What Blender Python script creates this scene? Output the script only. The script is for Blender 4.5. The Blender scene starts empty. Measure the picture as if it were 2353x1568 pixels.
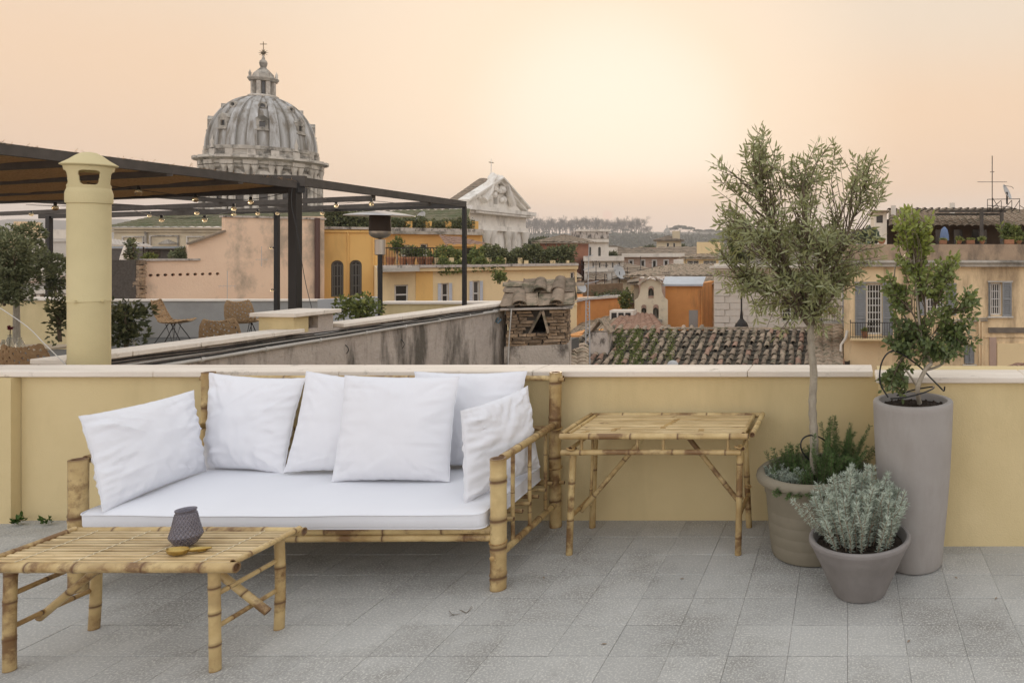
import bpy, math, random
from mathutils import Vector, Matrix, noise
from mathutils.geometry import tessellate_polygon
scene = bpy.context.scene
col = scene.collection
rad = math.radians
# ---------------------------------------------------------------- camera
# A level 25.6 mm lens with rise/shift, standing 1.70 m above the terrace, square to the parapet.
F, U0, V0, H = 1671.0, 1947.0, 569.0, 1.70
def at(u, v, Y):                      # survey helper: photo measurement + distance -> metres
    return Vector(((u-U0)*Y/F, Y, H-(v-V0)*Y/F))
cam_d = bpy.data.cameras.new("camera"); cam = bpy.data.objects.new("camera", cam_d); col.objects.link(cam)
cam.location = (0, 0, H); cam.rotation_euler = (rad(90), 0, 0)
cam_d.sensor_width = 36.0; cam_d.lens = 36.0*F/2352.0
cam_d.shift_x = (1176-U0)/2352.0; cam_d.shift_y = -(784-V0)/2352.0
cam_d.clip_start = 0.05; cam_d.clip_end = 20000
scene.camera = cam
# ---------------------------------------------------------------- sky and sun
SUN_AZ = math.atan((1420-U0)/F)       # left of the view axis
SUN_EL = rad(4.0)
world = bpy.data.worlds.new("World"); scene.world = world; world.use_nodes = True
nt = world.node_tree; nt.nodes.clear()
def N(t, **k):
    n = nt.nodes.new(t)
    for a, b in k.items(): setattr(n, a, b)
    return n
L = nt.links.new
out = N('ShaderNodeOutputWorld'); bg = N('ShaderNodeBackground'); L(bg.outputs[0], out.inputs[0])
tc = N('ShaderNodeTexCoord')
sep = N('ShaderNodeSeparateXYZ'); L(tc.outputs['Generated'], sep.inputs[0])
def ramp(src, stops, interp='EASE'):
    r = N('ShaderNodeValToRGB'); r.color_ramp.interpolation = interp
    e = r.color_ramp.elements
    while len(e) < len(stops): e.new(0.5)
    for i, (p, c) in enumerate(stops):
        e[i].position = p; e[i].color = (c[0], c[1], c[2], 1)
    L(src, r.inputs[0]); return r.outputs[0]
def dirv(az, el): return (math.sin(az)*math.cos(el), math.cos(az)*math.cos(el), math.sin(el))
def dot_with(v):
    n = N('ShaderNodeVectorMath', operation='DOT_PRODUCT'); n.inputs[1].default_value = v
    L(tc.outputs['Generated'], n.inputs[0]); return n.outputs['Value']
def mixc(f, a, b, mode='MIX'):
    n = N('ShaderNodeMix', data_type='RGBA', blend_type=mode)
    if isinstance(f, (int, float)): n.inputs[0].default_value = f
    else: L(f, n.inputs[0])
    for i, x in ((6, a), (7, b)):
        if isinstance(x, tuple): n.inputs[i].default_value = (*x, 1)
        else: L(x, n.inputs[i])
    return n.outputs[2]
def maprange(src, a, b, c=0., d=1., smooth=True):
    n = N('ShaderNodeMapRange'); n.interpolation_type = 'SMOOTHSTEP' if smooth else 'LINEAR'
    n.inputs[1].default_value = a; n.inputs[2].default_value = b; n.inputs[3].default_value = c; n.inputs[4].default_value = d
    L(src, n.inputs[0]); return n.outputs[0]
warm = ramp(sep.outputs['Z'], [(0.0, (.84,.72,.63)), (.035, (.82,.66,.54)), (.09, (.78,.545,.37)), (.17, (.78,.555,.375)), (.32, (.72,.595,.465)), (.6, (.70,.66,.60)), (1.0, (.80,.82,.86))])
cool = ramp(sep.outputs['Z'], [(0.0, (.98,.93,.90)), (.2, (1.02,.99,.99)), (.5, (.98,.98,1.02)), (1.0, (.80,.82,.86))])
side = maprange(dot_with(dirv(SUN_AZ, 0)), -.35, .55)
base = mixc(side, cool, warm)
glow1 = maprange(dot_with(dirv(SUN_AZ-.015, rad(8.8))), math.cos(rad(24)), 1.0)
base = mixc(glow1, base, (.86, .69, .52))
glow2 = maprange(dot_with(dirv(SUN_AZ+.0, rad(7.8))), math.cos(rad(11.5)), 1.0)
base = mixc(glow2, base, (.90, .785, .655))
lowband = maprange(sep.outputs['Z'], .115, .03)          # haze bank along the horizon hides the glow's foot
base = mixc(lowband, base, mixc(maprange(sep.outputs['Z'], .02, .085), (.86,.67,.54), (.84,.58,.38)))
disc = maprange(dot_with(dirv(math.atan((1395-U0)/F), rad(2.45))), math.cos(rad(.42)), math.cos(rad(.25)))
base = mixc(disc, base, (.85, .57, .46))
sky = N('ShaderNodeTexSky'); sky.sky_type = 'NISHITA'; sky.sun_disc = False
sky.sun_elevation = SUN_EL; sky.sun_rotation = SUN_AZ
sky.dust_density = 4.0; sky.air_density = 1.0
skys = N('ShaderNodeVectorMath', operation='SCALE'); skys.inputs[3].default_value = 0.004; L(sky.outputs[0], skys.inputs[0])
L(mixc(1.0, base, skys.outputs[0], 'ADD'), bg.inputs[0]); bg.inputs[1].default_value = 0.80
sun_d = bpy.data.lights.new("sun", 'SUN'); sun_d.energy = 1.0; sun_d.angle = rad(12); sun_d.color = (1.0, .78, .55)
sun = bpy.data.objects.new("sun", sun_d); col.objects.link(sun)
sun.rotation_euler = Vector(dirv(SUN_AZ, rad(6))).to_track_quat('Z', 'Y').to_euler()
scene.view_settings.view_transform = 'Standard'; scene.view_settings.look = 'None'
scene.view_settings.exposure = 0.64; scene.view_settings.gamma = 1.0; scene.view_settings.use_curve_mapping = False
scene.render.engine = 'CYCLES'
# ---------------------------------------------------------------- materials
MATS = {}
def M(name, c1, c2=None, scale=6, rough=.85, bump=0., bscale=60, spec=.3, dirt=None, dscale=1.2, dthr=(.5,.72), dstretch=(1,1,1),
      rnd=0., tint=None, metal=0., trans=0., stretch=(1,1,1), speck=None, sscale=200, sthr=(.62,.68), transl=0., bdist=.01, dmax=1., coat=0., emit=None):
    m = bpy.data.materials.new(name); m.use_nodes = True; MATS[name] = m
    t = m.node_tree; t.nodes.clear(); lk = t.links.new
    o = t.nodes.new('ShaderNodeOutputMaterial'); p = t.nodes.new('ShaderNodeBsdfPrincipled')
    p.inputs['Roughness'].default_value = rough; p.inputs['Specular IOR Level'].default_value = spec
    p.inputs['Metallic'].default_value = metal; p.inputs['Transmission Weight'].default_value = trans
    p.inputs['Coat Weight'].default_value = coat
    g = t.nodes.new('ShaderNodeNewGeometry')
    def nz(sc, st=(1,1,1), det=6, rg=.6):
        mp = t.nodes.new('ShaderNodeMapping'); mp.inputs['Scale'].default_value = st
        lk(g.outputs['Position'], mp.inputs[0])
        n = t.nodes.new('ShaderNodeTexNoise'); n.inputs['Scale'].default_value = sc
        n.inputs['Detail'].default_value = det; n.inputs['Roughness'].default_value = rg
        lk(mp.outputs[0], n.inputs[0]); return n.outputs[0]
    def mr(s, a, b, c=0., d=1.):
        n = t.nodes.new('ShaderNodeMapRange'); n.inputs[1].default_value = a; n.inputs[2].default_value = b
        n.inputs[3].default_value = c; n.inputs[4].default_value = d; lk(s, n.inputs[0]); return n.outputs[0]
    def mx(f, a, b):
        n = t.nodes.new('ShaderNodeMix'); n.data_type = 'RGBA'
        lk(f, n.inputs[0]) if not isinstance(f, float) else setattr(n.inputs[0], 'default_value', f)
        for i, x in ((6, a), (7, b)):
            if isinstance(x, tuple): n.inputs[i].default_value = (*x[:3], 1)
            else: lk(x, n.inputs[i])
        return n.outputs[2]
    c = c1
    if c2: c = mx(mr(nz(scale, stretch), .32, .68), c1, c2)
    if tint:
        a = t.nodes.new('ShaderNodeAttribute'); a.attribute_name = 'tint'
        c = mx(a.outputs['Fac'], c, tint)
    if dirt: c = mx(mr(nz(dscale, dstretch, 9, .68), dthr[0], dthr[1], 0., dmax), c, dirt)
    if speck: c = mx(mr(nz(sscale, det=2), sthr[0], sthr[1]), c, speck)
    if rnd:
        oi = t.nodes.new('ShaderNodeObjectInfo'); hs = t.nodes.new('ShaderNodeHueSaturation')
        lk(mr(oi.outputs['Random'], 0, 1, 1-rnd, 1+rnd), hs.inputs['Value'])
        if isinstance(c, tuple): hs.inputs['Color'].default_value = (*c, 1)
        else: lk(c, hs.inputs['Color'])
        c = hs.outputs[0]
    if isinstance(c, tuple): p.inputs['Base Color'].default_value = (*c, 1)
    else: lk(c, p.inputs['Base Color'])
    if bump:
        b = t.nodes.new('ShaderNodeBump'); b.inputs['Strength'].default_value = bump; b.inputs['Distance'].default_value = bdist
        lk(nz(bscale, det=5), b.inputs['Height']); lk(b.outputs[0], p.inputs['Normal'])
    if emit: p.inputs['Emission Color'].default_value = (*emit[0], 1); p.inputs['Emission Strength'].default_value = emit[1]
    s = p.outputs[0]
    if transl:
        tr = t.nodes.new('ShaderNodeBsdfTranslucent'); ms = t.nodes.new('ShaderNodeMixShader'); ms.inputs[0].default_value = transl
        if isinstance(c, tuple): tr.inputs[0].default_value = (*c, 1)
        else: lk(c, tr.inputs[0])
        lk(s, ms.inputs[1]); lk(tr.outputs[0], ms.inputs[2]); s = ms.outputs[0]
    lk(s, o.inputs[0]); return m
# ---------------------------------------------------------------- mesh helpers
W = {}
def wl(o): return W.get(o.name, Vector((0,0,0))) if o else Vector((0,0,0))
def tag(o, label=None, cat=None, group=None, kind=None):
    if label: o['label'] = label
    if cat: o['category'] = cat
    if group: o['group'] = group
    if kind: o['kind'] = kind
    return o
def thing(name, label, cat, loc=(0,0,0), group=None):
    o = bpy.data.objects.new(name, None); col.objects.link(o); o.location = loc
    o.empty_display_size = .1; W[o.name] = Vector(loc)
    return tag(o, label, cat, group)
def inst(name, mesh, parent, loc=(0,0,0), rot=None, scale=None, label=None):
    """place a mesh (shared data) at a world position under parent"""
    o = bpy.data.objects.new(name, mesh); col.objects.link(o)
    o.parent = parent; W[o.name] = Vector(loc)
    o.location = Vector(loc)-wl(parent)
    if rot: o.rotation_euler = rot
    if scale: o.scale = scale
    if label: o['label'] = label
    return o
class MB:
    def __init__(s, tf=None): s.v = []; s.f = []; s.t = []; s.tv = 0.; s.tf = tf
    def add(s, pts, faces, tint=None):
        b = len(s.v)
        for p in pts:
            p = Vector(p); s.v.append(s.tf(p) if s.tf else p)
        s.f += [tuple(b+i for i in f) for f in faces]
        s.t += ([s.tv if tint is None else tint]*len(pts)) if not isinstance(tint, list) else tint
        return b
    def box(s, x0, x1, y0, y1, z0, z1, tint=None):
        s.add([(x0,y0,z0),(x1,y0,z0),(x1,y1,z0),(x0,y1,z0),(x0,y0,z1),(x1,y0,z1),(x1,y1,z1),(x0,y1,z1)],
              [(0,3,2,1),(4,5,6,7),(0,1,5,4),(1,2,6,5),(2,3,7,6),(3,0,4,7)], tint)
        return s
    def obox(s, p0, p1, w, h, up=(0,0,1), tint=None):      # beam from p0 to p1
        p0, p1 = Vector(p0), Vector(p1); d = (p1-p0).normalized(); a = d.cross(Vector(up))
        if a.length < 1e-4: a = d.cross(Vector((0,1,0)))
        a = a.normalized()*w/2; b = a.cross(d).normalized()*h/2
        s.add([p0-a-b, p0+a-b, p1+a-b, p1-a-b, p0-a+b, p0+a+b, p1+a+b, p1-a+b],
              [(0,3,2,1),(4,5,6,7),(0,1,5,4),(1,2,6,5),(2,3,7,6),(3,0,4,7)], tint); return s
    def tube(s, pts, r, n=8, cap=True, tint=None):
        pts = [Vector(p) for p in pts]; k = len(pts)
        rs = r if isinstance(r, (list, tuple)) else [r]*k
        P = []; a = None
        for i, p in enumerate(pts):
            d = (pts[min(i+1, k-1)]-pts[max(i-1, 0)])
            d = d.normalized() if d.length > 1e-9 else Vector((0,0,1))
            if a is None:
                a = d.cross(Vector((0,0,1)))
                if a.length < .1: a = d.cross(Vector((0,1,0)))
            a = (a-d*a.dot(d)).normalized(); b = d.cross(a)
            for j in range(n):
                t = 2*math.pi*j/n; P.append(p+(a*math.cos(t)+b*math.sin(t))*rs[i])
        fs = [(i*n+j, i*n+(j+1) % n, (i+1)*n+(j+1) % n, (i+1)*n+j) for i in range(k-1) for j in range(n)]
        if cap: fs += [tuple(range(n-1, -1, -1)), tuple((k-1)*n+j for j in range(n))]
        s.add(P, fs, tint); return s
    def lathe(s, prof, c=(0,0,0), n=32, tint=None, fn=None):
        c = Vector(c); P = []
        for i, (r, z) in enumerate(prof):
            for j in range(n):
                t = 2*math.pi*j/n; rr = r if fn is None else fn(r, z, t)
                P.append(c+Vector((rr*math.cos(t), rr*math.sin(t), z)))
        k = len(prof)
        fs = [(i*n+j, i*n+(j+1) % n, (i+1)*n+(j+1) % n, (i+1)*n+j) for i in range(k-1) for j in range(n)]
        fs += [tuple(range(n-1, -1, -1)), tuple((k-1)*n+j for j in range(n))]
        s.add(P, fs, tint); return s
    def bamboo(s, p0, p1, r, seg=.22, rnd=None, n=14, off=None, hollow=True, dark=.0):
        """a cane: swollen dark nodes, hollow sawn ends"""
        rnd = rnd or random; p0, p1 = Vector(p0), Vector(p1); L_ = (p1-p0).length; d = (p1-p0)/L_
        a = d.cross(Vector((0,0,1)));  a = d.cross(Vector((0,1,0))) if a.length < .1 else a
        a.normalize(); b = d.cross(a)
        rings = []
        def ring(t, rr, ti): rings.append((t, rr, ti))
        if hollow: ring(.012, r*.2, 1.); ring(.008, r*.62, 1.); ring(0, r*.72, .9)
        ring(0, r*1.0, .75); ring(r*.25, r, .25+dark)
        x = rnd.uniform(.3, 1)*seg if off is None else off
        while x < L_-r*.8:
            w = r*.28
            ring(x-w*2.2, r*.99, dark*.6+rnd.uniform(0,.1)); ring(x-w, r*1.06, .35); ring(x-w*.3, r*1.0, .95); ring(x+w*.3, r*1.0, .95); ring(x+w, r*1.08, .5); ring(x+w*2.6, r*.985, dark*.6+rnd.uniform(0,.15)); ring(x+min(seg*.35, L_-x-.001), r*.985, rnd.choice((0,.04,.1,.3)))
            x += seg*rnd.uniform(.8, 1.2)
        ring(L_-r*.25, r, .25+dark); ring(L_, r, .75)
        if hollow: ring(L_, r*.72, .9); ring(L_-.008, r*.62, 1.); ring(L_-.012, r*.2, 1.)
        P = []; T = []; bow = rnd.uniform(-1, 1)*r*.25; ba = rnd.uniform(0, 6.28)
        for (t, rr, ti) in rings:
            c = p0+d*t+(a*math.cos(ba)+b*math.sin(ba))*bow*math.sin(math.pi*min(max(t/L_,0),1))
            for j in range(n):
                q = 2*math.pi*j/n; P.append(c+(a*math.cos(q)+b*math.sin(q))*rr); T.append(ti)
        k = len(rings)
        fs = [(i*n+j, i*n+(j+1) % n, (i+1)*n+(j+1) % n, (i+1)*n+j) for i in range(k-1) for j in range(n)]
        fs += [tuple(range(n-1, -1, -1)), tuple((k-1)*n+j for j in range(n))]
        s.add(P, fs, T); return s
    def leaf(s, p, d, ln, w, up, tint):
        sd = d.cross(up)
        if sd.length < 1e-3: sd = d.cross(Vector((1,0,0)))
        sd = sd.normalized(); nn = sd.cross(d).normalized()
        s.add([p, p+d*ln*.35+sd*w*.5, p+d*ln*.35-sd*w*.5, p+d*ln*.72+sd*w*.4-nn*ln*.03, p+d*ln*.72-sd*w*.4-nn*ln*.03, p+d*ln-nn*ln*.12],
              [(0,1,2),(2,1,3,4),(4,3,5)], tint)
    def quadleaf(s, p, d, ln, w, up, tint):
        sd = d.cross(up)
        if sd.length < 1e-3: sd = d.cross(Vector((1,0,0)))
        sd = sd.normalized()
        s.add([p, p+d*ln*.5+sd*w*.5, p+d*ln, p+d*ln*.5-sd*w*.5], [(0,1,2,3)], tint)
    def slab(s, outer, holes, y0, th, tint=None):
        """vertical slab from a 2-D outline (x,z) with holes, front at y0, back at y0+th"""
        loops = [[Vector((x, z, 0)) for x, z in outer]]+[[Vector((x, z, 0)) for x, z in h] for h in holes]
        tris = tessellate_polygon(loops); flat = [p for l in loops for p in l]; n = len(flat)
        pts = [(p.x, y0, p.y) for p in flat]+[(p.x, y0+th, p.y) for p in flat]
        fs = []
        for t in tris:
            a_, b_, c_ = (flat[i] for i in t)
            ccw = (b_.x-a_.x)*(c_.y-a_.y)-(b_.y-a_.y)*(c_.x-a_.x) > 0
            t = tuple(t) if ccw else tuple(reversed(t))
            fs.append(t); fs.append(tuple(i+n for i in reversed(t)))
        k = 0
        for l in loops:
            m = len(l)
            for i in range(m):
                j = (i+1) % m; fs.append((k+i, k+i+n, k+j+n, k+j))
            k += m
        s.add(pts, fs, tint); return s
    def build(s, name, mat, parent=None, smooth=0, bevel=0, kind=None, label=None, bseg=2):
        org = wl(parent)
        me = bpy.data.meshes.new(name); me.from_pydata([p-org for p in s.v], [], s.f)
        if any(s.t):
            at_ = me.attributes.new('tint', 'FLOAT', 'POINT'); at_.data.foreach_set('value', [float(x) for x in s.t])
        me.materials.append(mat)
        if smooth:
            me.polygons.foreach_set('use_smooth', [True]*len(me.polygons)); me.set_sharp_from_angle(angle=rad(smooth))
        o = bpy.data.objects.new(name, me); col.objects.link(o)
        if parent: o.parent = parent; W[o.name] = org.copy()
        if bevel:
            b = o.modifiers.new('bevel', 'BEVEL'); b.width = bevel; b.segments = bseg; b.limit_method = 'ANGLE'; b.angle_limit = rad(40)
        if kind: o['kind'] = kind
        if label: o['label'] = label
        return o
    def mesh(s, name, mat, smooth=0):
        me = bpy.data.meshes.new(name); me.from_pydata(s.v, [], s.f)
        if any(s.t):
            at_ = me.attributes.new('tint', 'FLOAT', 'POINT'); at_.data.foreach_set('value', [float(x) for x in s.t])
        me.materials.append(mat)
        if smooth:
            me.polygons.foreach_set('use_smooth', [True]*len(me.polygons)); me.set_sharp_from_angle(angle=rad(smooth))
        return me
def arch(x0, x1, z0, z1, n=10):
    r = (x1-x0)/2; c = (x0+x1)/2
    return [(x0, z0), (x1, z0)]+[(c+r*math.cos(math.pi*i/n), z1-r+r*math.sin(math.pi*i/n)) for i in range(n+1)]
def rect(x0, x1, z0, z1): return [(x0,z0),(x1,z0),(x1,z1),(x0,z1)]
def rvec(r): 
    while True:
        v = Vector((r.uniform(-1,1), r.uniform(-1,1), r.uniform(-1,1)))
        if .05 < v.length < 1: return v.normalized()
# ---- material library
bamboo = M('bamboo', (.66,.505,.245), (.40,.265,.105), 7, stretch=(1,1,1), rough=.42, spec=.45, tint=(.13,.065,.028), dirt=(.15,.07,.025), dscale=4.2, dthr=(.50,.59), dmax=.85, bump=.12, bscale=90)
bamboo_dk = M('bamboo_weathered', (.47,.31,.12), (.32,.19,.07), 12, rough=.45, spec=.4, tint=(.08,.04,.02), dirt=(.07,.035,.015), dscale=6, dthr=(.54,.66), dmax=.9, bump=.12, bscale=90)
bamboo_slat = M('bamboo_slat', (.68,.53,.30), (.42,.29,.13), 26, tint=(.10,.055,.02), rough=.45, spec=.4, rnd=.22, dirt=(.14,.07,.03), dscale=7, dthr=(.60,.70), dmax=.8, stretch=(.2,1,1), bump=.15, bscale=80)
thread = M('cane_thread', (.75,.68,.5), rough=.9)
linen = M('white_linen', (.765,.775,.81), (.74,.75,.785), 3, rough=.95, spec=.1, bump=.12, bscale=420, bdist=.002)
plaster_y = M('yellow_plaster', (.68,.555,.315), (.63,.51,.28), 2.5, rough=.92, spec=.15, bump=.5, bscale=120, bdist=.004, dirt=(.47,.38,.205), dscale=1.0, dstretch=(1.6,1.6,.45), dthr=(.46,.70), dmax=.6)
flue_p = M('flue_paint', (.60,.52,.30), (.55,.475,.27), 5, rough=.8, spec=.25, bump=.35, bscale=110, bdist=.004)
travertine = M('travertine', (.80,.73,.64), (.68,.61,.52), 5, rough=.75, spec=.3, stretch=(.35,2.5,2.5), dirt=(.30,.27,.22), dscale=9, dthr=(.60,.72), dmax=.7, bump=.35, bscale=50, bdist=.006)
tile_m = M('terrace_tile', (.44,.435,.41), (.34,.335,.315), 1.8, rough=.82, spec=.25, rnd=.06, speck=(.56,.55,.50), sscale=110, sthr=(.50,.66), dirt=(.19,.175,.15), dscale=1.7, dthr=(.48,.70), dmax=.72, bump=.45, bscale=190, bdist=.003)
grout = M('tile_joint', (.33,.32,.295), rough=.95)
pot_grey = M('pot_grey', (.35,.328,.305), (.315,.292,.27), 6, rough=.8, spec=.25, bump=.25, bscale=160, bdist=.003, dirt=(.23,.20,.175), dscale=2.2, dstretch=(1.6,1.6,.5), dthr=(.46,.70), dmax=.55)
pot_small = M('pot_dark_grey', (.25,.23,.215), (.22,.20,.19), 6, rough=.75, spec=.3, bump=.25, bscale=160, bdist=.003, dirt=(.17,.155,.14), dscale=3, dstretch=(1.5,1.5,.6), dthr=(.46,.70), dmax=.6)
pot_taupe = M('pot_taupe', (.235,.205,.150), (.20,.175,.125), 6, rough=.7, spec=.3, bump=.2, bscale=140, bdist=.003, dirt=(.25,.20,.15), dscale=2, dthr=(.5,.8), dmax=.6)
soil = M('soil', (.035,.025,.018), (.07,.05,.035), 60, rough=1, bump=1, bscale=90, bdist=.02)
bark = M('olive_bark', (.42,.37,.29), (.28,.245,.19), 30, rough=.95, bump=.8, bscale=80, bdist=.01, stretch=(1,1,.4))
twig_m = M('twig_bark', (.17,.13,.09), (.10,.08,.055), 30, rough=.95)
olive_l = M('olive_leaf', (.20,.215,.075), (.30,.305,.13), 6, rough=.5, spec=.45, tint=(.46,.49,.30), transl=.4)
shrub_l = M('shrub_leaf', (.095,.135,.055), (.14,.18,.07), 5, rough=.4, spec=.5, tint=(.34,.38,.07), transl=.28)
rosem_l = M('rosemary_leaf', (.04,.075,.022), (.065,.11,.03), 20, rough=.6, tint=(.14,.22,.07), transl=.15)
grey_l = M('grey_leaf', (.25,.29,.23), (.36,.41,.33), 25, rough=.8, spec=.15, tint=(.60,.66,.56), transl=.15)
grey_dry = M('dry_stem', (.24,.17,.12), (.32,.25,.18), 30, rough=.9)
black_pl = M('black_plastic', (.012,.012,.012), rough=.4, spec=.5)
brass = M('brass', (.52,.38,.13), (.40,.28,.09), 30, rough=.32, metal=.85)
def glass_mat(name, colr, rough=.12, alpha=.5):
    m = bpy.data.materials.new(name); m.use_nodes = True; p = m.node_tree.nodes['Principled BSDF']
    p.inputs['Base Color'].default_value = (*colr, 1); p.inputs['Roughness'].default_value = rough
    p.inputs['Transmission Weight'].default_value = alpha; p.inputs['IOR'].default_value = 1.3
    return m
smoke_glass = M('smoked_glass', (.17,.155,.175), (.14,.13,.15), 30, rough=.25, spec=.6, tint=(.42,.39,.42))
_t = smoke_glass.node_tree; _o = [n for n in _t.nodes if n.type == 'OUTPUT_MATERIAL'][0]; _s = _o.inputs[0].links[0].from_socket
_tr = _t.nodes.new('ShaderNodeBsdfTransparent'); _tr.inputs[0].default_value = (.80,.78,.82,1); _m = _t.nodes.new('ShaderNodeMixShader'); _m.inputs[0].default_value = .60
_t.links.new(_tr.outputs[0], _m.inputs[1]); _t.links.new(_s, _m.inputs[2]); _t.links.new(_m.outputs[0], _o.inputs[0])
# ================================================================ TERRACE
R = random.Random(11)
fl = MB(); fl.box(-7.5, 3.5, -1.5, 4.56, -.12, -.006)
floor = fl.build('terrace_floor', grout); tag(floor, kind='structure')
tm = []
for k in range(4):
    b = MB(); w = .1245; ch = .0013; dz = [R.uniform(-.0008,.0008) for _ in range(4)]
    h = .1232; b.add([(-w,-h,-.02),(w,-h,-.02),(w,h,-.02),(-w,h,-.02),(-w,-h,-ch),(w,-h,-ch),(w,h,-ch),(-w,h,-ch),
           (-w+ch,-h+ch*1.6,dz[0]),(w-ch,-h+ch*1.6,dz[1]),(w-ch,h-ch*1.6,dz[2]),(-w+ch,h-ch*1.6,dz[3])],
          [(0,1,5,4),(1,2,6,5),(2,3,7,6),(3,0,4,7),(4,5,9,8),(5,6,10,9),(6,7,11,10),(7,4,8,11),(8,9,10,11)])
    tm.append(b.mesh('tile', tile_m))
for j in range(8):                       # rows from just outside the picture to the wall
    y = 2.66+.25*j
    for i in range(-23, 5):
        x = .125+.25*i
        if y > 4.42 and x < .12: continue
        vis = abs(x) < 1e9
        inst('tile', tm[R.randrange(4)], floor, (x, y, R.uniform(-.001,.0012)), rot=(0,0,R.uniform(-.003,.003)))
b = MB()
for j in range(8):                       # cut tiles of the narrow last row, and the rows behind the camera
    pass
for i in range(-30, 1):
    x = .25*i
    b.box(x+.0015, x+.2485, 4.287, 4.56, -.02, 0)
b.build('cut_tile_row', tile_m, floor, bevel=.002)
b = MB()
for j in range(1, 17):
    for i in range(-28, 14):
        x, y = .125+.25*i, 2.66-.25*j
        b.box(x-.1235, x+.1235, y-.1235, y+.1235, -.02, 0)
for j in range(8):
    for i in list(range(-28, -23))+list(range(5, 14)):
        x, y = .125+.25*i, 2.66+.25*j
        b.box(x-.1235, x+.1235, y-.1235, y+.1235, -.02, 0)
tag(b.build('outer_tiles', tile_m, floor), kind='stuff')
# --- parapet walls
def wallbox(name, label, x0, x1, y0, y1, z1):
    t = thing(name, label, 'wall', ((x0+x1)/2, y0, 0))
    return t
XL = at(28, 0, 4.49).x
w1 = thing('parapet_wall', 'long low yellow plastered parapet behind the bamboo sofa and table', 'wall', (-2.5, 4.54, 0))
MB().box(XL+.0, .200, 4.54, 4.73, -.6, .897).build('wall_body', plaster_y, w1)
XS = at(2012, 0, 4.11).x   # step of the parapet
def coping(par, segs, y0, y1, z0, z1, rr):
    for x0, x1 in segs:
        MB().box(x0+.0015, x1-.0015, y0, y1, z0, z1).build('coping_slab', travertine, par, bevel=.006)
coping(w1, [(-5.28,-4.3),(-4.3,-3.15),(-3.15,-1.95),(-1.95,-.62),(-.62,XS-.002)], 4.50, 4.755, .90, .937, R)
w2 = thing('parapet_wall', 'yellow parapet section standing forward behind the tall grey planter', 'wall', (1.0, 4.147, 0))
MB().box(XS+.028, 3.4, 4.147, 4.735, -.6, .932).build('wall_body', plaster_y, w2)
coping(w2, [(XS,1.02),(1.02,2.2),(2.2,3.4)], 4.11, 4.375, .935, .968, R)
w3 = thing('wall_pier', 'yellow plastered pier at the far left end of the parapet', 'pillar', (-5.6, 4.49, 0))
MB().box(-6.6, XL-.003, 4.485, 4.73, -.6, .897).build('pier_body', plaster_y, w3)
MB().box(-6.6, -5.283, 4.45, 4.755, .90, .937).build('coping_slab', travertine, w3, bevel=.006)
# little weeds at the foot of the wall
weed_m = M('weed_leaf', (.05,.10,.02), (.08,.14,.03), 20, rough=.6, transl=.2)
for (u, n, lab) in ((46, 40, 'small green weed growing at the foot of the left pier'), (108, 26, 'smaller green weed between pier and sofa at the wall foot')):
    c = at(u, 1190, 4.47); c.z = .0; b = MB()
    for i in range(n):
        d = Vector((R.uniform(-1,1), R.uniform(-.8,.3), R.uniform(.25,1))).normalized(); p = c+Vector((R.gauss(0,.014), R.uniform(-.02,.02), R.uniform(0,.03)))
        b.leaf(p+d*R.uniform(0,.02), d, R.uniform(.02,.045), R.uniform(.012,.02), Vector((0,0,1)), 0)
    tag(b.build('weed', weed_m), lab, 'weed')

# ================================================================ BAMBOO SOFA
FLp, FRp = Vector((-3.817,3.61,0)), Vector((-1.744,3.63,0)); BLp, BRp = Vector((-3.90,4.44,0)), Vector((-1.782,4.44,0))
sofa = thing('bamboo_sofa', 'long bamboo daybed sofa with white mattress in front of the yellow wall', 'sofa', (-2.8, 4.0, 0))
def bpart(name, segs, par, mat=bamboo, n=14):
    b = MB()
    for (p0, p1, r, sg) in segs: b.bamboo(p0, p1, r, sg, R, n=n)
    return b.build(name, mat, par, smooth=50)
Z = lambda p, z: Vector((p.x, p.y, z))
bpart('post', [(Z(FRp,0), Z(FRp,.652), .0385, .17)], sofa, n=20); bpart('post', [(Z(FLp,0), Z(FLp,.652), .0385, .27)], sofa, n=20)
bpart('post', [(Z(BRp,0), Z(BRp,.942), .036, .26)], sofa, n=20); bpart('post', [(Z(BLp,0), Z(BLp,.942), .036, .3)], sofa, n=20)
ex = Vector((.045,0,0))
for (a, c, zf, zb, nm) in ((FLp, BLp, .64, .625, 1), (FRp, BRp, .64, .625, -1)):
    bpart('arm_rail', [(Z(a,zf)+Vector((0,.035,0)), Z(c,zb)-Vector((0,.03,0)), .0205, .23)], sofa)
    bpart('lower_rail', [(Z(a,.165)+Vector((0,.035,0)), Z(c,.14)-Vector((0,.03,0)), .019, .25)], sofa)
    for t in (.22, .5, .79):
        p = a.lerp(c, t)
        bpart('baluster', [(Z(p,.168), Z(p,.628), .0105, .14)], sofa, n=10)
bpart('back_rail', [(Z(BLp,.905)-ex, Z(BRp,.905)+ex*1.05, .0165, .36)], sofa)
bpart('back_rail', [(Z(BLp,.60), Z(BRp,.60), .015, .36)], sofa)
bpart('back_rail', [(Z(BLp,.27), Z(BRp,.27), .018, .36)], sofa)
bpart('front_rail', [(Z(FLp,.292)+Vector((.03,-.002,0)), Z(FRp,.296)+Vector((-.03,-.002,0)), .0205, .33)], sofa)
bpart('front_rail', [(Z(FLp,.253)+Vector((.03,.006,0)), Z(FRp,.255)+Vector((-.02,.006,0)), .0195, .38)], sofa)
for t in (.06,.2,.34,.48,.62,.76,.9):
    a, c = FLp.lerp(BLp, t), FRp.lerp(BRp, t)
    bpart('seat_slat', [(Z(a,.288)+Vector((-.01,0,0)), Z(c,.288)+Vector((.012,0,0)), .012, .4)], sofa, n=8)
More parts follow.
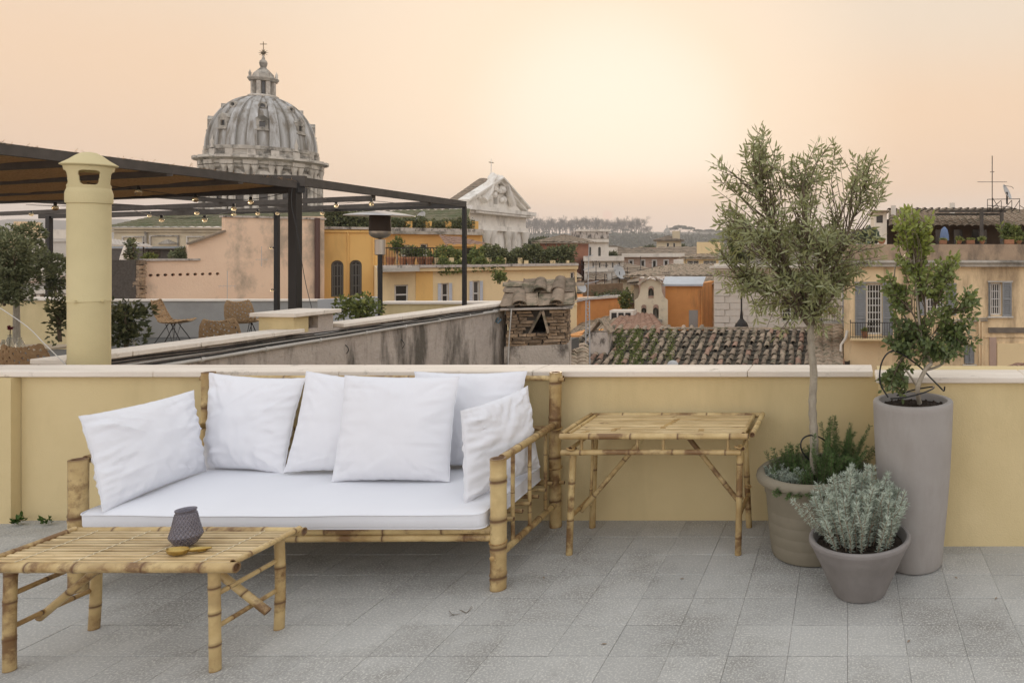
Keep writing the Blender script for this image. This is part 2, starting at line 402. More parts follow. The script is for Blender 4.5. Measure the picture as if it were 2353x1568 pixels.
# lashings on the posts
def lash(p, r, z, par):
    MB().tube([p+Vector((r*math.cos(t), r*math.sin(t), z+.003*math.sin(t))) for t in [i*2*math.pi/16 for i in range(17)]], .0045, 6, cap=False).build('lashing', bamboo_dk, par, smooth=60)
for z in (.36,.60): lash(BRp, .037, z, sofa)
lash(FRp, .0395, .235, sofa)
for z in (.275,.9): MB().bamboo(Z(BRp,z)+Vector((.03,-.02,0)), Z(BRp,z)+Vector((.062,-.02,0)), .011, .2, R, n=8).build('peg', bamboo_dk, sofa, smooth=50)
MB().lathe([(.0,-.006),(.012,-.004),(.014,0),(.009,.004),(0,.004)], (0,0,0), 12).build('cane_knot', bamboo_dk, sofa, smooth=50).matrix_local = Matrix.Translation(Z(FRp,.165)+Vector((-.012,-.037,0))-wl(sofa)) @ Matrix.Rotation(rad(90),4,'X') @ Matrix.Translation(wl(sofa)-wl(sofa))
bpy.data.objects['cane_knot'].data.transform(Matrix.Translation(wl(sofa)))
# --- mattress
def mattress():
    cs = [Vector((-3.765,3.565,0)), Vector((-1.79,3.575,0)), Vector((-1.83,4.36,0)), Vector((-3.84,4.36,0))]
    ring = []; rr = .05
    for i in range(4):
        p, a, c = cs[i], (cs[i-1]-cs[i]).normalized(), (cs[(i+1)%4]-cs[i]).normalized()
        for k in range(7):
            t = k/6; ring.append(((1-t)**2)*(p+a*rr)+2*t*(1-t)*p+t*t*(p+c*rr))
        q = cs[(i+1) % 4]+(p-cs[(i+1)%4]).normalized()*rr; s = p+c*rr
        for k in range(1, 24): ring.append(s.lerp(q, k/24))
    cen = sum(cs, Vector())/4; n = len(ring)
    b = MB(); P = []; rows = []
    def row(k, z, dz=True):
        for p in ring:
            q = cen+(p-cen)*k if k < .9 else p+(cen-p).normalized()*(1-k)
            s = .008*noise.noise(Vector((q.x*2.1, q.y*2.3, 3)))-(.010*math.exp(-((q.y-3.56)/.06)**2)*(.5+.5*math.cos((q.x+2.8)*1.4))) if dz else 0
            out_ = .006*noise.noise(Vector((q.x*3, q.y*3, z*10)))
            P.append(Vector((q.x+out_, q.y-(.012 if .33<z<.40 and k>.9 and q.y<3.7 else 0), z+s)))
        rows.append(1)
    row(.985, .314, False); row(1, .320, False); row(1.0, .345); row(1.0, .375); row(1, .396); row(.988, .405)
    for k in (.96,): pass
    for k in (.88,.8,.65,.5,.35,.2,.08): row(k, .407+.004*(1-k))
    m = len(rows)
    fs = [(i*n+j, i*n+(j+1)%n, (i+1)*n+(j+1)%n, (i+1)*n+j) for i in range(m-1) for j in range(n)]
    fs += [tuple(range(n-1,-1,-1)), tuple((m-1)*n+j for j in range(n))]
    b.add(P, fs); t = thing('mattress', 'thick white mattress pad lying on the bamboo sofa', 'mattress', (-2.8, 3.95, .31))
    b.build('pad', linen, t, smooth=60)
    top = [P[4*n+j]+Vector((0,0,.002)) for j in range(n)]; bot = [P[1*n+j]+Vector((0,0,.001)) for j in range(n)]
    for ln_, nm in ((top, 'piping'), (bot, 'piping')):
        MB().tube([p+(p-cen).normalized()*.002 for p in ln_+[ln_[0]]], .0035, 6, cap=False).build(nm, linen, t, smooth=60)
mattress()
# --- cushions
def cushion(c, th, seed, label, pinch=.055, wr=.5, sag=.0):
    BL, BR, TR, TL = c; Nn = 56; nrm = (BR-BL).cross(TL-BL).normalized()
    if nrm.y > 0: nrm = -nrm
    cen = (BL+BR+TR+TL)/4; rr = random.Random(seed)
    org = Vector((cen.x, cen.y, min(p.z for p in c)))
    sx, sz = (BR-BL).length, (TL-BL).length
    def bi(s, t): a = (s+1)/2; e = (t+1)/2; return (BL*(1-a)+BR*a)*(1-e)+(TL*(1-a)+TR*a)*e
    P = []; idx = {}
    folds = []
    for _ in range(44):
        e_ = rr.choice((0,0,1,1,2,3)) if wr > .6 else rr.randrange(4); q_ = rr.uniform(-.95,.95)
        fx, fy = ((-.86,q_),(.86,q_),(q_,-.86),(q_,.86))[e_]; fa = math.atan2(-fy*.6, -fx)+rr.uniform(-.5,.5); fl_ = rr.uniform(.12,.42)
        folds.append((fx+math.cos(fa)*fl_*.7, fy+math.sin(fa)*fl_*.7, fa, fl_, rr.uniform(.022,.05), rr.uniform(-1,1)))
    for side in (1, -1):
        for i in range(Nn+1):
            for j in range(Nn+1):
                edge = i in (0, Nn) or j in (0, Nn)
                if side == -1 and edge: idx[(side,i,j)] = idx[(1,i,j)]; continue
                s, t = math.sin((i/Nn-.5)*math.pi), math.sin((j/Nn-.5)*math.pi)
                s = s*.55+(i/Nn*2-1)*.45; t = t*.55+(j/Nn*2-1)*.45
                k = pinch*(1+.25*noise.noise(Vector((s*2,t*2,seed))))
                s2 = s*(1-k*(1-t*t)); t2 = t*(1-k*(1-s*s))
                s2 += .012*noise.noise(Vector((s*3,t*4,seed+5)))*(1 if abs(t)>.3 or abs(s)>.8 else .2)
                if abs(s) > .97 or abs(t) > .97: s2 += .008*noise.noise(Vector((s*9,t*9,seed))); t2 += .010*noise.noise(Vector((s*9,t*9,seed+3)))
                p = bi(s2, t2)
                h = th*max(0, (1-abs(s)**2.6)*(1-abs(t)**2.6))**.6*(1+.10*(-t))
                e = 1-max(0, (1-s*s)*(1-t*t))
                ca = abs(s)*abs(t)
                wv = noise.noise(Vector((s*3.2+seed, t*3.2, 1.7)))*.007+noise.noise(Vector((s*7+seed, t*7, .3)))*.002
                # puckers pulled in from seams and diagonals
                wv += .012*e*noise.noise(Vector((s*9+seed, t*2.0, .9)))*(abs(t)>.0)*abs(t)**2
                wv += .014*e*noise.noise(Vector((s*2.0, t*9+seed, 4.9)))*abs(s)**2
                for (fx, fy, fa, fl_, fw, fh) in folds:
                    dx, dy = s-fx, t-fy; al = dx*math.cos(fa)+dy*math.sin(fa); ac = -dx*math.sin(fa)+dy*math.cos(fa)
                    wv += fh*.0065*math.exp(-(al/fl_)**2-(ac/fw)**2)
                hh = h+wv*wr*1.7*min(1, h/th*2.5)
                idx[(side,i,j)] = len(P); P.append(p+nrm*side*hh)
    fs = []
    for side in (1, -1):
        for i in range(Nn):
            for j in range(Nn):
                q = (idx[(side,i,j)], idx[(side,i+1,j)], idx[(side,i+1,j+1)], idx[(side,i,j+1)])
                fs.append(q if side == 1 else tuple(reversed(q)))
    b = MB(); b.add(P, fs); t = thing('cushion', label, 'cushion', org, group='white cushions on the bamboo sofa')
    o = b.build('cushion_cover', linen, t, smooth=70)
    ed = [idx[(1,i,0)] for i in range(Nn)]+[idx[(1,Nn,j)] for j in range(Nn)]+[idx[(1,i,Nn)] for i in range(Nn,0,-1)]+[idx[(1,0,j)] for j in range(Nn,0,-1)]
    MB().tube([P[i] for i in ed+[ed[0]]], .0022, 5, cap=False).build('seam', linen, t, smooth=70)
cushion([at(236,1176,3.56), at(474,1080,4.22), at(445,896,4.28), at(181,956,3.64)], .085, 1, 'white cushion leaning on the left arm of the sofa, nearest its left post', wr=.9)
cushion([at(463,1076,4.27), at(652,1088,4.16), at(702,868,4.36), at(481,856,4.385)], .08, 2, 'white cushion standing in the back left corner of the sofa', wr=.8)
cushion([at(652,1084,4.13), at(900,1084,4.13), at(930,874,4.31), at(704,852,4.31)], .065, 3, 'white cushion half hidden behind the large middle cushion', wr=.45)
cushion([at(960,1073,4.24), at(1180,1072,4.24), at(1211,852,4.38), at(952,853,4.38)], .07, 5, 'white cushion at the back right of the sofa behind the right end cushion', wr=.5)
cushion([at(762,1105,4.00), at(1032,1105,4.00), at(1055,864,4.17), at(792,862,4.17)], .085, 4, 'large square white cushion in front at the middle of the sofa', pinch=.04, wr=.5)
cushion([at(1066,1160,3.68), at(1240,1072,4.22), at(1212,886,4.25), at(1058,943,3.76)], .075, 6, 'white cushion leaning against the right arm of the sofa', wr=1.0)

# ================================================================ SIDE TABLE
tbl = thing('bamboo_table', 'bamboo table standing against the yellow wall right of the sofa', 'table', (-1.08, 4.22, 0))
x0, x1, y0, y1 = -1.565, -.545, 3.985, 4.475; zt = .668
for (xt, xb, yt, yb) in ((-1.515,-1.545,4.02,4.035), (-.595,-.608,4.02,4.035), (-1.53,-1.553,4.42,4.425), (-.625,-.60,4.42,4.43)):
    bpart('leg', [((xb,yb,0), (xt,yt,.595 if yt<4.2 else .655), .0185, .21)], tbl)
bpart('top_rail', [((x0-.012,y0,zt), (x1+.0,y0,zt), .0165, .25)], tbl); bpart('top_rail', [((x0,y1,zt+.002), (x1+.02,y1,zt+.002), .0145, .25)], tbl)
bpart('top_rail', [((x0-.008,y0+.015,zt+.006), (x0-.008,y1-.01,zt+.006), .0145, .3)], tbl); bpart('top_rail', [((x1+.022,y0+.0,zt+.008), (x1+.022,y1,zt+.008), .0155, .22)], tbl)
bpart('side_trim', [((x0+.028,y0+.02,zt+.008), (x0+.028,y1-.02,zt+.008), .011, .3)], tbl, n=8); bpart('side_trim', [((x1-.03,y0+.02,zt+.008), (x1-.03,y1-.02,zt+.008), .011, .3)], tbl, n=8)
ns = 21
sm = MB(); sw = (y1-y0-.045)/ns
sm.box(0, 1, -sw*.46, sw*.46, -.004, .004)
slat_mesh = sm.mesh('slat', bamboo_slat)
for k in range(ns):
    y = y0+.025+sw*(k+.5)
    inst('slat', slat_mesh, tbl, (x0+.03, y, zt+.003+R.uniform(-.0012,.0012)), scale=(x1-x0-.06, 1, 1))
# scorch marks are the slats' own dark nodes
for (fx, k0, k1) in ((.50,6,14),(.53,14,17),(.24,3,6),(.72,3,5),(.10,1,3)):
    for k in range(k0, k1):
        y = y0+.025+sw*(k+.5); x = x0+(x1-x0)*fx+(k-k0)*.004+R.uniform(-.006,.006)
        nb = MB(); nb.box(x-R.uniform(.008,.02), x+R.uniform(.008,.02), y-sw*.44, y+sw*.44, zt+.006, zt+.0088); nb.build('dark_cane_node', bamboo_dk, tbl)
bpart('apron_rail', [((-1.575,4.0,.575), (-.585,4.0,.575), .0155, .27)], tbl); bpart('apron_rail', [((-1.56,4.45,.575), (-.57,4.45,.58), .0145, .27)], tbl)
bpart('apron_rail', [((-1.52,3.985,.60), (-1.52,4.47,.60), .012, .22)], tbl); bpart('apron_rail', [((-.575,3.985,.60), (-.575,4.48,.60), .012, .22)], tbl)
for u in (1336, 1464, 1524, 1672): 
    x = at(u,0,4.0).x; bpart('strut', [((x,4.0,.578), (x,4.0,.66), .008, .3)], tbl, n=8)
bpart('side_stretcher', [((-1.545,4.03,.20), (-1.55,4.43,.20), .0125, .22)], tbl, mat=bamboo_dk); bpart('side_stretcher', [((-.605,4.03,.205), (-.602,4.43,.205), .0125, .22)], tbl, mat=bamboo_dk)
bpart('brace', [((-1.545,4.22,.175), (-1.14,4.22,.655), .0145, .24)], tbl); bpart('brace', [((-.60,4.22,.19), (-.965,4.22,.655), .0145, .24)], tbl)
bpart('strut', [((-1.50,4.24,.20), (-1.485,4.24,.60), .009, .2)], tbl, n=8)
for (x, y, z) in ((-.605,4.07,.30),(-.600,4.36,.27),(-1.52,3.99,.60),(-.60,3.99,.61)):
    MB().tube([(x+.02*math.cos(t), y+.02*math.sin(t), z+.004*math.sin(2*t)) for t in [i*.42 for i in range(16)]], .0045, 5, cap=True).build('cane_binding', bamboo_dk, tbl, smooth=50)

# ================================================================ COFFEE TABLE
ct = thing('bamboo_coffee_table', 'low bamboo coffee table with slatted top in the front left corner', 'coffee table', (-2.96, 3.1, 0))
for (x, y, sp) in ((-3.375,2.93,.005),(-2.547,2.93,-.005),(-3.367,3.25,.006),(-2.54,3.25,0)):
    bpart('leg', [((x,y,0), (x+sp,y,.412), .0205, .13)], ct, mat=bamboo)
cx0, cx1, cy0, cy1, cz = -3.475, -2.455, 2.90, 3.268, .427
bpart('top_rail', [((cx0,cy0,cz), (cx1+.02,cy0,cz), .0205, .24)], ct, n=18); bpart('top_rail', [((cx0,cy1,cz), (cx1+.015,cy1,cz), .0185, .24)], ct, n=18)
bpart('side_rail', [((cx0+.012,cy0+.01,cz+.014), (cx0+.012,cy1-.005,cz+.014), .012, .2)], ct); bpart('side_rail', [((cx1-.004,cy0+.01,cz+.016), (cx1-.004,cy1-.005,cz+.016), .0125, .2)], ct)
nsl = 12; sw = (cy1-cy0-.042)/nsl
meshes = []
for k in range(3):
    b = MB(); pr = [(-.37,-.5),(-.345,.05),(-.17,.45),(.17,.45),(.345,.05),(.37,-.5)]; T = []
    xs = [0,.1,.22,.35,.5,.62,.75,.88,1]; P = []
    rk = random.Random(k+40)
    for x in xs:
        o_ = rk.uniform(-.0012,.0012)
        for (a, z) in pr: T.append(.95 if z < -.2 else (.30 if z < .2 else 0)); P.append((x, a*sw+o_, z*.010+rk.uniform(-.0006,.0006)))  # tint darkens the slat edges, painting in shade between the slats
    fs = [(i*6+j, i*6+j+1, (i+1)*6+j+1, (i+1)*6+j) for i in range(len(xs)-1) for j in range(5)]+[tuple(range(5,-1,-1)), tuple((len(xs)-1)*6+j for j in range(6))]
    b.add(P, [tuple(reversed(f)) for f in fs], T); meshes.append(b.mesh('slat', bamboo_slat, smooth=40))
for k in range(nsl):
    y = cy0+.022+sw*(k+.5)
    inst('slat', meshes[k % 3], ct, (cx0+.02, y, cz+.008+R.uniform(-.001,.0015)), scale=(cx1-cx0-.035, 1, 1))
for fx in (.13,.36,.60,.86):
    x = cx0+(cx1-cx0)*fx; pts = []
    for k in range(nsl*2+1):
        y = cy0+.022+sw*k/2; pts.append((x+(.006 if k % 2 else -.006)+(.004 if k % 4 == 1 else 0), y, cz+.0155-(0 if k % 2 else .0035)))
    MB().tube(pts, .0016, 5).build('thread', thread, ct, smooth=60)
for x, m_ in ((-3.37, bamboo_dk), (-2.545, bamboo)):
    for z in (.305,.173): bpart('stretcher', [((x,2.94,z), (x,3.25,z+.003), .0105, .13)], ct, mat=m_, n=10)
    bpart('cross_bearer', [((x,2.92,.40), (x,3.26,.40), .012, .2)], ct, n=10)
bpart('brace', [((-3.40,3.06,.145), (-3.10,3.09,.408), .0165, .16)], ct); bpart('brace', [((-2.47,3.10,.15), (-2.78,3.09,.408), .0165, .16)], ct)
# --- vase
vc = Vector((at(427,0,3.075).x, 3.075, cz+.0175))
def vprof(h): return
pts = [(0,.0),(.026,.0),(.031,.004),(.040,.016),(.0535,.038),(.0555,.045),(.052,.056),(.045,.085),(.0385,.118),(.0345,.138),(.0345,.144),(.037,.150),(.0365,.152),(.0345,.151),(.0325,.145),(.0325,.137),(.037,.117),(.043,.085),(.050,.055),(.053,.046),(.050,.038),(.037,.018),(.02,.008),(0,.007)]
fine = []
for i in range(len(pts)-1):
    for k in range(7): t = k/7; fine.append((pts[i][0]*(1-t)+pts[i+1][0]*t, pts[i][1]*(1-t)+pts[i+1][1]*t))
fine.append(pts[-1])
vt_ = thing('vase', 'smoky grey cut glass vase standing on the bamboo coffee table', 'vase', vc)
def cut(r, z, t):
    if .006 < z < .136 and r > .03: return r+.0030*abs(math.sin(11*t+z*150))*abs(math.sin(11*t-z*150))
    return r
vtn = [(.0 if not (.006 < z < .136 and r > .03) else max(0, 1-3.2*min(abs(math.sin(11*t+z*150)), abs(math.sin(11*t-z*150))))) for (r, z) in fine for t in [2*math.pi*j/176 for j in range(176)]]
MB().lathe(fine, vc, 176, fn=cut, tint=vtn).build('vase_body', smoke_glass, vt_, smooth=70)
# --- brass dish
dc = Vector((at(408,0,2.985).x, 2.985, cz+.0165))
dish = thing('brass_dish', 'small gold brass incense dish with a leaf shaped handle on the coffee table', 'dish', dc)
b = MB(); prof = [(0,.0),(.75,.0),(.95,.006),(1.06,.016),(1.0,.0175),(.88,.008),(.7,.004),(0,.0035)]; P = []; n = 32
for (r, z) in prof:
    for j in range(n):
        t = 2*math.pi*j/n; P.append(dc+Vector((r*.042*math.cos(t), r*.023*math.sin(t), z*1.35)))
k = len(prof); b.add(P, [(i*n+j, i*n+(j+1)%n, (i+1)*n+(j+1)%n, (i+1)*n+j) for i in range(k-1) for j in range(n)])
b.build('bowl', brass, dish, smooth=60)
MB().tube([dc+Vector((.03,.008,.014)), dc+Vector((.05,.022,.012)), dc+Vector((.075,.034,.010)), dc+Vector((.10,.045,.010))], [.006,.011,.009,.004], 10).build('handle', brass, dish, smooth=60)
MB().lathe([(0,0),(.014,.0),(.018,.004),(.016,.005),(0,.003)], dc+Vector((.07,.035,0)), 20).build('foot_disc', brass, dish, smooth=60)

# ================================================================ POTS
def pot(name, label, c, prof, mat, soil_r, soil_z, soil_name='soil', n=64):
    t = thing(name, label, 'plant pot', c)
    MB().lathe(prof, c, n).build('pot_body', mat, t, smooth=35)
    b = MB(); P = []; rs = [0,.25,.5,.75,.9,1.0]
    for r in rs:
        for j in range(28):
            a = 2*math.pi*j/28; P.append(c+Vector((r*soil_r*math.cos(a), r*soil_r*math.sin(a), soil_z+R.uniform(-.006,.010)*(r<1))))
    b.add(P, [(i*28+j, i*28+(j+1)%28, (i+1)*28+(j+1)%28, (i+1)*28+j) for i in range(5) for j in range(28)])
    for k in range(160):
        a = R.uniform(0,6.28); r = soil_r*math.sqrt(R.random())*.97; p = c+Vector((r*math.cos(a), r*math.sin(a), soil_z+.004)); s = R.uniform(.004,.011)
        b.add([p+Vector((-s,0,0)), p+Vector((0,-s,0)), p+Vector((s,0,.002)), p+Vector((0,s,0)), p+Vector((0,0,s))], [(0,1,4),(1,2,4),(2,3,4),(3,0,4)])
    b.build('soil', soil, t)
    return t
PT = Vector((.352, 3.92, 0)); PB = Vector((-.184, 4.10, 0)); PS = Vector((.060, 3.60, 0))
pot('tall_planter', 'tall slim grey planter against the yellow wall holding a leafy shrub', PT,
    [(0,.0),(.135,.0),(.150,.008),(.157,.022),(.165,.12),(.185,.32),(.200,.52),(.209,.70),(.2145,.85),(.2155,.872),(.212,.880),(.204,.8835),(.185,.883),(.180,.876),(.178,.80),(.17,.6),(0,.6)], pot_grey, .1785, .845)
t_ = pot('round_planter', 'big round taupe planter with olive tree and rosemary beside the tall planter', PB,
    [(0,.0),(.225,.0),(.240,.010),(.246,.03),(.252,.08),(.2515,.083),(.2535,.088),(.258,.14),(.2575,.143),(.2595,.148),(.263,.20),(.2625,.203),(.2645,.208),(.268,.26),(.2675,.263),(.2695,.268),(.275,.335),(.282,.35),(.287,.395),(.292,.405),(.312,.409),(.325,.417),(.330,.432),(.326,.449),(.314,.460),(.298,.463),(.284,.458),(.278,.44),(.274,.38),(.26,.25),(0,.25)], pot_taupe, .275, .39)
pot('bowl_planter', 'low dark grey conical pot in front, filled with silvery lavender', PS,
    [(0,.0),(.118,.0),(.130,.006),(.136,.02),(.177,.11),(.2125,.188),(.2145,.190),(.230,.225),(.241,.246),(.249,.258),(.2525,.266),(.251,.278),(.243,.285),(.233,.284),(.224,.274),(.205,.22),(.18,.15),(0,.15)], pot_small, .212, .243)
# drip irrigation hoses
def hose(label, pts, r=.0042, m=black_pl):
    pts = [Vector(p) for p in pts]; out_ = []
    for i in range(len(pts)-1):
        a, b_, c, d = pts[max(i-1,0)], pts[i], pts[i+1], pts[min(i+2,len(pts)-1)]
        for k in range(8):
            t = k/8; out_.append(.5*((2*b_)+(c-a)*t+(2*a-5*b_+4*c-d)*t*t+(3*b_-a-3*c+d)*t**3))
    out_.append(pts[-1]); return tag(MB().tube(out_, r, 7).build('drip_hose', m, smooth=60), label, 'hose')
hose('black irrigation hose looping above the tall planter beside the shrub', [at(2040,912,3.85), at(2022,880,3.85), at(2023,840,3.84), at(2038,812,3.84), at(2062,808,3.86), at(2110,840,3.9), at(2138,868,3.88), at(2160,890,3.84), at(2168,897,3.8), at(2170,888,3.79)], .0045)
hose('black irrigation hose curled on the soil of the tall planter', [at(2046,915,3.86), at(2080,912,3.82), at(2120,902,3.84), at(2143,892,3.9), at(2139,888,3.95), at(2095,896,3.98), at(2060,908,3.95)], .0042)
hose('black irrigation hose arching over the big round planter', [at(1858,1055,4.02), at(1842,1035,4.0), at(1840,1015,4.0), at(1851,1002,4.02), at(1872,1000,4.08), at(1896,1012,4.14), at(1910,1030,4.16), at(1918,1055,4.15)], .0045)

# ================================================================ PLANTS ON THE TERRACE
def spline(pts, m=6):
    pts = [Vector(p) for p in pts]; o = []
    for i in range(len(pts)-1):
        a, b_, c, d = pts[max(i-1,0)], pts[i], pts[i+1], pts[min(i+2,len(pts)-1)]
        for k in range(m):
            t = k/m; o.append(.5*((2*b_)+(c-a)*t+(2*a-5*b_+4*c-d)*t*t+(3*b_-a-3*c+d)*t**3))
    return o+[pts[-1]]
def taper(n, a, b): return [a+(b-a)*i/(n-1) for i in range(n)]
def crown_tree(t, top, r0, hubs, lobes, Yc, rnd, leafm, barkm, leaf, per, tintf, spread=.9, curl=.3, dens=.8, stem_r=.004, ang=.75):
    """limbs to hubs, twigs from hubs to tips inside the lobes, leaves along the twigs"""
    bb = MB(); lv = MB(); hp = []
    for (u, v, dy, rr) in hubs:
        h = at(u, v, Yc+dy); mid = top.lerp(h, .5)+Vector((rnd.uniform(-.03,.03), rnd.uniform(-.03,.03), rnd.uniform(-.02,.05)))
        sp = spline([top+Vector((0,0,-.04)), mid, h], 6); bb.tube(sp, taper(len(sp), r0, rr), 7); hp.append((h, sp, rr))
    for (u, v, ru, rv, cnt, dd) in lobes:
        for _ in range(int(cnt*dens)):
            while True:
                a, b_, c_ = rnd.uniform(-1,1), rnd.uniform(-1,1), rnd.uniform(-1,1)
                if a*a+b_*b_+c_*c_ < 1: break
            k = 1.0
            tip = at(u+a*ru*k, v+b_*rv*k, Yc+c_*dd)
            h, sp, rr = min(hp, key=lambda q: (q[0]-tip).length*(1 if tip.z > q[0].z-.1 else 1.8)+rnd.uniform(0,.06))
            s0 = sp[rnd.randrange(len(sp)//2, len(sp))]
            d = tip-s0; mid = s0+d*.5+Vector((rnd.uniform(-1,1), rnd.uniform(-1,1), rnd.uniform(-.2,1)))*d.length*.12
            tw = spline([s0, mid, tip], 6); ln = sum((tw[i+1]-tw[i]).length for i in range(len(tw)-1))
            bb.tube(tw, taper(len(tw), stem_r, .0012), 4)
            step = 1/per; s = max(0., ln-spread*.30)
            acc = 0.
            for i in range(len(tw)-1):
                a_, c2 = tw[i], tw[i+1]; L_ = (c2-a_).length; dr = (c2-a_).normalized()
                q = 0.
                while q < L_:
                    if acc+q > s:
                        p = a_+dr*q
                        for sd in range(2):
                            o = rvec(rnd); o = (o-dr*o.dot(dr)).normalized()
                            ld = (dr*(1-ang+rnd.uniform(-.1,.25))+o*ang+Vector((0,0,rnd.uniform(-.05,.25)))).normalized()
                            l_ = leaf[0]*rnd.uniform(.5,1.3)
                            lv.leaf(p+ld*.003, ld, l_, leaf[1]*rnd.uniform(.8,1.2), rvec(rnd), min(1,max(0,tintf(p, rnd))))
                    q += step*rnd.uniform(.7,1.3)
                acc += L_
            lv.leaf(tip, (tip-tw[-2]).normalized(), leaf[0], leaf[1], rvec(rnd), min(1,max(0,tintf(tip, rnd))))
    bb.build('branches', barkm, t, smooth=60); lv.build('crown', leafm, t)
ro = random.Random(5)
ol = thing('olive_tree', 'young olive tree with slender trunk and ragged grey green crown', 'tree', (PB.x,PB.y,.39))
Yo = 4.08
trk = spline([at(1869,1086,Yo), at(1870,1010,Yo), at(1866,930,Yo), at(1869,860,Yo), at(1863,790,Yo), at(1862,735,Yo)], 8)
b = MB(); rs = [.0245-.005*i/len(trk)+.0018*math.sin(i*1.9)+.001*math.sin(i*4.1) for i in range(len(trk))]; b.tube(trk, rs, 14); b.build('trunk', bark, ol, smooth=70)
hubs = [(1800,640,-.05,.007),(1755,560,.1,.006),(1740,430,-.02,.004),(1720,520,-.15,.005),(1830,520,.12,.007),(1845,430,-.1,.005),(1900,560,-.12,.006),(1940,470,.05,.005),(1985,430,.02,.004),(1930,640,.15,.005),(1880,640,-.2,.006),(1700,640,.0,.004),(1870,690,.1,.005)]
lobes = [(1745,385,46,96,40,.22),(1752,325,28,44,15,.12),(1720,310,16,26,5,.08),(1672,450,38,80,17,.15),(1648,400,18,38,7,.08),(1662,560,34,60,15,.15),(2010,560,30,56,12,.18),(1840,425,72,75,44,.3),(1820,370,30,30,9,.12),(1880,350,16,40,8,.1),(1915,345,20,46,9,.1),(1985,395,50,56,24,.22),(2015,362,22,26,7,.1),(2020,450,30,40,9,.15),(2035,420,14,60,5,.1),
         (1735,530,92,85,70,.38),(1850,540,100,100,96,.42),(1940,550,60,85,46,.35),(1700,640,64,50,34,.25),(1800,650,90,68,72,.38),(1890,655,78,70,64,.36),(1960,625,32,50,14,.2),(1850,735,88,38,34,.26),(1755,715,50,35,13,.2),(1650,600,18,60,7,.1),(1780,760,24,16,5,.1)]
def otint(p, r): return r.random()**1.6*.85
crown_tree(ol, trk[-1], .013, hubs, lobes, Yo, ro, olive_l, twig_m, (.050,.0100), 31, otint, spread=.60, dens=.74)
# shrub of the tall planter
sh = thing('leafy_shrub', 'multi stemmed glossy leaved shrub with lime green top growing in the tall planter', 'shrub', (PT.x,PT.y,.85))
Ys = 3.92
b = MB()
stems = [[(2112,925),(2108,890),(2125,850),(2140,835)], [(2140,835),(2118,780),(2107,700),(2100,600),(2095,520)], [(2108,890),(2080,850),(2060,845),(2035,870)],
         [(2125,850),(2165,835),(2195,790),(2212,720),(2222,680)], [(2125,850),(2120,770),(2150,680),(2165,600)], [(2118,780),(2075,720),(2055,640),(2060,600)]]
for k, s in enumerate(stems):
    sp = spline([at(u, v, Ys+(.03*k-.07 if i else 0)) for i, (u, v) in enumerate(s)], 7); b.tube(sp, taper(len(sp), (.014,.009,.006,.008,.007,.006)[k], (.010,.003,.003,.003,.003,.003)[k]), 8)
b.build('stem', bark, sh, smooth=60)
shubs = [(2100,540,-.03,.003),(2110,640,.02,.004),(2060,680,-.06,.003),(2165,640,.07,.003),(2195,760,.02,.003),(2120,760,.0,.004),(2222,700,.03,.002),(2070,800,.05,.003),(2050,868,-.05,.002),(2150,800,-.08,.003)]
slobes = [(2100,520,50,48,66,.13),(2128,560,38,30,26,.1),(2085,590,40,45,34,.14),(2120,640,62,40,46,.17),(2045,655,32,40,28,.1),(2180,610,40,42,34,.12),(2165,680,36,50,22,.15),(2060,730,32,42,20,.12),(2228,690,26,46,20,.1),(2120,740,72,45,40,.2),
          (2222,770,38,42,34,.12),(2130,800,86,36,62,.2),(2085,840,30,30,12,.12),(2050,880,34,26,24,.1),(2075,900,22,16,8,.08),(2200,815,40,34,26,.12),(2060,790,40,40,26,.14)]
rs_ = random.Random(9)
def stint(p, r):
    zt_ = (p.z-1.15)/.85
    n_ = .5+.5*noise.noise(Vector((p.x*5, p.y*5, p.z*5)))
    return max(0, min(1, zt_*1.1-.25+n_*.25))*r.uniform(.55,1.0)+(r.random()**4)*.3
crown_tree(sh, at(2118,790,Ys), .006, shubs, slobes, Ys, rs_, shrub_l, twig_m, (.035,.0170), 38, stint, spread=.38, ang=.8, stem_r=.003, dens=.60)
# rosemary and grey thyme in the big planter
def sprig(lv, st, p, d, ln, rnd, nl, nw, den, droop=.3, whorl=6, tipw=1.0, sr=.0016):
    pts = [p]; dd = d.copy(); k = 7
    for i in range(k):
        dd = (dd+Vector((rnd.uniform(-.12,.12), rnd.uniform(-.12,.12), -droop/k+rnd.uniform(-.05,.08)))).normalized(); pts.append(pts[-1]+dd*ln/k)
    st.tube(pts, taper(k+1, sr, sr*.5), 4)
    m = int(ln*den)
    for i in range(m):
        t = (i+rnd.random())/m
        if t < .12 and rnd.random() < .6: continue
        f = t*k; a = int(min(f, k-1e-6)); q = pts[a].lerp(pts[a+1], f-a); dr = (pts[a+1]-pts[a]).normalized()
        for w_ in range(whorl):
            o = rvec(rnd); o = (o-dr*o.dot(dr)).normalized()
            ld = (dr*rnd.uniform(.35,.9)+o).normalized()
            lv.quadleaf(q, ld, nl*rnd.uniform(.6,1.15)*(1-.25*abs(t-.6)), nw, rvec(rnd), rnd.random()**1.5)
rr = random.Random(21)
rm = thing('rosemary', 'green rosemary with upright sprigs filling the big round planter', 'herb', (PB.x,PB.y,.39)); lv, st = MB(), MB()
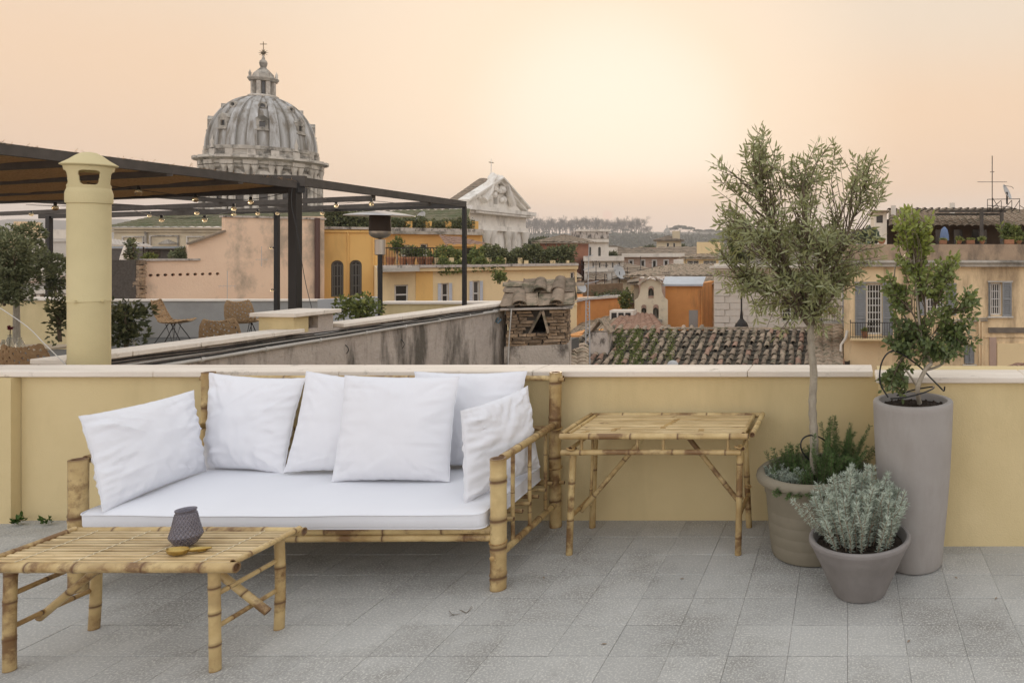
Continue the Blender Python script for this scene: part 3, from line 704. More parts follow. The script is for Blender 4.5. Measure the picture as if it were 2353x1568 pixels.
for i in range(120):
    a = rr.uniform(0, 6.28); r = .22*math.sqrt(rr.random()); p = Vector((PB.x+r*math.cos(a), PB.y+r*math.sin(a), .395))
    if p.x < PB.x-.06 and p.y < PB.y+.02 and rr.random() < .75: continue
    hgt = .10+.07*rr.random()
    if p.x > PB.x+.02: hgt += .10*rr.random()+ (.09 if rr.random() < .35 else 0)
    d = Vector(((p.x-PB.x)*1.6+rr.uniform(-.25,.25), (p.y-PB.y)*1.2+rr.uniform(-.2,.2), 1)).normalized()
    sprig(lv, st, p, d, hgt, rr, .024, .0032, 210, whorl=5)
for i in range(26):     # sprigs spilling over the front rim
    a = rr.uniform(-2.3,-.9); p = Vector((PB.x+.2*math.cos(a), PB.y+.2*math.sin(a), .40))
    sprig(lv, st, p, Vector((math.cos(a), math.sin(a), .55)).normalized(), rr.uniform(.12,.20), rr, .022, .003, 200, droop=.9, whorl=5)
for (dx, ln) in ((.16,.27),(.20,.30),(.23,.25),(.12,.22),(.06,.24),(-.13,.2),(-.16,.18)):
    sprig(lv, st, Vector((PB.x+dx*.8, PB.y+.02, .40)), Vector((dx*1.5, -.1, 1)).normalized(), ln, rr, .024, .0034, 230, droop=-.1, whorl=6)
st.build('stems', twig_m, rm); lv.build('foliage', rosem_l, rm)
ty = thing('grey_thyme', 'low mound of grey thyme at the left rim of the big planter', 'herb', (PB.x-.18,PB.y-.1,.40)); lv, st = MB(), MB()
for i in range(90):
    a = rr.uniform(0,6.28); r = .10*math.sqrt(rr.random()); p = Vector((PB.x-.175+r*1.1*math.cos(a), PB.y-.07+r*math.sin(a), .405))
    sprig(lv, st, p, Vector((rr.uniform(-.6,.6), rr.uniform(-.6,.4), 1)).normalized(), rr.uniform(.04,.085), rr, .011, .0045, 330, whorl=5)
st.build('stems', twig_m, ty); lv.build('foliage', grey_l, ty)
# silvery lavender in the low pot
lav = thing('silver_lavender', 'bushy silver grey lavender with needle leaves in the low conical pot', 'plant', (PS.x,PS.y,.25)); lv, st = MB(), MB()
for i in range(105):
    a = rr.uniform(0,6.28); r = .165*math.sqrt(rr.random()); p = Vector((PS.x+r*math.cos(a), PS.y+r*math.sin(a)-.0, .245))
    ox = (p.x-PS.x)/.17; oy = (p.y-PS.y)/.17; rad_ = math.hypot(ox, oy)
    hgt = (.36-.15*rad_**2)*rr.uniform(.75,1.08)
    if ox > .1: hgt *= rr.uniform(.85,1.1)
    d = Vector((ox*.42+rr.uniform(-.1,.1), oy*.30+rr.uniform(-.1,.1), 1)).normalized()
    k = 9; pts = [p]; dd = d.copy()
    for q in range(k):
        dd = (dd+Vector((rr.uniform(-.11,.11), rr.uniform(-.11,.11), rr.uniform(-.02,.1)))).normalized(); pts.append(pts[-1]+dd*hgt/k)
    st.tube(pts, taper(k+1, .0026, .0012), 5)
    z = .10
    while z < 1:
        f = z*k; c_ = int(min(f, k-1e-6)); q = pts[c_].lerp(pts[c_+1], f-c_); dr = (pts[c_+1]-pts[c_]).normalized()
        big = 1.0 if z > .45 else .75
        for w_ in range(20 if z > .85 else 13):
            o = rvec(rr); o = (o-dr*o.dot(dr)).normalized(); ld = (dr*rr.uniform(.15,.9 if z < .9 else 1.8)+o+Vector((0,0,-.1 if z<.5 else .05))).normalized()
            lv.quadleaf(q+dr*rr.uniform(-.006,.006), ld, .031*rr.uniform(.7,1.15)*big, .0043, rvec(rr), rr.uniform(0,1)*(.35+.65*z))
        z += rr.uniform(.05,.085)*.3/hgt
for (u, v) in ((1822,1150),(1838,1175),(1850,1160)):
    p0 = Vector((PS.x-.12, PS.y-.02, .25)); tip = at(u, v, 3.55); pts = spline([p0, p0.lerp(tip,.55)+Vector((0,0,-.015)), tip], 6); st.tube(pts, .002, 5)
    for i in range(4, len(pts)):
        for w_ in range(16): lv.quadleaf(pts[i], (rvec(rr)+Vector((-.3,0,.3))).normalized(), .022, .0034, rvec(rr), rr.random())
st.build('stems', grey_dry, lav, smooth=60); lv.build('foliage', grey_l, lav)
# a few dry leaves and stains' crumbs on the tiles
for (u, v, lab) in ((1072,1408,'dry twig lying on the tiles right of the sofa'), (1040,1412,'tiny dry leaf beside the dry twig on the tiles')):
    c = at(u, v, 1671*1.7/(v-569)); c.z = .003; b = MB()
    for k in range(4): 
        d = Vector((R.uniform(-1,1), R.uniform(-.5,.5), .08)).normalized(); b.tube([c, c+d*.02, c+d*.035+Vector((0,0,.004))], .0012, 4)
    tag(b.build('dry_twig', twig_m), lab, 'twig')

for k, (u, v, lab) in enumerate(((1800,1290,'brown dry leaf on the tiles left of the round planter base'),(2200,1330,'brown dry leaf on the tiles right of the tall planter'),(2290,1372,'curled dry leaf on the tiles near the right picture edge'),(1560,1330,'dry leaf on the tiles below the bamboo table'),(1250,1330,'dry leaf on the tiles right of the front sofa post'),(2090,1470,'small dry leaf on the front tiles below the planters'),(1380,1480,'small dry leaf on the open tiles in front'))):
    c = at(u, v, 1671*1.7/(v-569)); c.z = .004; b = MB(); b.leaf(c, Vector((math.cos(k*2.1), math.sin(k*2.1), .12)).normalized(), .028, .009, Vector((0,0,1)), 0); tag(b.build('dry_leaf', grey_dry), lab, 'leaf')
# ================================================================ MID GROUND AND CITY
bm = lambda *a, **k: M(*a, **k)
stain_w = M('stained_plaster', (.50,.44,.38), (.43,.37,.32), 3, rough=.95, dirt=(.085,.075,.06), dscale=1.1, dthr=(.46,.60), dstretch=(2.4,2.4,.5), dmax=.9, bump=.9, bscale=18, bdist=.02)
chim_pl = M('chimney_plaster', (.52,.46,.40), (.44,.385,.33), 6, rough=.95, dirt=(.07,.06,.05), dscale=2.2, dthr=(.50,.62), dstretch=(1.5,1.5,.7), dmax=.9, bump=.9, bscale=26, bdist=.02)
brick_m = M('old_brick', (.36,.255,.165), (.23,.165,.11), 20, rough=.95, rnd=.4, dirt=(.045,.038,.03), dscale=9, dthr=(.52,.68), dmax=.8, bump=.8, bscale=60, bdist=.01)
mortar_m = M('mortar', (.10,.085,.07), (.06,.05,.04), 15, rough=1)
coppo_m = M('old_roof_tile', (.36,.275,.20), (.23,.18,.13), 12, rough=.95, rnd=.35, dirt=(.09,.09,.055), dscale=5, dthr=(.48,.62), dmax=.85, bump=.6, bscale=50, bdist=.01)
coppo_red = M('red_roof_tile', (.36,.225,.16), (.27,.17,.12), 12, rough=.95, rnd=.25, dirt=(.09,.08,.06), dscale=5, dthr=(.52,.70), dmax=.7, bump=.5, bscale=40, bdist=.01)
roof_far = M('weathered_roof', (.30,.23,.165), (.19,.15,.11), 1.5, rough=1, dirt=(.07,.07,.05), dscale=.8, dthr=(.5,.7), dmax=.8, rnd=.2)
roof_moss = M('mossy_roof', (.20,.17,.11), (.12,.125,.06), .45, rough=1, dirt=(.09,.105,.045), dscale=.5, dthr=(.42,.62), dmax=.9)
pink_w = M('pink_plaster', (.80,.59,.42), (.74,.53,.375), .6, rough=.95, dirt=(.30,.25,.19), dscale=.45, dthr=(.55,.66), dstretch=(1,1,.6), dmax=.75, bump=.5, bscale=12, bdist=.02)
orange_w = M('orange_yellow_plaster', (.76,.48,.17), (.70,.43,.15), .8, rough=.95, dirt=(.40,.24,.09), dscale=.5, dthr=(.5,.75), dstretch=(1.5,1.5,.4), dmax=.6, bump=.3, bscale=12)
cream_w = M('cream_plaster', (.76,.59,.34), (.70,.54,.31), .8, rough=.95, dirt=(.38,.29,.17), dscale=.6, dthr=(.5,.75), dstretch=(1.5,1.5,.4), dmax=.6, bump=.3, bscale=12)
peach_w = M('peach_plaster', (.80,.61,.37), (.73,.55,.33), .9, rough=.95, dirt=(.30,.21,.13), dscale=.9, dthr=(.48,.66), dstretch=(1.6,1.6,.45), dmax=.8, bump=.4, bscale=12)
deep_or = M('deep_orange_plaster', (.74,.35,.12), (.62,.28,.095), 1, rough=.95, dirt=(.28,.14,.06), dscale=.7, dthr=(.5,.7), dstretch=(1.6,1.6,.4), dmax=.7)
pale_y = M('pale_yellow_stucco', (.62,.52,.36), (.56,.47,.32), .5, rough=.95, dirt=(.28,.23,.16), dscale=.3, dthr=(.5,.75), dmax=.6)
white_w = M('off_white_plaster', (.72,.66,.57), (.64,.58,.50), .8, rough=.95, dirt=(.32,.28,.23), dscale=.5, dthr=(.52,.75), dstretch=(1.5,1.5,.5), dmax=.7)
grey_w = M('grey_render_wall', (.37,.36,.335), (.32,.31,.29), 1.2, rough=.95, dirt=(.18,.17,.16), dscale=.8, dthr=(.5,.8), dmax=.5, bump=.4, bscale=30)
lgrey_w = M('light_grey_render', (.45,.45,.44), (.40,.40,.40), 2, rough=.95)
brown_w = M('brown_stone_wall', (.44,.31,.24), (.37,.26,.20), .9, rough=.95, rnd=.1)
church_st = M('church_travertine', (.66,.61,.53), (.50,.455,.39), .6, rough=.9, dirt=(.13,.115,.09), dscale=.55, dthr=(.50,.66), dstretch=(1,1,.6), dmax=.85)
drum_st = M('drum_stone', (.54,.50,.43), (.36,.325,.275), .8, rough=.9, dirt=(.085,.08,.065), dscale=.7, dthr=(.45,.62), dstretch=(1,1,.8), dmax=.9)
facade_st = M('pale_church_facade', (.86,.82,.75), (.74,.70,.63), .5, rough=.9, dirt=(.25,.22,.18), dscale=.45, dthr=(.52,.72), dstretch=(1,1,.5), dmax=.7)
lead_m = M('lead_sheet', (.56,.56,.55), (.31,.295,.265), .75, stretch=(1.6,1.6,.12), rough=.6, spec=.4, tint=(.15,.135,.105), dirt=(.16,.13,.09), dscale=.5, dthr=(.46,.62), dstretch=(2.2,2.2,.22), dmax=.85)
dark_win = M('dark_window_pane', (.03,.028,.026), rough=.15, spec=.6)
cover_m = M('grey_shutter', (.26,.262,.26), (.215,.217,.213), 6, rough=.7, rnd=.08)
shut_w = M('white_shutter', (.56,.57,.60), (.50,.51,.54), 5, rough=.7)
frame_w = M('white_window_frame', (.66,.64,.60), rough=.6)
arch_frame = M('grey_window_frame', (.12,.115,.10), rough=.6)
wood_dk = M('brown_pergola_beam', (.095,.084,.073), (.065,.057,.05), 8, rough=.7, bump=.3, bscale=50)
chan_m = M('shade_tinted_channel_tile', (.10,.08,.06), (.06,.055,.04), 8, rough=1)  # darker tile colour paints the shadow in the gaps between cover tiles
steel_bk = M('black_steel_post', (.010,.0095,.009), (.014,.013,.012), 8, rough=.5, spec=.5)
thatch_m = M('thatch_matting', (.70,.50,.29), (.33,.21,.11), 60, stretch=(1,1,1), rough=1, transl=.42, bump=1, bscale=120, bdist=.03)
rattan_m = M('rattan', (.46,.31,.17), (.32,.20,.10), 20, rough=.7, bump=.4, bscale=100)
iron_m = M('dark_iron', (.035,.03,.027), rough=.6, metal=.3)
steel_m = M('brushed_steel', (.50,.46,.40), rough=.35, metal=.8)
pipe_w = M('white_pipe', (.58,.56,.52), (.50,.48,.44), 6, rough=.5)
rust_pipe = M('brown_downpipe', (.10,.055,.045), rough=.6)
terra_m = M('terracotta', (.36,.17,.09), (.28,.13,.07), 10, rough=.9, rnd=.2)
bulb_m = glass_mat('bulb_glass', (.9,.78,.55), .05, .9)
bush_m = M('terrace_leaf', (.075,.105,.03), (.125,.15,.045), 1.5, rough=.6, tint=(.32,.34,.10), transl=.2)
bush_dk = M('dark_shrub_leaf', (.05,.068,.03), (.10,.105,.05), 1.5, rough=.6, tint=(.22,.23,.10), transl=.2)
olv2 = M('far_olive_leaf', (.10,.12,.055), (.15,.16,.08), 2, rough=.6, tint=(.28,.29,.15), transl=.2)
far_tree = M('hill_tree_foliage', (.045,.055,.03), (.07,.075,.04), .05, rough=1)
bare_m = M('bare_branches', (.12,.095,.07), (.09,.07,.05), 1, rough=1)
blue_cl = M('blue_cloth', (.12,.17,.28), (.16,.22,.34), 5, rough=.9)
asph = M('street', (.06,.06,.058), (.05,.05,.048), .3, rough=.95)
hill_m = M('wooded_hill', (.06,.065,.04), (.10,.09,.06), .02, rough=1, dirt=(.20,.17,.13), dscale=.012, dthr=(.62,.68), dmax=.6, bump=1, bscale=.08, bdist=4)

# ---- ground, far hills
g = MB(); g.box(-2950, 2950, -45, 2700, -24, -22); tag(g.build('street_ground', asph), kind='structure')
def hill(name, Y, dep, prof, zb=-22, seed=0, mat=hill_m):
    """ridge following (u,v) skyline points at distance Y"""
    b = MB(); us = [p[0] for p in prof]; n = 150; m = 12; P = []
    for i in range(n+1):
        u = us[0]+(us[-1]-us[0])*i/n
        for k in range(len(prof)-1):
            if prof[k][0] <= u <= prof[k+1][0]: break
        (ua, va), (ub, vb) = prof[k], prof[k+1]; v = va+(vb-va)*(u-ua)/(ub-ua)
        top = at(u, v, Y)
        for j in range(m+1):
            t = j/m; y = Y-dep+dep*t*1.0; sx = top.x*(y/Y)
            h = zb+(top.z-zb)*(math.sin(t*math.pi/2)**1.2)
            h += noise.noise(Vector((sx*.006, y*.006, seed)))*14*t*(1-t)*2+noise.noise(Vector((sx*.05, y*.05, seed)))*2.6*(.4+t*.6)+noise.noise(Vector((sx*.2, y*.2, seed)))*1.2
            P.append((sx, y, h))
        P.append((top.x*1.1, Y+dep*.6, zb))
    w_ = m+2
    b.add(P, [(i*w_+j, (i+1)*w_+j, (i+1)*w_+j+1, i*w_+j+1) for i in range(n) for j in range(w_-1)])
    tag(b.build(name, mat, smooth=60), kind='structure')
hill('far_hills', 2000, 600, [(-900,560),(-300,520),(-60,512),(40,503),(120,505),(200,512),(262,502),(330,508),(390,516),(520,530),(900,540),(1200,538),(1500,535),(1700,530),(2300,535),(3400,545)], seed=3)
hill('near_hill', 1250, 500, [(-1200,575),(0,570),(400,560),(900,556),(1180,548),(1210,541),(1300,540),(1390,543),(1480,548),(1520,546),(1600,540),(1680,541),(1800,546),(2400,555),(3400,570)], seed=8)

# ---- generic facade builder: local x along the front, y into the building
def frame(A, B):
    A = Vector((A.x, A.y, 0)); B = Vector((B.x, B.y, 0)); e = (B-A).normalized(); n = Vector((-e.y, e.x, 0))
    if n.dot(A) < 0: n = -n
    return (lambda p: A+e*p.x+n*p.y+Vector((0,0,p.z))), (B-A).length, e, n, A
class Fac:
    def __init__(s, u0, Y0, u1, Y1):
        if Y1 is None or isinstance(Y1, str):      # front square to the line of sight at its left end
            kA, kB = (u0-U0)/F, (u1-U0)/F; t_ = (kB-kA)*Y0/(1+kA*kB); Y1 = Y0-t_*kA+(float(Y1) if Y1 else 0)
        s.A, s.B = at(u0,V0,Y0), at(u1,V0,Y1); s.tf, s.L, s.e, s.n, s.O = frame(s.A, s.B)
    def sx(s, u):          # distance along the facade seen at picture column u
        k = (u-U0)/F; A, e = s.O, s.e
        return (k*A.y-A.x)/(e.x-k*e.y)
    def sz(s, u, v): y = s.O.y+s.e.y*s.sx(u); return H-(v-V0)*y/F
    def depth(s, u): return s.O.y+s.e.y*s.sx(u)
    def mb(s): return MB(s.tf)
    def base(s, z=0): p = s.tf(Vector((s.L/2, 0, 0))); return Vector((p.x, p.y, z))
def muntins(b, x0, x1, z0, z1, y, nx, nz, w=.03, fw=.05, d=.03):
    for i in range(nx+1):
        x = x0+(x1-x0)*i/nx; q = fw if i in (0, nx) else w; b.box(x-q/2, x+q/2, y, y+d, z0, z1)
    for i in range(nz+1):
        z = z0+(z1-z0)*i/nz; q = fw if i in (0, nz) else w; b.box(x0, x1, y-.002, y+d-.004, z-q/2, z+q/2)
def shutter(fc, par, x0, x1, z0, z1, y, mat, lou=True, secs=1):
    b = fc.mb(); w = min(.07, (x1-x0)*.16)
    b.box(x0, x0+w, y, y+.045, z0, z1); b.box(x1-w, x1, y, y+.045, z0, z1)
    for k in range(secs+1):
        z = z0+(z1-z0-w)*k/secs; b.box(x0+w, x1-w, y+.002, y+.043, z, z+w)
    o = b.build('shutter', mat, par)
    n = int((z1-z0)/.065)
    b = fc.mb()
    for k in range(n):
        z = z0+w+(z1-z0-2*w)*(k+.5)/n
        b.add([(x0+w,y+.008,z-.035),(x1-w,y+.008,z-.035),(x1-w,y+.036,z+.02),(x0+w,y+.036,z+.02),(x0+w,y+.014,z-.04),(x1-w,y+.014,z-.04),(x1-w,y+.042,z+.015),(x0+w,y+.042,z+.015)],
              [(0,1,2,3),(7,6,5,4),(0,4,5,1),(2,6,7,3)])
    tag(b.build('louvre', mat, o), kind='stuff')
def window(fc, par, x0, x1, z0, z1, style='dark', y=0, rec=.14, fm=None, sm=None, lite=None):
    """style: dark, grid, arch"""
    fm = fm or frame_w
    b = fc.mb()
    if 'grid' in style: muntins(b, x0+.02, x1-.02, z0+.02, z1-.02, y+rec-.05, 5, max(4, int((z1-z0)/.2)), .02, .06)
    elif 'arch' in style:
        r = (x1-x0)/2
        b.slab(arch(x0+.01, x1-.01, z0+.01, z1-.01), [arch(x0+.07, x1-.07, z0+.07, z1-.07)], y+rec-.05, .05)
        for i in (1, 2, 3): x = x0+(x1-x0)*i/4; b.box(x-.02, x+.02, y+rec-.045, y+rec-.005, z0+.05, z1-r*.35*(1 if i == 2 else 1.8)-.05)
        for k in range(1, 4): z = z0+(z1-z0-r)*k/3; b.box(x0+.05, x1-.05, y+rec-.043, y+rec-.008, z-.02, z+.02)
    else: muntins(b, x0+.02, x1-.02, z0+.02, z1-.02, y+rec-.05, 2 if (x1-x0) > .5 else 1, 2 if 'plain' not in style else 1, .05, .06)
    if 'arch' in style: fm = arch_frame
    w_ = b.build('window', fm, par)
    b = fc.mb()
    if 'arch' in style: b.slab(arch(x0+.005, x1-.005, z0+.005, z1-.005), [], y+rec, .02)
    else: b.box(x0+.005, x1-.005, y+rec, y+rec+.02, z0+.005, z1-.005)
    b.build('pane', dark_win, w_)
    if sm:
        w = (x1-x0)*(.52 if 'half' not in style else .9)
        shutter(fc, w_, x0-w, x0-.01, z0, z1, y-.06, sm); 
        if 'half' not in style: shutter(fc, w_, x1+.01, x1+w, z0, z1, y-.06, sm)
        else: pass
    return w_
def bld(name, label, u0, Y0, u1, Y1, vt, dep, wm, wins=(), zb=-22., roofm=None, cat='building', group=None, pr=.0, th=.3, zt=None, par=None):
    """box building with a front wall cut for its windows; wins: (u0,u1,v0,v1,style,shutterMat)"""
    fc = Fac(u0, Y0, u1, Y1); zt = zt if zt is not None else H-(vt-V0)*fc.A.y/F
    t = par or thing(name, label, cat, fc.base(zb if zb > -10 else 0), group)
    holes = []; ws = []
    for w in wins:
        ua, ub, va, vb, st = w[:5]; um = (ua+ub)/2
        x0, x1, z1, z0 = fc.sx(ua), fc.sx(ub), fc.sz(um, va), fc.sz(um, vb)
        holes.append(arch(x0,x1,z0,z1) if 'arch' in st else rect(x0,x1,z0,z1)); ws.append((x0,x1,z0,z1,st,w[5] if len(w) > 5 else None))
    b = fc.mb(); b.slab(rect(0, fc.L, zb, zt), holes, 0, th)
    b.box(0, .3, th, dep, zb, zt-.002); b.box(fc.L-.3, fc.L, th, dep, zb, zt-.002); b.box(.3, fc.L-.3, dep-.3, dep, zb, zt-.004)
    b.box(.3, fc.L-.3, th, dep-.3, zt-.35, zt-.05)
    b.build('wall', wm, t)
    for (x0,x1,z0,z1,st,sm) in ws: window(fc, t, x0, x1, z0, z1, st, sm=sm, rec=min(.16, th*.7))
    t['_'] = 0; del t['_']
    return t, fc, zt
def strip(fc, par, name, u0, u1, z0, z1, y0, y1, mat, x0=None, x1=None):
    b = fc.mb(); b.box(fc.sx(u0) if x0 is None else x0, fc.sx(u1) if x1 is None else x1, y0, y1, z0, z1); return b.build(name, mat, par)
def tilesheet(b, P00, P10, P11, P01, sp=.24, amp=.045, rows=.38, step=.03, tint=None):
    """corrugated coppi sheet: P00-P10 eave, P01-P11 ridge; real waves and course steps"""
    w = ((P10-P00).length+(P11-P01).length)/2; hgt = (P01-P00).length
    nc = max(2, int(w/sp)); nr = max(1, int(hgt/rows)); nrm = (P10-P00).cross(P01-P00).normalized()
    if nrm.z < 0: nrm = -nrm
    nx = nc*4; P = []
    def pt(s, t): return (P00*(1-s)+P10*s)*(1-t)+(P01*(1-s)+P11*s)*t
    for r in range(nr):
        for e in (0, 1):
            t = (r+e)/nr
            for i in range(nx+1):
                c = abs(math.sin(math.pi*i/4))**.8
                P.append(pt(i/nx, t)+nrm*(amp*c+(step if e == 0 else 0)+.006*noise.noise(Vector((i//4*1.7, r*3.1, 0)))*4))
    W_ = nx+1; fs = []
    for r in range(nr*2-1):
        for i in range(nx): fs.append((r*W_+i, r*W_+i+1, (r+1)*W_+i+1, (r+1)*W_+i))
    b.add(P, fs, tint)
def hiproof(fc, par, zt, dep, rise, over=.3, mat=None, sp=.6, rows=.9, inset=None, name='roof', gable=False):
    L_ = fc.L; i_ = inset if inset is not None else min(dep/2, L_/2)*.98
    if gable: i_ = -over
    tf = fc.tf; V = lambda x, y, z: tf(Vector((x, y, z)))
    e = [V(-over,-over,zt), V(L_+over,-over,zt), V(L_+over,dep+over,zt), V(-over,dep+over,zt)]
    r0, r1 = V(i_, dep/2, zt+rise), V(L_-i_, dep/2, zt+rise)
    b = MB(); amp = sp*(.16 if sp < .5 else .10)
    tilesheet(b, e[0], e[1], r1, r0, sp, amp, rows, amp*.5); tilesheet(b, e[2], e[3], r0, r1, sp, amp, rows, amp*.5)
    if not gable:
        tilesheet(b, e[1], e[2], r1, r1, sp, amp, rows, amp*.5); tilesheet(b, e[3], e[0], r0, r0, sp, amp, rows, amp*.5)
    b.add([p-Vector((0,0,.12)) for p in e]+[p for p in e], [(3,2,1,0),(0,1,5,4),(1,2,6,5),(2,3,7,6),(3,0,4,7)])
    if gable:
        b.add([e[0], e[3], r0], [(0,1,2)]); b.add([e[1], e[2], r1], [(0,1,2)])
    return b.build(name, mat or roof_far, par)
def bush(name, label, c, r, n, ls, mat=None, seed=0, cat='shrub', group=None, stem=True, sq=1.0, tl=.8, kind=None):
    rnd = random.Random(seed+int(c[0]*10)+n); c = Vector(c); r = Vector(r); b = MB()
    t = thing(name, label, cat, (c.x, c.y, c.z-r.z), group)
    lobes = [(rvec(rnd)*rnd.uniform(.15,.82), rnd.uniform(.18,.46)) for _ in range(18)]
    for i in range(n):
        lc, lr = rnd.choice(lobes); d = rvec(rnd); p = lc+d*lr*rnd.uniform(.55,1)**.6
        q = c+Vector((p.x*r.x, p.y*r.y, p.z*r.z)); ld = (d+rvec(rnd)*.8+Vector((0,0,.3))).normalized()
        b.quadleaf(q, ld, ls*rnd.uniform(.6,1.3), ls*.5*sq, rvec(rnd), rnd.random()**2*tl*(1.2 if p.z > .2 else .6))
    b.build('foliage', mat or bush_m, t)
    if stem:
        s = MB()
        for k in range(4): lc, lr = lobes[k]; s.tube([(c.x, c.y, c.z-r.z*1.0), c+Vector((lc.x*r.x*.4, lc.y*r.y*.4, -.2*r.z)), c+Vector((lc.x*r.x, lc.y*r.y, lc.z*r.z))], [ls*.28, ls*.2, ls*.08], 5)
        s.build('stem', twig_m, t)
    return t
def leafmass(name, label, fc, ua, ub, va, vb, y, dy, n, ls, mat=None, seed=0, cat='hedge', group=None, tl=.8):
    """trailing planting along a terrace edge; va top, vb bottom"""
    rnd = random.Random(seed+n+int(ua)); b = MB(); um = (ua+ub)/2
    x0, x1, z1, z0 = fc.sx(ua), fc.sx(ub), fc.sz(um, va), fc.sz(um, vb)
    o = fc.tf(Vector(((x0+x1)/2, y, 0))); t = thing(name, label, cat, (o.x, o.y, z0), group)
    for i in range(n):
        x = rnd.uniform(x0, x1); k = .5+.5*noise.noise(Vector((x*1.4+seed, 2.2, 0)))*.9+.5*noise.noise(Vector((x*5+seed, 7.2, 0))); top = z0+(z1-z0)*max(.35, min(1.1, k+.35))
        z = z0+(top-z0)*rnd.random()**.8; q = fc.tf(Vector((x, y+rnd.uniform(-dy, dy), z)))
        b.quadleaf(q, (rvec(rnd)+Vector((0,0,.3))).normalized(), ls*rnd.uniform(.6,1.3), ls*.5, rvec(rnd), rnd.random()**2*tl)
    b.build('foliage', mat or bush_m, t)
    s = MB()
    for k in range(max(2, int((x1-x0)/.5))):
        x = x0+(x1-x0)*(k+.5)/max(2, int((x1-x0)/.5)); s.tube([fc.tf(Vector((x, y, z0))), fc.tf(Vector((x+rnd.uniform(-.1,.1), y, z0+(z1-z0)*.7)))], ls*.15, 4)
    tag(s.build('stems', twig_m, t), kind='stuff')
    return t

# ================================================================ OWN BUILDING, SIDE PARAPET, PIPES
base = MB(); base.box(-7.5, 3.5, -1.5, 4.70, -22, -.13); tag(base.build('building_body', plaster_y), 'own building below the terrace, hidden by the parapet', 'building')
# --- side parapet receding to the left rear
sp_A, sp_B = at(0, 842, 1671*.765/273), at(1150, 695, 1671*.765/126)
sdir = Vector((sp_B.x-sp_A.x, sp_B.y-sp_A.y, 0)).normalized(); sprp = Vector((sdir.y, -sdir.x, 0))   # to the right of the line
def sfr(p): return Vector((sp_A.x, sp_A.y, 0))+sdir*p.x+sprp*p.y+Vector((0,0,p.z))
def slen(u):                        # run along the line at picture column u
    k = (u-U0)/F; return (k*sp_A.y-sp_A.x)/(sdir.x-k*sdir.y)
sw_ = thing('side_parapet', 'stained grey brown wall with white coping receding behind the flue', 'wall', (sp_A.x, sp_A.y, 0)); SL = slen(1152)
MB(sfr).box(.28, SL, -.16, .085, -22, .903).build('wall_body', stain_w, sw_)
cuts = [-.1, slen(270), slen(430), slen(600), slen(672)]
for a, c in zip(cuts, cuts[1:]): MB(sfr).box(a+.003 if a > 0 else .26, c-.003, -.15, .13, .905, .942).build('coping_slab', travertine, sw_, bevel=.005)
for a, c in ((slen(762), slen(900)), (slen(900), slen(1040)), (slen(1040), SL)): MB(sfr).box(a+.003, c-.003, -.15, .13, .905, .942).build('coping_slab', travertine, sw_, bevel=.005)
# --- marble topped vent block on the parapet
vb_ = thing('vent_block', 'square yellow vent block with marble slab top on the side parapet', 'vent', tuple(sfr(Vector((slen(700), 0, .9)))))
a0, a1 = slen(657), slen(752)
MB(sfr).box(a0, a0+.16, -.28, .08, .80, 1.055).build('vent_side', plaster_y, vb_); MB(sfr).box(a1-.2, a1-.02, -.28, .08, .80, 1.055).build('vent_side', stain_w, vb_)
MB(sfr).box(a0+.16, a1-.2, -.28, -.16, .80, 1.054).build('vent_back', plaster_y, vb_); MB(sfr).box(a0+.16, a1-.2, -.16, .078, .80, .93).build('vent_sill', stain_w, vb_)
MB(sfr).box(a0-.04, a1+.03, -.34, .13, 1.057, 1.095).build('vent_slab', travertine, vb_, bevel=.006)
# --- pipes and cables under the coping
def prun(u0, u1, y, z, r, mat, name, lab, sagk=.0, clips=None, cat='pipe', n=24, seed=1):
    s0, s1 = slen(u0) if u0 is not None else .35, slen(u1); pts = []
    for i in range(n+1):
        t = i/n; pts.append(sfr(Vector((s0+(s1-s0)*t, y+.006*noise.noise(Vector((t*9,seed,0))), z(t)+sagk*noise.noise(Vector((t*7,seed,5)))))))
    t_ = thing(name, lab, cat, tuple(pts[0])); MB().tube(pts, r, 8).build('run', mat, t_, smooth=60)
    if clips:
        for k in range(clips):
            t = (k+.5)/clips; p = sfr(Vector((s0+(s1-s0)*t, y, z(t)))); MB().tube([p-sdir*.012, p+sdir*.012], r*1.35, 10).build('clip', mat, t_, smooth=40)
    return t_
prun(None, 1150, .105, lambda t: .792+.052*t, .018, pipe_w, 'conduit', 'white plastic conduit with clips along the stained parapet', clips=9)
prun(700, 1145, .095, lambda t: .868, .010, pipe_w, 'conduit', 'thinner white conduit above the clipped one near the brick chimney', clips=4)
prun(None, 1135, .098, lambda t: .842+.02*t, .007, pipe_w, 'conduit', 'thin pale conduit running between the black cables on the parapet')
for k, (z, r, lab) in enumerate(((.882, .006, 'uppermost black cable tucked right under the parapet coping'), (.862, .006, 'middle black cable along the stained parapet'), (.822, .007, 'lowest black cable just above the white conduit'))):
    prun(None, 1140-25*k, .10+.008*k, lambda t, z=z: z+(.872-z)*t*.6, r, black_pl, 'cable', lab, sagk=.012, cat='cable', seed=k+3)
jb = sfr(Vector((slen(1150), .10, .83))); MB().box(jb.x-.05, jb.x+.04, jb.y-.05, jb.y+.03, jb.z-.06, jb.z+.05).build('junction_box', pipe_w, None, bevel=.006); o = bpy.data.objects['junction_box']; tag(o, 'small white junction box at the end of the conduit beside the brick chimney', 'junction box')
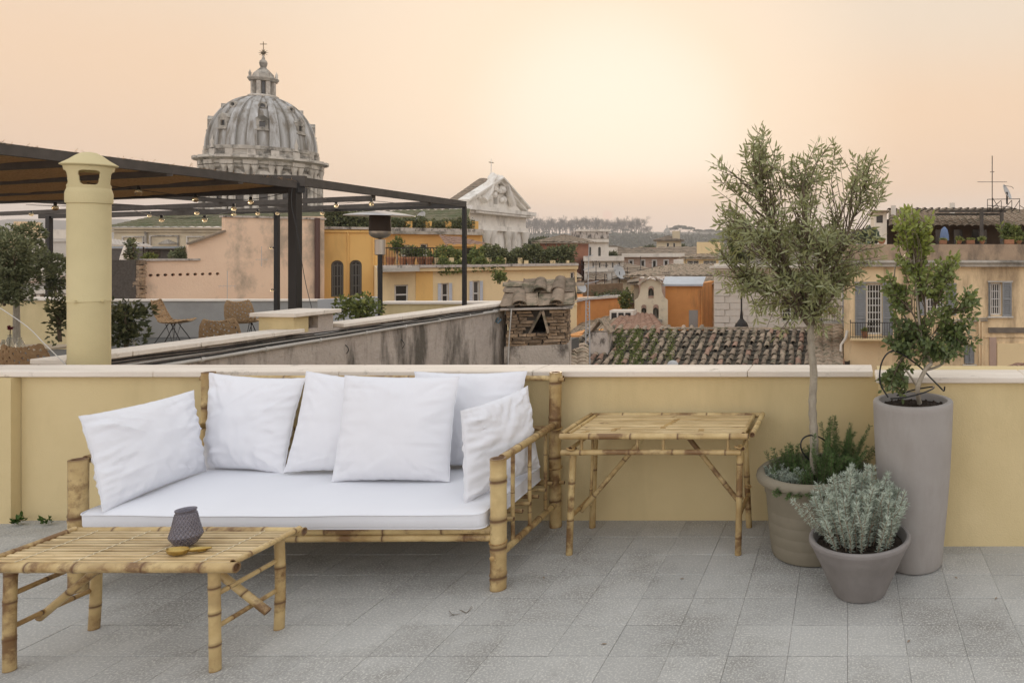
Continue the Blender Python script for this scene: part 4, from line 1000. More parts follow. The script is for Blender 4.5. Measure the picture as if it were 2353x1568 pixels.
for (uu, vv, u2, v2, lab) in ((905,745,928,800,'thin black wire hanging in a curve on the stained wall'), (776,760,800,812,'short loose wire dangling under the conduit left of the stain')):
    a = sfr(Vector((slen(uu), .10, .84))); Yd = a.y; p = [a, at(uu+8, (vv+v2)/2-6, Yd), at(u2, v2-12, Yd), at(u2-4, v2, Yd)]
    tag(MB().tube(spline(p), .004, 5).build('loose_wire', black_pl, None, smooth=60), lab, 'cable')
# --- flue
fx, fy = at(205,0,5.0).x, 5.0
fl_t = thing('chimney_flue', 'tall round cream painted flue with flared slotted cowl at left', 'chimney', (fx, fy, 0)); fc0 = Vector((fx, fy, 0))
zf = lambda v: H-(v-V0)*fy/F
r0 = .1085
MB().lathe([(r0*.98,-.5),(r0*.98,zf(691)-.004),(r0*1.02,zf(691)-.002),(r0*1.02,zf(691)+.006),(r0,zf(691)+.010),(r0,zf(468)),(r0*.6,zf(468)+.005)], fc0, 48).build('flue_pipe', flue_p, fl_t, smooth=35)
MB().lathe([(r0*.9,zf(470)),(r0*1.07,zf(467)),(r0*1.085,zf(463)),(r0*1.085,zf(445)),(r0*1.04,zf(438)),(r0*1.0,zf(434)),(r0*.99,zf(432)),(r0*.9,zf(431))], fc0, 48).build('flue_collar', flue_p, fl_t, smooth=50)
b = MB(); nA, nZ = 224, 56; z0_, z1_ = zf(433), zf(384); P = []; fs = []
for j in range(nZ+1):
    t = j/nZ; rr_ = r0*(.99+.17*t**1.3); z = z0_+(z1_-z0_)*t
    for i in range(nA): P.append(fc0+Vector((rr_*math.cos(2*math.pi*i/nA), rr_*math.sin(2*math.pi*i/nA), z)))
vang = math.atan2(-fy, -fx)
for j in range(nZ):
    for i in range(nA):
        a = (2*math.pi*(i+.5)/nA-vang+math.pi/4) % (math.pi/2)-math.pi/4; t = (j+.5)/nZ
        w = .40+.10*t
        if .14 < t < .80 and abs(a) < w and ((abs(a)/w)**5+(abs(t-.47)/.33)**5) < 1: continue
        fs.append((j*nA+i, j*nA+(i+1) % nA, (j+1)*nA+(i+1) % nA, (j+1)*nA+i))
b.add(P, fs); o = b.build('slotted_cowl', flue_p, fl_t, smooth=50); m_ = o.modifiers.new('s', 'SOLIDIFY'); m_.thickness = .008
MB().lathe([(r0*1.05,zf(386)),(r0*1.32,zf(381)),(r0*1.33,zf(379)),(r0*1.18,zf(375)),(r0*.92,zf(368)),(r0*.62,zf(358)),(r0*.35,zf(351.5)),(r0*.15,zf(350)),(.0005,zf(349.5))], fc0, 48).build('cap', flue_p, fl_t, smooth=50)
for a in (.3, 1.6): 
    p = fc0+Vector((r0*1.02*math.cos(vang+a-.95), r0*1.02*math.sin(vang+a-.95), zf(691)+.004)); MB().box(p.x-.012,p.x+.012,p.y-.012,p.y+.012,p.z-.008,p.z+.008).build('strap_bolt', flue_p, fl_t)
hose('pale guy wire slanting down from the left edge to the flue foot', [at(-20,694,4.95), at(60,748,4.95), at(100,787,4.95), at(152,838,4.92)], .003, pipe_w)
# --- brick chimney
Yc_ = 10.2; cb = thing('brick_chimney', 'crumbling brick chimney with a little tiled gable roof and triangular vent', 'chimney', tuple(at(1235,838,Yc_)))
fcC = Fac(1162, Yc_-.25, 1303, Yc_+.0); dC = .85
z_ = lambda v: H-(v-V0)*Yc_/F
Lc = fcC.L
fcC.mb().box(-.02, Lc+.02, -.02, dC+.02, -22, z_(790)).build('plaster_base', chim_pl, cb)
tri = [(fcC.sx(1216), z_(762)), (fcC.sx(1259), z_(763)), (fcC.sx(1258), z_(752)), (fcC.sx(1247), z_(718)), (fcC.sx(1244), z_(717))]
b = fcC.mb(); b.slab(rect(.03, Lc-.03, z_(790), z_(709)), [tri], .035, .22); b.box(.03, .25, .255, dC-.03, z_(790), z_(709)); b.box(Lc-.25, Lc-.03, .255, dC-.03, z_(790), z_(709)); b.box(.25, Lc-.25, dC-.2, dC-.03, z_(790), z_(709))
b.build('mortar_core', mortar_m, cb)
bmsh = []
for k in range(4):
    rb = random.Random(k); bb = MB(); w = 1
    P = [Vector((x, y, z)) for z in (-.5,.5) for y in (-.5,.5) for x in (-.5,0,.5)]
    P = [p+Vector((rb.uniform(-.06,.06), 0 if p.y > 0 else rb.uniform(-.25,.1), rb.uniform(-.14,.14))) for p in P]
    bb.add(P, [(0,1,7,6),(1,2,8,7),(4,3,9,10),(5,4,10,11),(0,6,9,3),(2,5,11,8),(6,7,10,9),(7,8,11,10),(0,3,4,1),(1,4,5,2)]); bmsh.append(bb.mesh('brick', brick_m))
rot_f = math.atan2(fcC.e.y, fcC.e.x); rb = random.Random(77)
ch = .045; nrow = int((z_(709)-z_(792))/ch)
def inside_tri(x, z):
    za, zb_ = z_(762), z_(714)
    if z < za or z > zb_: return False
    t = (z-za)/(zb_-za); return fcC.sx(1215)+(fcC.sx(1242)-fcC.sx(1215))*t-.03 < x < fcC.sx(1261)+(fcC.sx(1250)-fcC.sx(1261))*t+.03
for r in range(nrow):
    z = z_(792)+ch*(r+.5); x = -rb.uniform(0,.12)
    while x < Lc:
        w = rb.uniform(.09,.24); xa, xb = max(x, .0), min(x+w, Lc)
        if xb-xa > .04 and not inside_tri((xa+xb)/2, z):
            p = fcC.tf(Vector(((xa+xb)/2, .035+rb.uniform(-.012,.012), z))); inst('brick', bmsh[rb.randrange(4)], cb, p, rot=(0, rb.uniform(-.05,.05), rot_f), scale=(xb-xa-.012, .075, ch*.80))
        x += w
    y = .1
    while y < dC:
        w = .2; p = fcC.tf(Vector((Lc-.03, y+w/2, z)));
        if r % 1 == 0: inst('brick', bmsh[rb.randrange(4)], cb, p, rot=(0, 0, rot_f+math.pi/2), scale=(w-.015, .07, ch*.78))
        y += w
for (p0, p1) in (((1216,763),(1244,712)),((1260,763),(1247,712))):
    a, c = fcC.tf(Vector((fcC.sx(p0[0]), -.03, z_(p0[1])))), fcC.tf(Vector((fcC.sx(p1[0]), -.03, z_(p1[1])))); MB().obox(a, c, .032, .03, up=fcC.n).build('vent_tile', coppo_m, cb)
fcC.mb().box(-.07, Lc+.07, -.08, dC+.06, z_(709), z_(704)).build('stone_slab', chim_pl, cb, bevel=.01)
# gable roof of big coppi: ridge runs left to right along the picture
rz0, rz1 = z_(702), z_(664)
gab = fcC.mb(); gab.add([(Lc-.12,.0,rz0-.03),(Lc-.12,dC,rz0-.03),(Lc-.12,dC/2,rz1-.06),(.1,.0,rz0-.03),(.1,dC,rz0-.03),(.1,dC/2,rz1-.06)], [(0,1,2),(5,4,3),(0,2,5,3),(1,4,5,2)]); gab.build('gable_core', mortar_m, cb)
def coppo_mesh(n=9, L_=.42, r0=.095, r1=.075, th=.016, mat=None, up=True):
    b = MB(); P = []
    for k, (y, r) in enumerate(((0, r0), (L_*.5, (r0+r1)/2), (L_, r1))):
        for q in (r, r-th):
            for i in range(n): a = math.pi*i/(n-1); P.append((q*math.cos(a), y, (q*math.sin(a))*.8*(1 if up else -1)))
    fs = []
    for k in range(2):
        o_ = k*2*n; p_ = (k+1)*2*n
        for i in range(n-1):
            fs.append((o_+i, o_+i+1, p_+i+1, p_+i)); fs.append((o_+n+i+1, o_+n+i, p_+n+i, p_+n+i+1))
    for i in range(n-1): fs.append((i, n+i, n+i+1, i+1)); k_ = 4*n; fs.append((k_+i+1, k_+n+i+1, k_+n+i, k_+i))
    fs.append((0, 2*n, 3*n, n)); fs.append((n-1, 2*n-1, 4*n-1, 3*n-1)); 
    b.add(P, fs); return b.mesh('roof_tile', mat or coppo_m, smooth=50)
flat = MB(); flat.add([(-.11,0,0),(.11,0,0),(.10,.36,0),(-.10,.36,0),(-.125,0,.03),(.125,0,.03),(.11,.36,.03),(-.11,.36,.03),(-.10,0,.008),(.10,0,.008),(.09,.36,.008),(-.09,.36,.008)],
    [(3,2,1,0),(0,1,9,8),(8,9,10,11),(0,8,4),(1,5,9),(4,8,11,7),(9,5,6,10),(0,4,7,3),(1,2,6,5),(2,3,11,10)])
flat_m = flat.mesh('roof_tile', coppo_m)
cop_big = coppo_mesh()
sl = math.atan2(rz1-rz0, dC/2)
for row in range(2):
    for k in range(4):
        x = .06+k*.235; y = -.08+row*.27; z = rz0+.02+row*.27*math.tan(sl)+.015*row
        inst('roof_tile', flat_m, cb, fcC.tf(Vector((x, y, z))), rot=(sl*.95+rb.uniform(-.07,.07), rb.uniform(-.10,.10), rot_f+rb.uniform(-.12,.12)))
        if (row, k) in ((0,0),(0,2),(1,1),(1,2)): inst('roof_tile', cop_big, cb, fcC.tf(Vector((x+.117, y-.02, z+.012))), rot=(sl+rb.uniform(-.05,.05), 0, rot_f+rb.uniform(-.1,.1)), scale=(1,.80,1))
for k in range(4):
    inst('roof_tile', flat_m, cb, fcC.tf(Vector((.06+k*.235, dC+.08, rz0+.02))), rot=(sl*.95, 0, rot_f+math.pi))
for k in range(3):
    inst('roof_tile', cop_big, cb, fcC.tf(Vector((-.08+k*.34, dC/2, rz1+.035+rb.uniform(-.01,.01)))), rot=(0, 0, rot_f-math.pi/2), scale=(1.15,.95,.8))
for s_ in (0, 1):
    inst('roof_tile', flat_m, cb, fcC.tf(Vector((Lc-.03, -.06 if s_ == 0 else dC+.06, rz0+.01))), rot=(sl, 0, rot_f+(0 if s_ == 0 else math.pi)))
hose('white cable drooping from the brick chimney roof down its left side', [fcC.tf(Vector((.08,-.09,z_(705)))), fcC.tf(Vector((.07,-.10,z_(730)))), fcC.tf(Vector((.045,-.06,z_(780)))), fcC.tf(Vector((.03,-.06,z_(850))))], .008, pipe_w)
bu = MB(); p = at(1151, 733, 9.9)
bl = M('blue_tape', (.10,.17,.22), rough=.6); tag(MB().tube([p, p+Vector((-.03,-.03,-.05)), p+Vector((-.06,-.02,-.03)), p+Vector((-.03,-.01,.02))], .012, 6).build('blue_rag', bl, None, smooth=60), 'scrap of blue tape tied to the cable beside the brick chimney', 'tape')

# ================================================================ LOWER TERRACE LEFT: pergola, chairs, heater, bulbs
ZF = -.46
b = MB(); b.box(-26, -6.5, 5.2, 17.6, -.7, ZF); o = b.build('neighbour_terrace_floor', M('dark_terrace_floor', (.12,.115,.105), (.09,.088,.08), 1, rough=.9), None); tag(o, kind='structure')
Mp, A0, C1 = Vector((-6.36,8.4,2.42)), Vector((-6.24,4.3,2.42)), Vector((-6.69,12.7,2.47))
far_dir = (Vector((-16.05,15.9,0))-Vector((-6.69,12.7,0))).normalized()
B1 = Mp+Vector((-.93,.37,0))*7.4; E1 = A0+Vector((-.95,.20,0))*8
pg = thing('pergola', 'dark steel and timber pergola with thatch matting over the lower terrace', 'pergola', (-6.4, 8.4, ZF))
def beam(p0, p1, w, h, m, nm='beam'): MB().obox(p0, p1, w, h).build(nm, m, pg)
beam(A0+Vector((0,0,.012)), Mp+Vector((0,0,.008)), .06, .085, wood_dk); beam(Mp+Vector((.02,.0,.045)), C1+Vector((0,0,-.01)), .07, .10, wood_dk)
beam(Mp+Vector((.05,0,-.03)), B1, .08, .11, steel_bk)
beam(Mp+Vector((.09,.02,.05)), Mp+Vector((-1.1,-.25,.06)), .05, .12, wood_dk)
beam(C1+Vector((.0,0,-.03)), C1+far_dir*12.6+Vector((0,0,-.05)), .08, .10, steel_bk)
for f in (.36, .72):
    p = Mp.lerp(C1, f); beam(p+Vector((0,0,-.06)), p+far_dir*9+Vector((0,0,-.14)), .05, .07, wood_dk)
for k in (3.2, 6.2): beam(Mp+Vector((-.93,.37,0))*k+Vector((0,0,-.02)), Mp+Vector((-.93,.37,0))*k+(C1-Mp)+Vector((0,0,-.05)), .05, .06, wood_dk)
def post(p, w, z1): MB().box(p[0]-w/2, p[0]+w/2, p[1]-w/2, p[1]+w/2, ZF, z1).build('post', steel_bk, pg, bevel=.004)
post((-6.38,8.4), .095, 2.47)
post((C1.x, C1.y), .06, 2.42)
q = at(636,569,14.6); post((q.x, q.y), .075, 2.40)
q = at(113,569,16.6); post((q.x, q.y), .09, 2.42)
# thatch sheet (sagging mat with ragged edge)
b = MB(); P = []; n1, n2 = 40, 44
c00, c10, c11, c01 = A0+Vector((.03,0,.01)), Mp+Vector((.02,-.02,.01)), B1+Vector((0,0,.0)), E1
for i in range(n1+1):
    for j in range(n2+1):
        s, t = i/n1, j/n2; p = (c00*(1-s)+c10*s)*(1-t)+(c01*(1-s)+c11*s)*t
        p = p+Vector((0,0,-.05*math.sin(math.pi*((s*5) % 1))*.6-.05*math.sin(math.pi*t)+.012*noise.noise(p*4)+.006*noise.noise(p*18))); P.append(p)
b.add(P, [(i*(n2+1)+j, (i+1)*(n2+1)+j, (i+1)*(n2+1)+j+1, i*(n2+1)+j+1) for i in range(n1) for j in range(n2)])
o = b.build('thatch_mat', thatch_m, pg, smooth=60); m_ = o.modifiers.new('s', 'SOLIDIFY'); m_.thickness = .03; m_.offset = 1
for k in range(1, 5):
    s = k/5; p, q = c00.lerp(c10, s), c01.lerp(c11, s); beam(p+Vector((0,0,-.035)), q+Vector((0,0,-.06)), .05, .06, wood_dk)
rt = random.Random(3); b = MB()
for k in range(150):
    s = rt.random(); p = A0.lerp(Mp, s)+Vector((.03, 0, .048)); d = (Vector((rt.uniform(-.2,.5), rt.uniform(-1,1), rt.uniform(-.1,.5)))).normalized(); b.tube([p, p+d*rt.uniform(.015,.05)], .0015, 3)
tag(b.build('loose_straw', thatch_m, pg), kind='stuff')
# bulbs on their strings
bulb_me = MB().lathe([(.0008,-.052),(.012,-.051),(.022,-.044),(.0285,-.032),(.030,-.020),(.027,-.008),(.018,.004),(.012,.010),(.0008,.011)], (0,0,0), 14).mesh('bulb', bulb_m, smooth=80)
sock_me = MB().lathe([(.0008,.004),(.015,.005),(.016,.035),(.010,.045),(.0008,.046)], (0,0,0), 10).mesh('socket', black_pl, smooth=40)
fil_m = M('filament', (.7,.5,.2), rough=.4, emit=((1,.7,.3), .0) if False else None)
ORD = ['leftmost','second from left','third from left','fourth from left','fifth from left','sixth from left','seventh from left','eighth from left','ninth from left','tenth from left','eleventh from left','twelfth from left','thirteenth from left','fourteenth from left','fifteenth from left','sixteenth from left','rightmost']
bulbs = sorted([(318,441,7.6),(449,458,8.6),(537,479,9.0),(576,464,8.6),(452,489,10.5),(537,492,10.5),(592,490,11),(637,490,12),(371,505,9.5),(470,505,9.5),(127,477,8.4),(72,492,12),(740,490,11.5),(853,468,9.4),(772,472,10.5),(273,480,13),(343,495,12)])
for k, (u, v, Y) in enumerate(bulbs):
    p = at(u, v, Y)+Vector((0,0,.018)); t = thing('string_bulb', ORD[k]+' of the seventeen clear globe bulbs hanging from the pergola', 'light bulb', p, 'globe bulbs of the pergola light strings')
    inst('bulb', bulb_me, t, p); inst('socket', sock_me, t, p)
for k, (u, v, Y, lab) in enumerate(((626,569,14.2,'lit looking yellow globe bulb beside the middle pergola post'), (628,666,14.2,'lowest globe bulb sticking out from the middle pergola post'))):
    p = at(u, v, Y); t = thing('string_bulb', lab, 'light bulb', p); inst('bulb', bulb_me, t, p, rot=(0,rad(80),0)); inst('socket', sock_me, t, p, rot=(0,rad(80),0))
def wire(lab, pts, r=.004):
    ps = spline(pts, 8); tag(MB().tube(ps, r, 4).build('light_string', black_pl, None, smooth=60), lab, 'string light')
wire('light string sagging across the pergola from the flue to the main post', [at(200,420,7), at(318,436,7.6), at(449,452,8.6), at(576,458,8.6), at(668,440,8.5)])
wire('light string with low bulbs crossing behind the flue', [at(60,470,12), at(127,473,8.4), at(273,476,12), at(371,499,9.5), at(470,499,9.5), at(537,486,10.5), at(637,484,12), at(740,484,11.5)])
wire('light string running to the far right pergola corner', [at(700,430,8.6), at(772,466,10.5), at(853,462,9.4), at(960,470,11), at(1060,468,12.5)])
wire('thin white wire fixed down the main pergola post', [at(672,425,8.3), at(670,470,8.28), at(684,540,8.28), at(700,640,8.28), at(716,708,8.2)], .004)
# --- chairs
def rattan_chair(lab, x, y, rz, group='rattan chairs on the lower terrace'):
    t = thing('rattan_chair', lab, 'chair', (x, y, ZF), group); mt = Matrix.Translation((x, y, ZF)) @ Matrix.Rotation(rz, 4, 'Z') @ Matrix.Scale(1.12, 4); tf = lambda p: mt @ p
    prof = [(.30,.47),(.18,.445),(.05,.435),(-.08,.445),(-.17,.49),(-.215,.58),(-.25,.68),(-.28,.78),(-.30,.87)]       # x forward, z up
    def wid(i): return (.21,.235,.245,.245,.24,.235,.225,.21,.17)[i]
    b = MB(tf)
    fine = []
    for i in range(len(prof)-1):
        for k in range(4): a = k/4; fine.append((prof[i][0]*(1-a)+prof[i+1][0]*a, prof[i][1]*(1-a)+prof[i+1][1]*a, wid(i)*(1-a)+wid(i+1)*a))
    fine.append((*prof[-1], wid(8)))
    nx = 22; P = []
    for i, (px, pz, w) in enumerate(fine):
        for j in range(nx+1): q = (j/nx*2-1); P.append(Vector((px+.05*(abs(q)**2)*(1 if i > 14 else 0), q*w, pz+.035*q*q+.006*(1 if (i+j) % 2 else -1))))
    fs = [(i*(nx+1)+j, i*(nx+1)+j+1, (i+1)*(nx+1)+j+1, (i+1)*(nx+1)+j) for i in range(len(fine)-1) for j in range(nx) if not ((j % 2 == 1) and (i % 4 != 0) and i > 3 and j not in (0, nx-1) and (i+j) % 3 == 0)]
    b.add(P, fs); o = b.build('seat_shell', rattan_m, t); m_ = o.modifiers.new('s', 'SOLIDIFY'); m_.thickness = .012
    rim = [P[i*(nx+1)] for i in range(len(fine))]+[P[(len(fine)-1)*(nx+1)+j] for j in range(nx+1)]+[P[i*(nx+1)+nx] for i in range(len(fine)-1,-1,-1)]+[P[nx-j] for j in range(nx+1)]
    MB(tf).tube(rim, .011, 6, cap=False).build('rim', rattan_m, t, smooth=60)
    for k in (5, 7):
        i = k*4; MB(tf).tube([P[i*(nx+1)+j]+Vector((.012,0,0)) for j in range(nx+1)], .010, 5).build('cross_cane', rattan_m, t, smooth=60)
    for sx in (-1, 1):
        for sy in (-1, 1): MB(tf).tube([(.02*sx+.02,.13*sy,.43), (.24*sx+.02,.21*sy,0)], .008, 6).build('leg', iron_m, t)
    for sy in (-1, 1): MB(tf).tube([(.10,.12*sy,.43), (.03,.02*sy,.0), (-.05,.12*sy,.43)], .006, 5).build('hairpin_brace', iron_m, t)
q = at(395,788,16.2); rattan_chair('rattan chair with black wire legs nearest the dark shrub', q.x, q.y, rad(20))
q = at(558,760,16.2); rattan_chair('rattan chair half hidden behind the vent block', q.x, q.y, rad(112))
q = at(514,800,12.0); rattan_chair('rattan chair of which only the low seat back shows above the parapet', q.x, q.y, rad(118))
q = at(100,870,8.9); rattan_chair('rattan chair at the bistro table left of the flue', q.x, q.y, rad(100))
# --- bistro table with bottles at the far left
q = at(45,797,10.35); tt = thing('bistro_table', 'pale topped bistro table on a black foot at the far left', 'table', (q.x, q.y, ZF)); zt_ = .74+ZF
zt_ = q.z
MB().box(q.x-.62, q.x+.55, q.y-.32, q.y+.32, zt_-.03, zt_).build('tabletop', M('pale_wood', (.50,.42,.30), (.44,.36,.25), 6, rough=.5), tt, bevel=.006)
MB().box(q.x-.45, q.x-.22, q.y-.1, q.y+.1, ZF-.02, zt_-.03).build('table_foot', black_pl, tt)
for (u, h, r_, lab, m_) in ((22,.20,.045,'clear glass vase with a dark red flower on the bistro table', None), (45,.16,.05,'round clear glass bottle beside the flower vase', None), (8,.13,.04,'small glass candle jar at the left end of the bistro table', None)):
    c = at(u, 800, 10.15); c.z = zt_; t = thing('glass_jar', lab, 'jar', c)
    MB().lathe([(.001,0),(r_,0),(r_*1.05,h*.3),(r_*.8,h*.6),(r_*.4,h*.85),(r_*.45,h),(r_*.38,h),(r_*.34,h*.85),(r_*.7,h*.6),(.001,.02)], c, 16).build('glass', glass_mat('clear_glass', (.8,.8,.74), .05, .85), t, smooth=60)
    if u == 22:
        MB().tube([c+Vector((0,0,.03)), c+Vector((.01,0,.28))], .005, 5).build('flower_stem', twig_m, t)
        bb = MB(); 
        for k in range(30): bb.quadleaf(c+Vector((.01,0,.30)), rvec(rt), .04, .03, rvec(rt), 0)
        bb.build('flower_head', M('red_petal', (.20,.03,.05), rough=.7), t)
# --- walls of the lower terrace
gw = thing('terrace_wall', 'grey rendered wall behind the rattan chairs', 'wall', tuple(at(450,780,17.6)))
fcg = Fac(205, 17.6, 728, 17.6); fcg.mb().box(0, fcg.L, 0, .25, ZF-.2, fcg.sz(450,692)).build('wall_body', grey_w, gw); fcg.mb().box(-.03, fcg.L, -.03, .28, fcg.sz(450,692)+.002, fcg.sz(450,690)+.02).build('coping', travertine, gw)
fcg2 = Fac(727, 17.6, 875, 18.6); gw2 = thing('terrace_wall', 'pale grey low wall right of the main pergola post', 'wall', fcg2.base(0)); fcg2.mb().box(.02, fcg2.L, 0, .25, ZF-.2, fcg2.sz(800,685)).build('wall_body', lgrey_w, gw2)
fcg3 = Fac(873, 15.5, 1160, 15.5); gw3 = thing('terrace_wall', 'low cream wall with white coping between heater and brick chimney', 'wall', fcg3.base(0)); fcg3.mb().box(0, fcg3.L, 0, .25, ZF-.2, fcg3.sz(1000,698)).build('wall_body', plaster_y, gw3); fcg3.mb().box(-.03, fcg3.L, -.05, .3, fcg3.sz(1000,698)+.002, fcg3.sz(1000,693)).build('coping', travertine, gw3)
fcg4 = Fac(-260, 15.5, 165, 15.5); gw4 = thing('terrace_wall', 'yellow low wall with white coping at the far left of the lower terrace', 'wall', fcg4.base(0)); fcg4.mb().box(0, fcg4.L, 0, .25, ZF-.2, fcg4.sz(60,690)).build('wall_body', plaster_y, gw4); fcg4.mb().box(-.03, fcg4.L, -.05, .3, fcg4.sz(60,690)+.002, fcg4.sz(60,684)).build('coping', travertine, gw4)
# --- patio heater
hp_ = at(873, 726, 12.0); hx, hy = hp_.x, hp_.y; zh = lambda v: H-(v-V0)*hy/F
ht = thing('patio_heater', 'mushroom shaped patio heater with steel reflector and black post', 'patio heater', (hx, hy, ZF))
MB().lathe([(.001,zh(484)),(.10,zh(485.5)),(.30,zh(489)),(.50,zh(494.5)),(.508,zh(496)),(.50,zh(496)),(.28,zh(492)),(.001,zh(490))], (hx,hy,0), 40).build('reflector', M('white_enamel', (.62,.62,.62), rough=.3, metal=.5), ht, smooth=40)
MB().lathe([(.14,zh(533)),(.16,zh(531)),(.15,zh(495)),(.001,zh(494))], (hx,hy,0), 28).build('burner_mesh', M('burner_grill', (.05,.035,.025), rough=.6, metal=.4), ht, smooth=40)
MB().lathe([(.001,zh(549)),(.06,zh(548)),(.13,zh(543)),(.155,zh(538)),(.158,zh(531)),(.10,zh(530))], (hx,hy,0), 28).build('burner_bowl', steel_m, ht, smooth=40)
MB().lathe([(.05,zh(586)),(.075,zh(584)),(.075,zh(550)),(.02,zh(549))], (hx,hy,0), 20).build('valve_housing', steel_m, ht, smooth=40)
MB().lathe([(.036,ZF),(.036,zh(585))], (hx,hy,0), 16).build('pole', black_pl, ht, smooth=40); MB().lathe([(.22,ZF),(.22,ZF+.5),(.2,ZF+.52)], (hx,hy,0), 24).build('gas_tank_cover', black_pl, ht, smooth=40)
# --- plants on the lower terrace
def gbush(lab, u, v, Y, ru, rv, n, ls, mat=None, **k):
    c = at(u, v, Y); bush(k.pop('name', 'potted_shrub'), lab, c, (ru*Y/F, min(ru, rv)*Y/F, rv*Y/F), n, ls, mat, **k)
gbush('light green bushy plant behind the parapet below the patio heater', 822, 705, 9.2, 50, 42, 900, .06, bush_m, seed=2, tl=1.2)
gbush('dark leafy shrub between the flue and the rattan chair', 290, 740, 9.0, 60, 62, 1100, .07, bush_dk, seed=4)
gbush('dark shrub peeking out left of the flue', 138, 725, 9.5, 26, 60, 450, .07, bush_dk, seed=5)
def gtree(lab, u, v0, v1, Y, ru, rv, n, ls, mat, seed=0, trunk=.05, group=None, name='tree', cat='tree', vb=None, tl=.8):
    c = at(u, v0, Y); t = bush(name, lab, c, (ru*Y/F, ru*Y/F*.8, rv*Y/F), n, ls, mat, seed=seed, cat=cat, group=group, tl=tl)
    p = at(u, v1, Y); MB().tube([p, c], [trunk, trunk*.6], 8).build('trunk', bark, t); return t
gtree('grey green olive tree standing by the left end of the pergola', 38, 598, 800, 12.6, 110, 100, 8000, .065, olv2, seed=7, trunk=.05, tl=1.0)

gbush('low grey green foliage mass beneath the olive tree at the left edge', 10, 668, 12.2, 70, 34, 2200, .065, olv2, seed=71, tl=1.0)
gbush('feathery shrub rising behind the left pergola post', 128, 640, 13.4, 26, 46, 900, .06, bush_dk, seed=73, tl=1.0)
# ================================================================ NEAR BUILDINGS LEFT
# pink blank wall
fcp = Fac(333, 26.0, 745, 30.5); zp = lambda u, v: fcp.sz(u, v)
pk = thing('pink_building', 'tall blank salmon pink wall with a row of small round holes', 'building', fcp.base(0))
out_ = [(fcp.sx(333),-22),(fcp.sx(745),-22),(fcp.sx(745),zp(745,497)),(fcp.sx(516),zp(516,499)),(fcp.sx(516),zp(516,532)),(fcp.sx(433),zp(433,562)),(fcp.sx(431),zp(431,597)),(fcp.sx(333),zp(333,600))]
za_, zb_w = zp(333,640), zp(333,625); xe = fcp.sx(516); xs_ = [fcp.sx(337.4+k*17.1) for k in range(11)]
b = fcp.mb()
b.slab([(0,-22),(xe,-22),(xe,za_),(0,za_)], [], 0, .35); b.slab([(xe,-22),(fcp.sx(745),-22),(fcp.sx(745),zp(745,497)),(xe,zp(516,499))], [], 0, .35)
b.slab([(0,zb_w),(xe,zb_w),(xe,zp(516,532)),(fcp.sx(433),zp(433,562)),(fcp.sx(431),zp(431,597)),(0,zp(333,600))], [], 0, .35)
b.slab(rect(0,xs_[0],za_,zb_w), [], 0, .35); b.slab(rect(xs_[10],xe,za_,zb_w), [], 0, .35)
for k in range(10):
    x, z, r = (xs_[k]+xs_[k+1])/2, (za_+zb_w)/2, .055; b.slab(rect(xs_[k],xs_[k+1],za_,zb_w), [[(x+r*math.cos(q*math.pi/4), z+r*math.sin(q*math.pi/4)) for q in range(8)]], 0, .35)
b.box(.0, .3, .35, 7, -22, zp(333,602)); b.box(fcp.sx(745)-.3, fcp.sx(745), .35, 7, -22, zp(745,499)); b.box(.3, fcp.sx(745)-.3, .5, 7, -22, zp(333,650)); b.build('wall', pink_w, pk)
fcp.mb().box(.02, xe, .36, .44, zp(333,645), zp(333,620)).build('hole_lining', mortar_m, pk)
fcp.mb().box(fcp.sx(333)-.05, fcp.sx(459), -.08, .5, zp(333,599.5)+.002, zp(333,599.5)+.07).build('ledge', chim_pl, pk)
a, c = fcp.tf(Vector((fcp.sx(431), -.02, zp(431,562)+.03))), fcp.tf(Vector((fcp.sx(516), -.02, zp(516,532)+.03))); MB().obox(a, c, .3, .07).build('verge_tiles', roof_far, pk)
fcp.mb().box(fcp.sx(516)-.04, fcp.sx(745)+.05, -.06, .5, zp(516,499)+.003, zp(516,499)+.08).build('wall_cap', chim_pl, pk)
fcp.mb().tube([(fcp.sx(727), -.09, -6), (fcp.sx(727), -.09, zp(727,501))], .10, 8).build('downpipe', rust_pipe, pk)
# rough stone quoin pier at its left
fq = Fac(315, 25.6, 333, 25.9); qp = thing('stone_pier', 'rough brown stone pier at the left edge of the pink wall', 'pillar', fq.base(0)); fq.mb().box(0, fq.L, .05, 2, -22, fq.sz(320,597)).build('pier_core', mortar_m, qp)
rq = random.Random(4); zz = fq.sz(320,692)-1.2
while zz < fq.sz(320,597)-.1:
    h = rq.uniform(.10,.2); inst('stone', bmsh[rq.randrange(4)], qp, fq.tf(Vector((fq.L/2, .05, zz+h/2))), rot=(0,0,math.atan2(fq.e.y,fq.e.x)), scale=(fq.L*rq.uniform(.9,1.02), .2, h*.85)); zz += h
# TV aerials in front of the pink wall
def aerial(lab, u, v0, v1, Y, arms, mat=iron_m, r=.02, group=None, name='tv_aerial'):
    p0, p1 = at(u, v1, Y), at(u, v0, Y); t = thing(name, lab, 'aerial', p0, group); MB().tube([p0, p1], r, 6).build('mast', mat, t)
    for (v, w, tilt, nel) in arms:
        c = at(u, v, Y); hw = w*Y/F; d = Vector((math.cos(tilt), math.sin(tilt)*.3, 0)).normalized(); MB().tube([c-d*hw, c+d*hw], r*.6, 5).build('boom', mat, t)
        for k in range(nel):
            q = c-d*hw+d*(2*hw*(k+.5)/nel); s = Vector((0,.3,1)).normalized()*hw*.22; MB().tube([q-s, q+s], r*.35, 4).build('element', mat, t)
    return t
aerial('slim television aerial standing before the pink wall', 522, 622, 700, 22, [(657,20,.2,5)], lgrey_w, r=.007)
aerial('small television aerial near the middle pergola post', 601, 566, 612, 22, [(596,14,.3,4)], lgrey_w, r=.007)
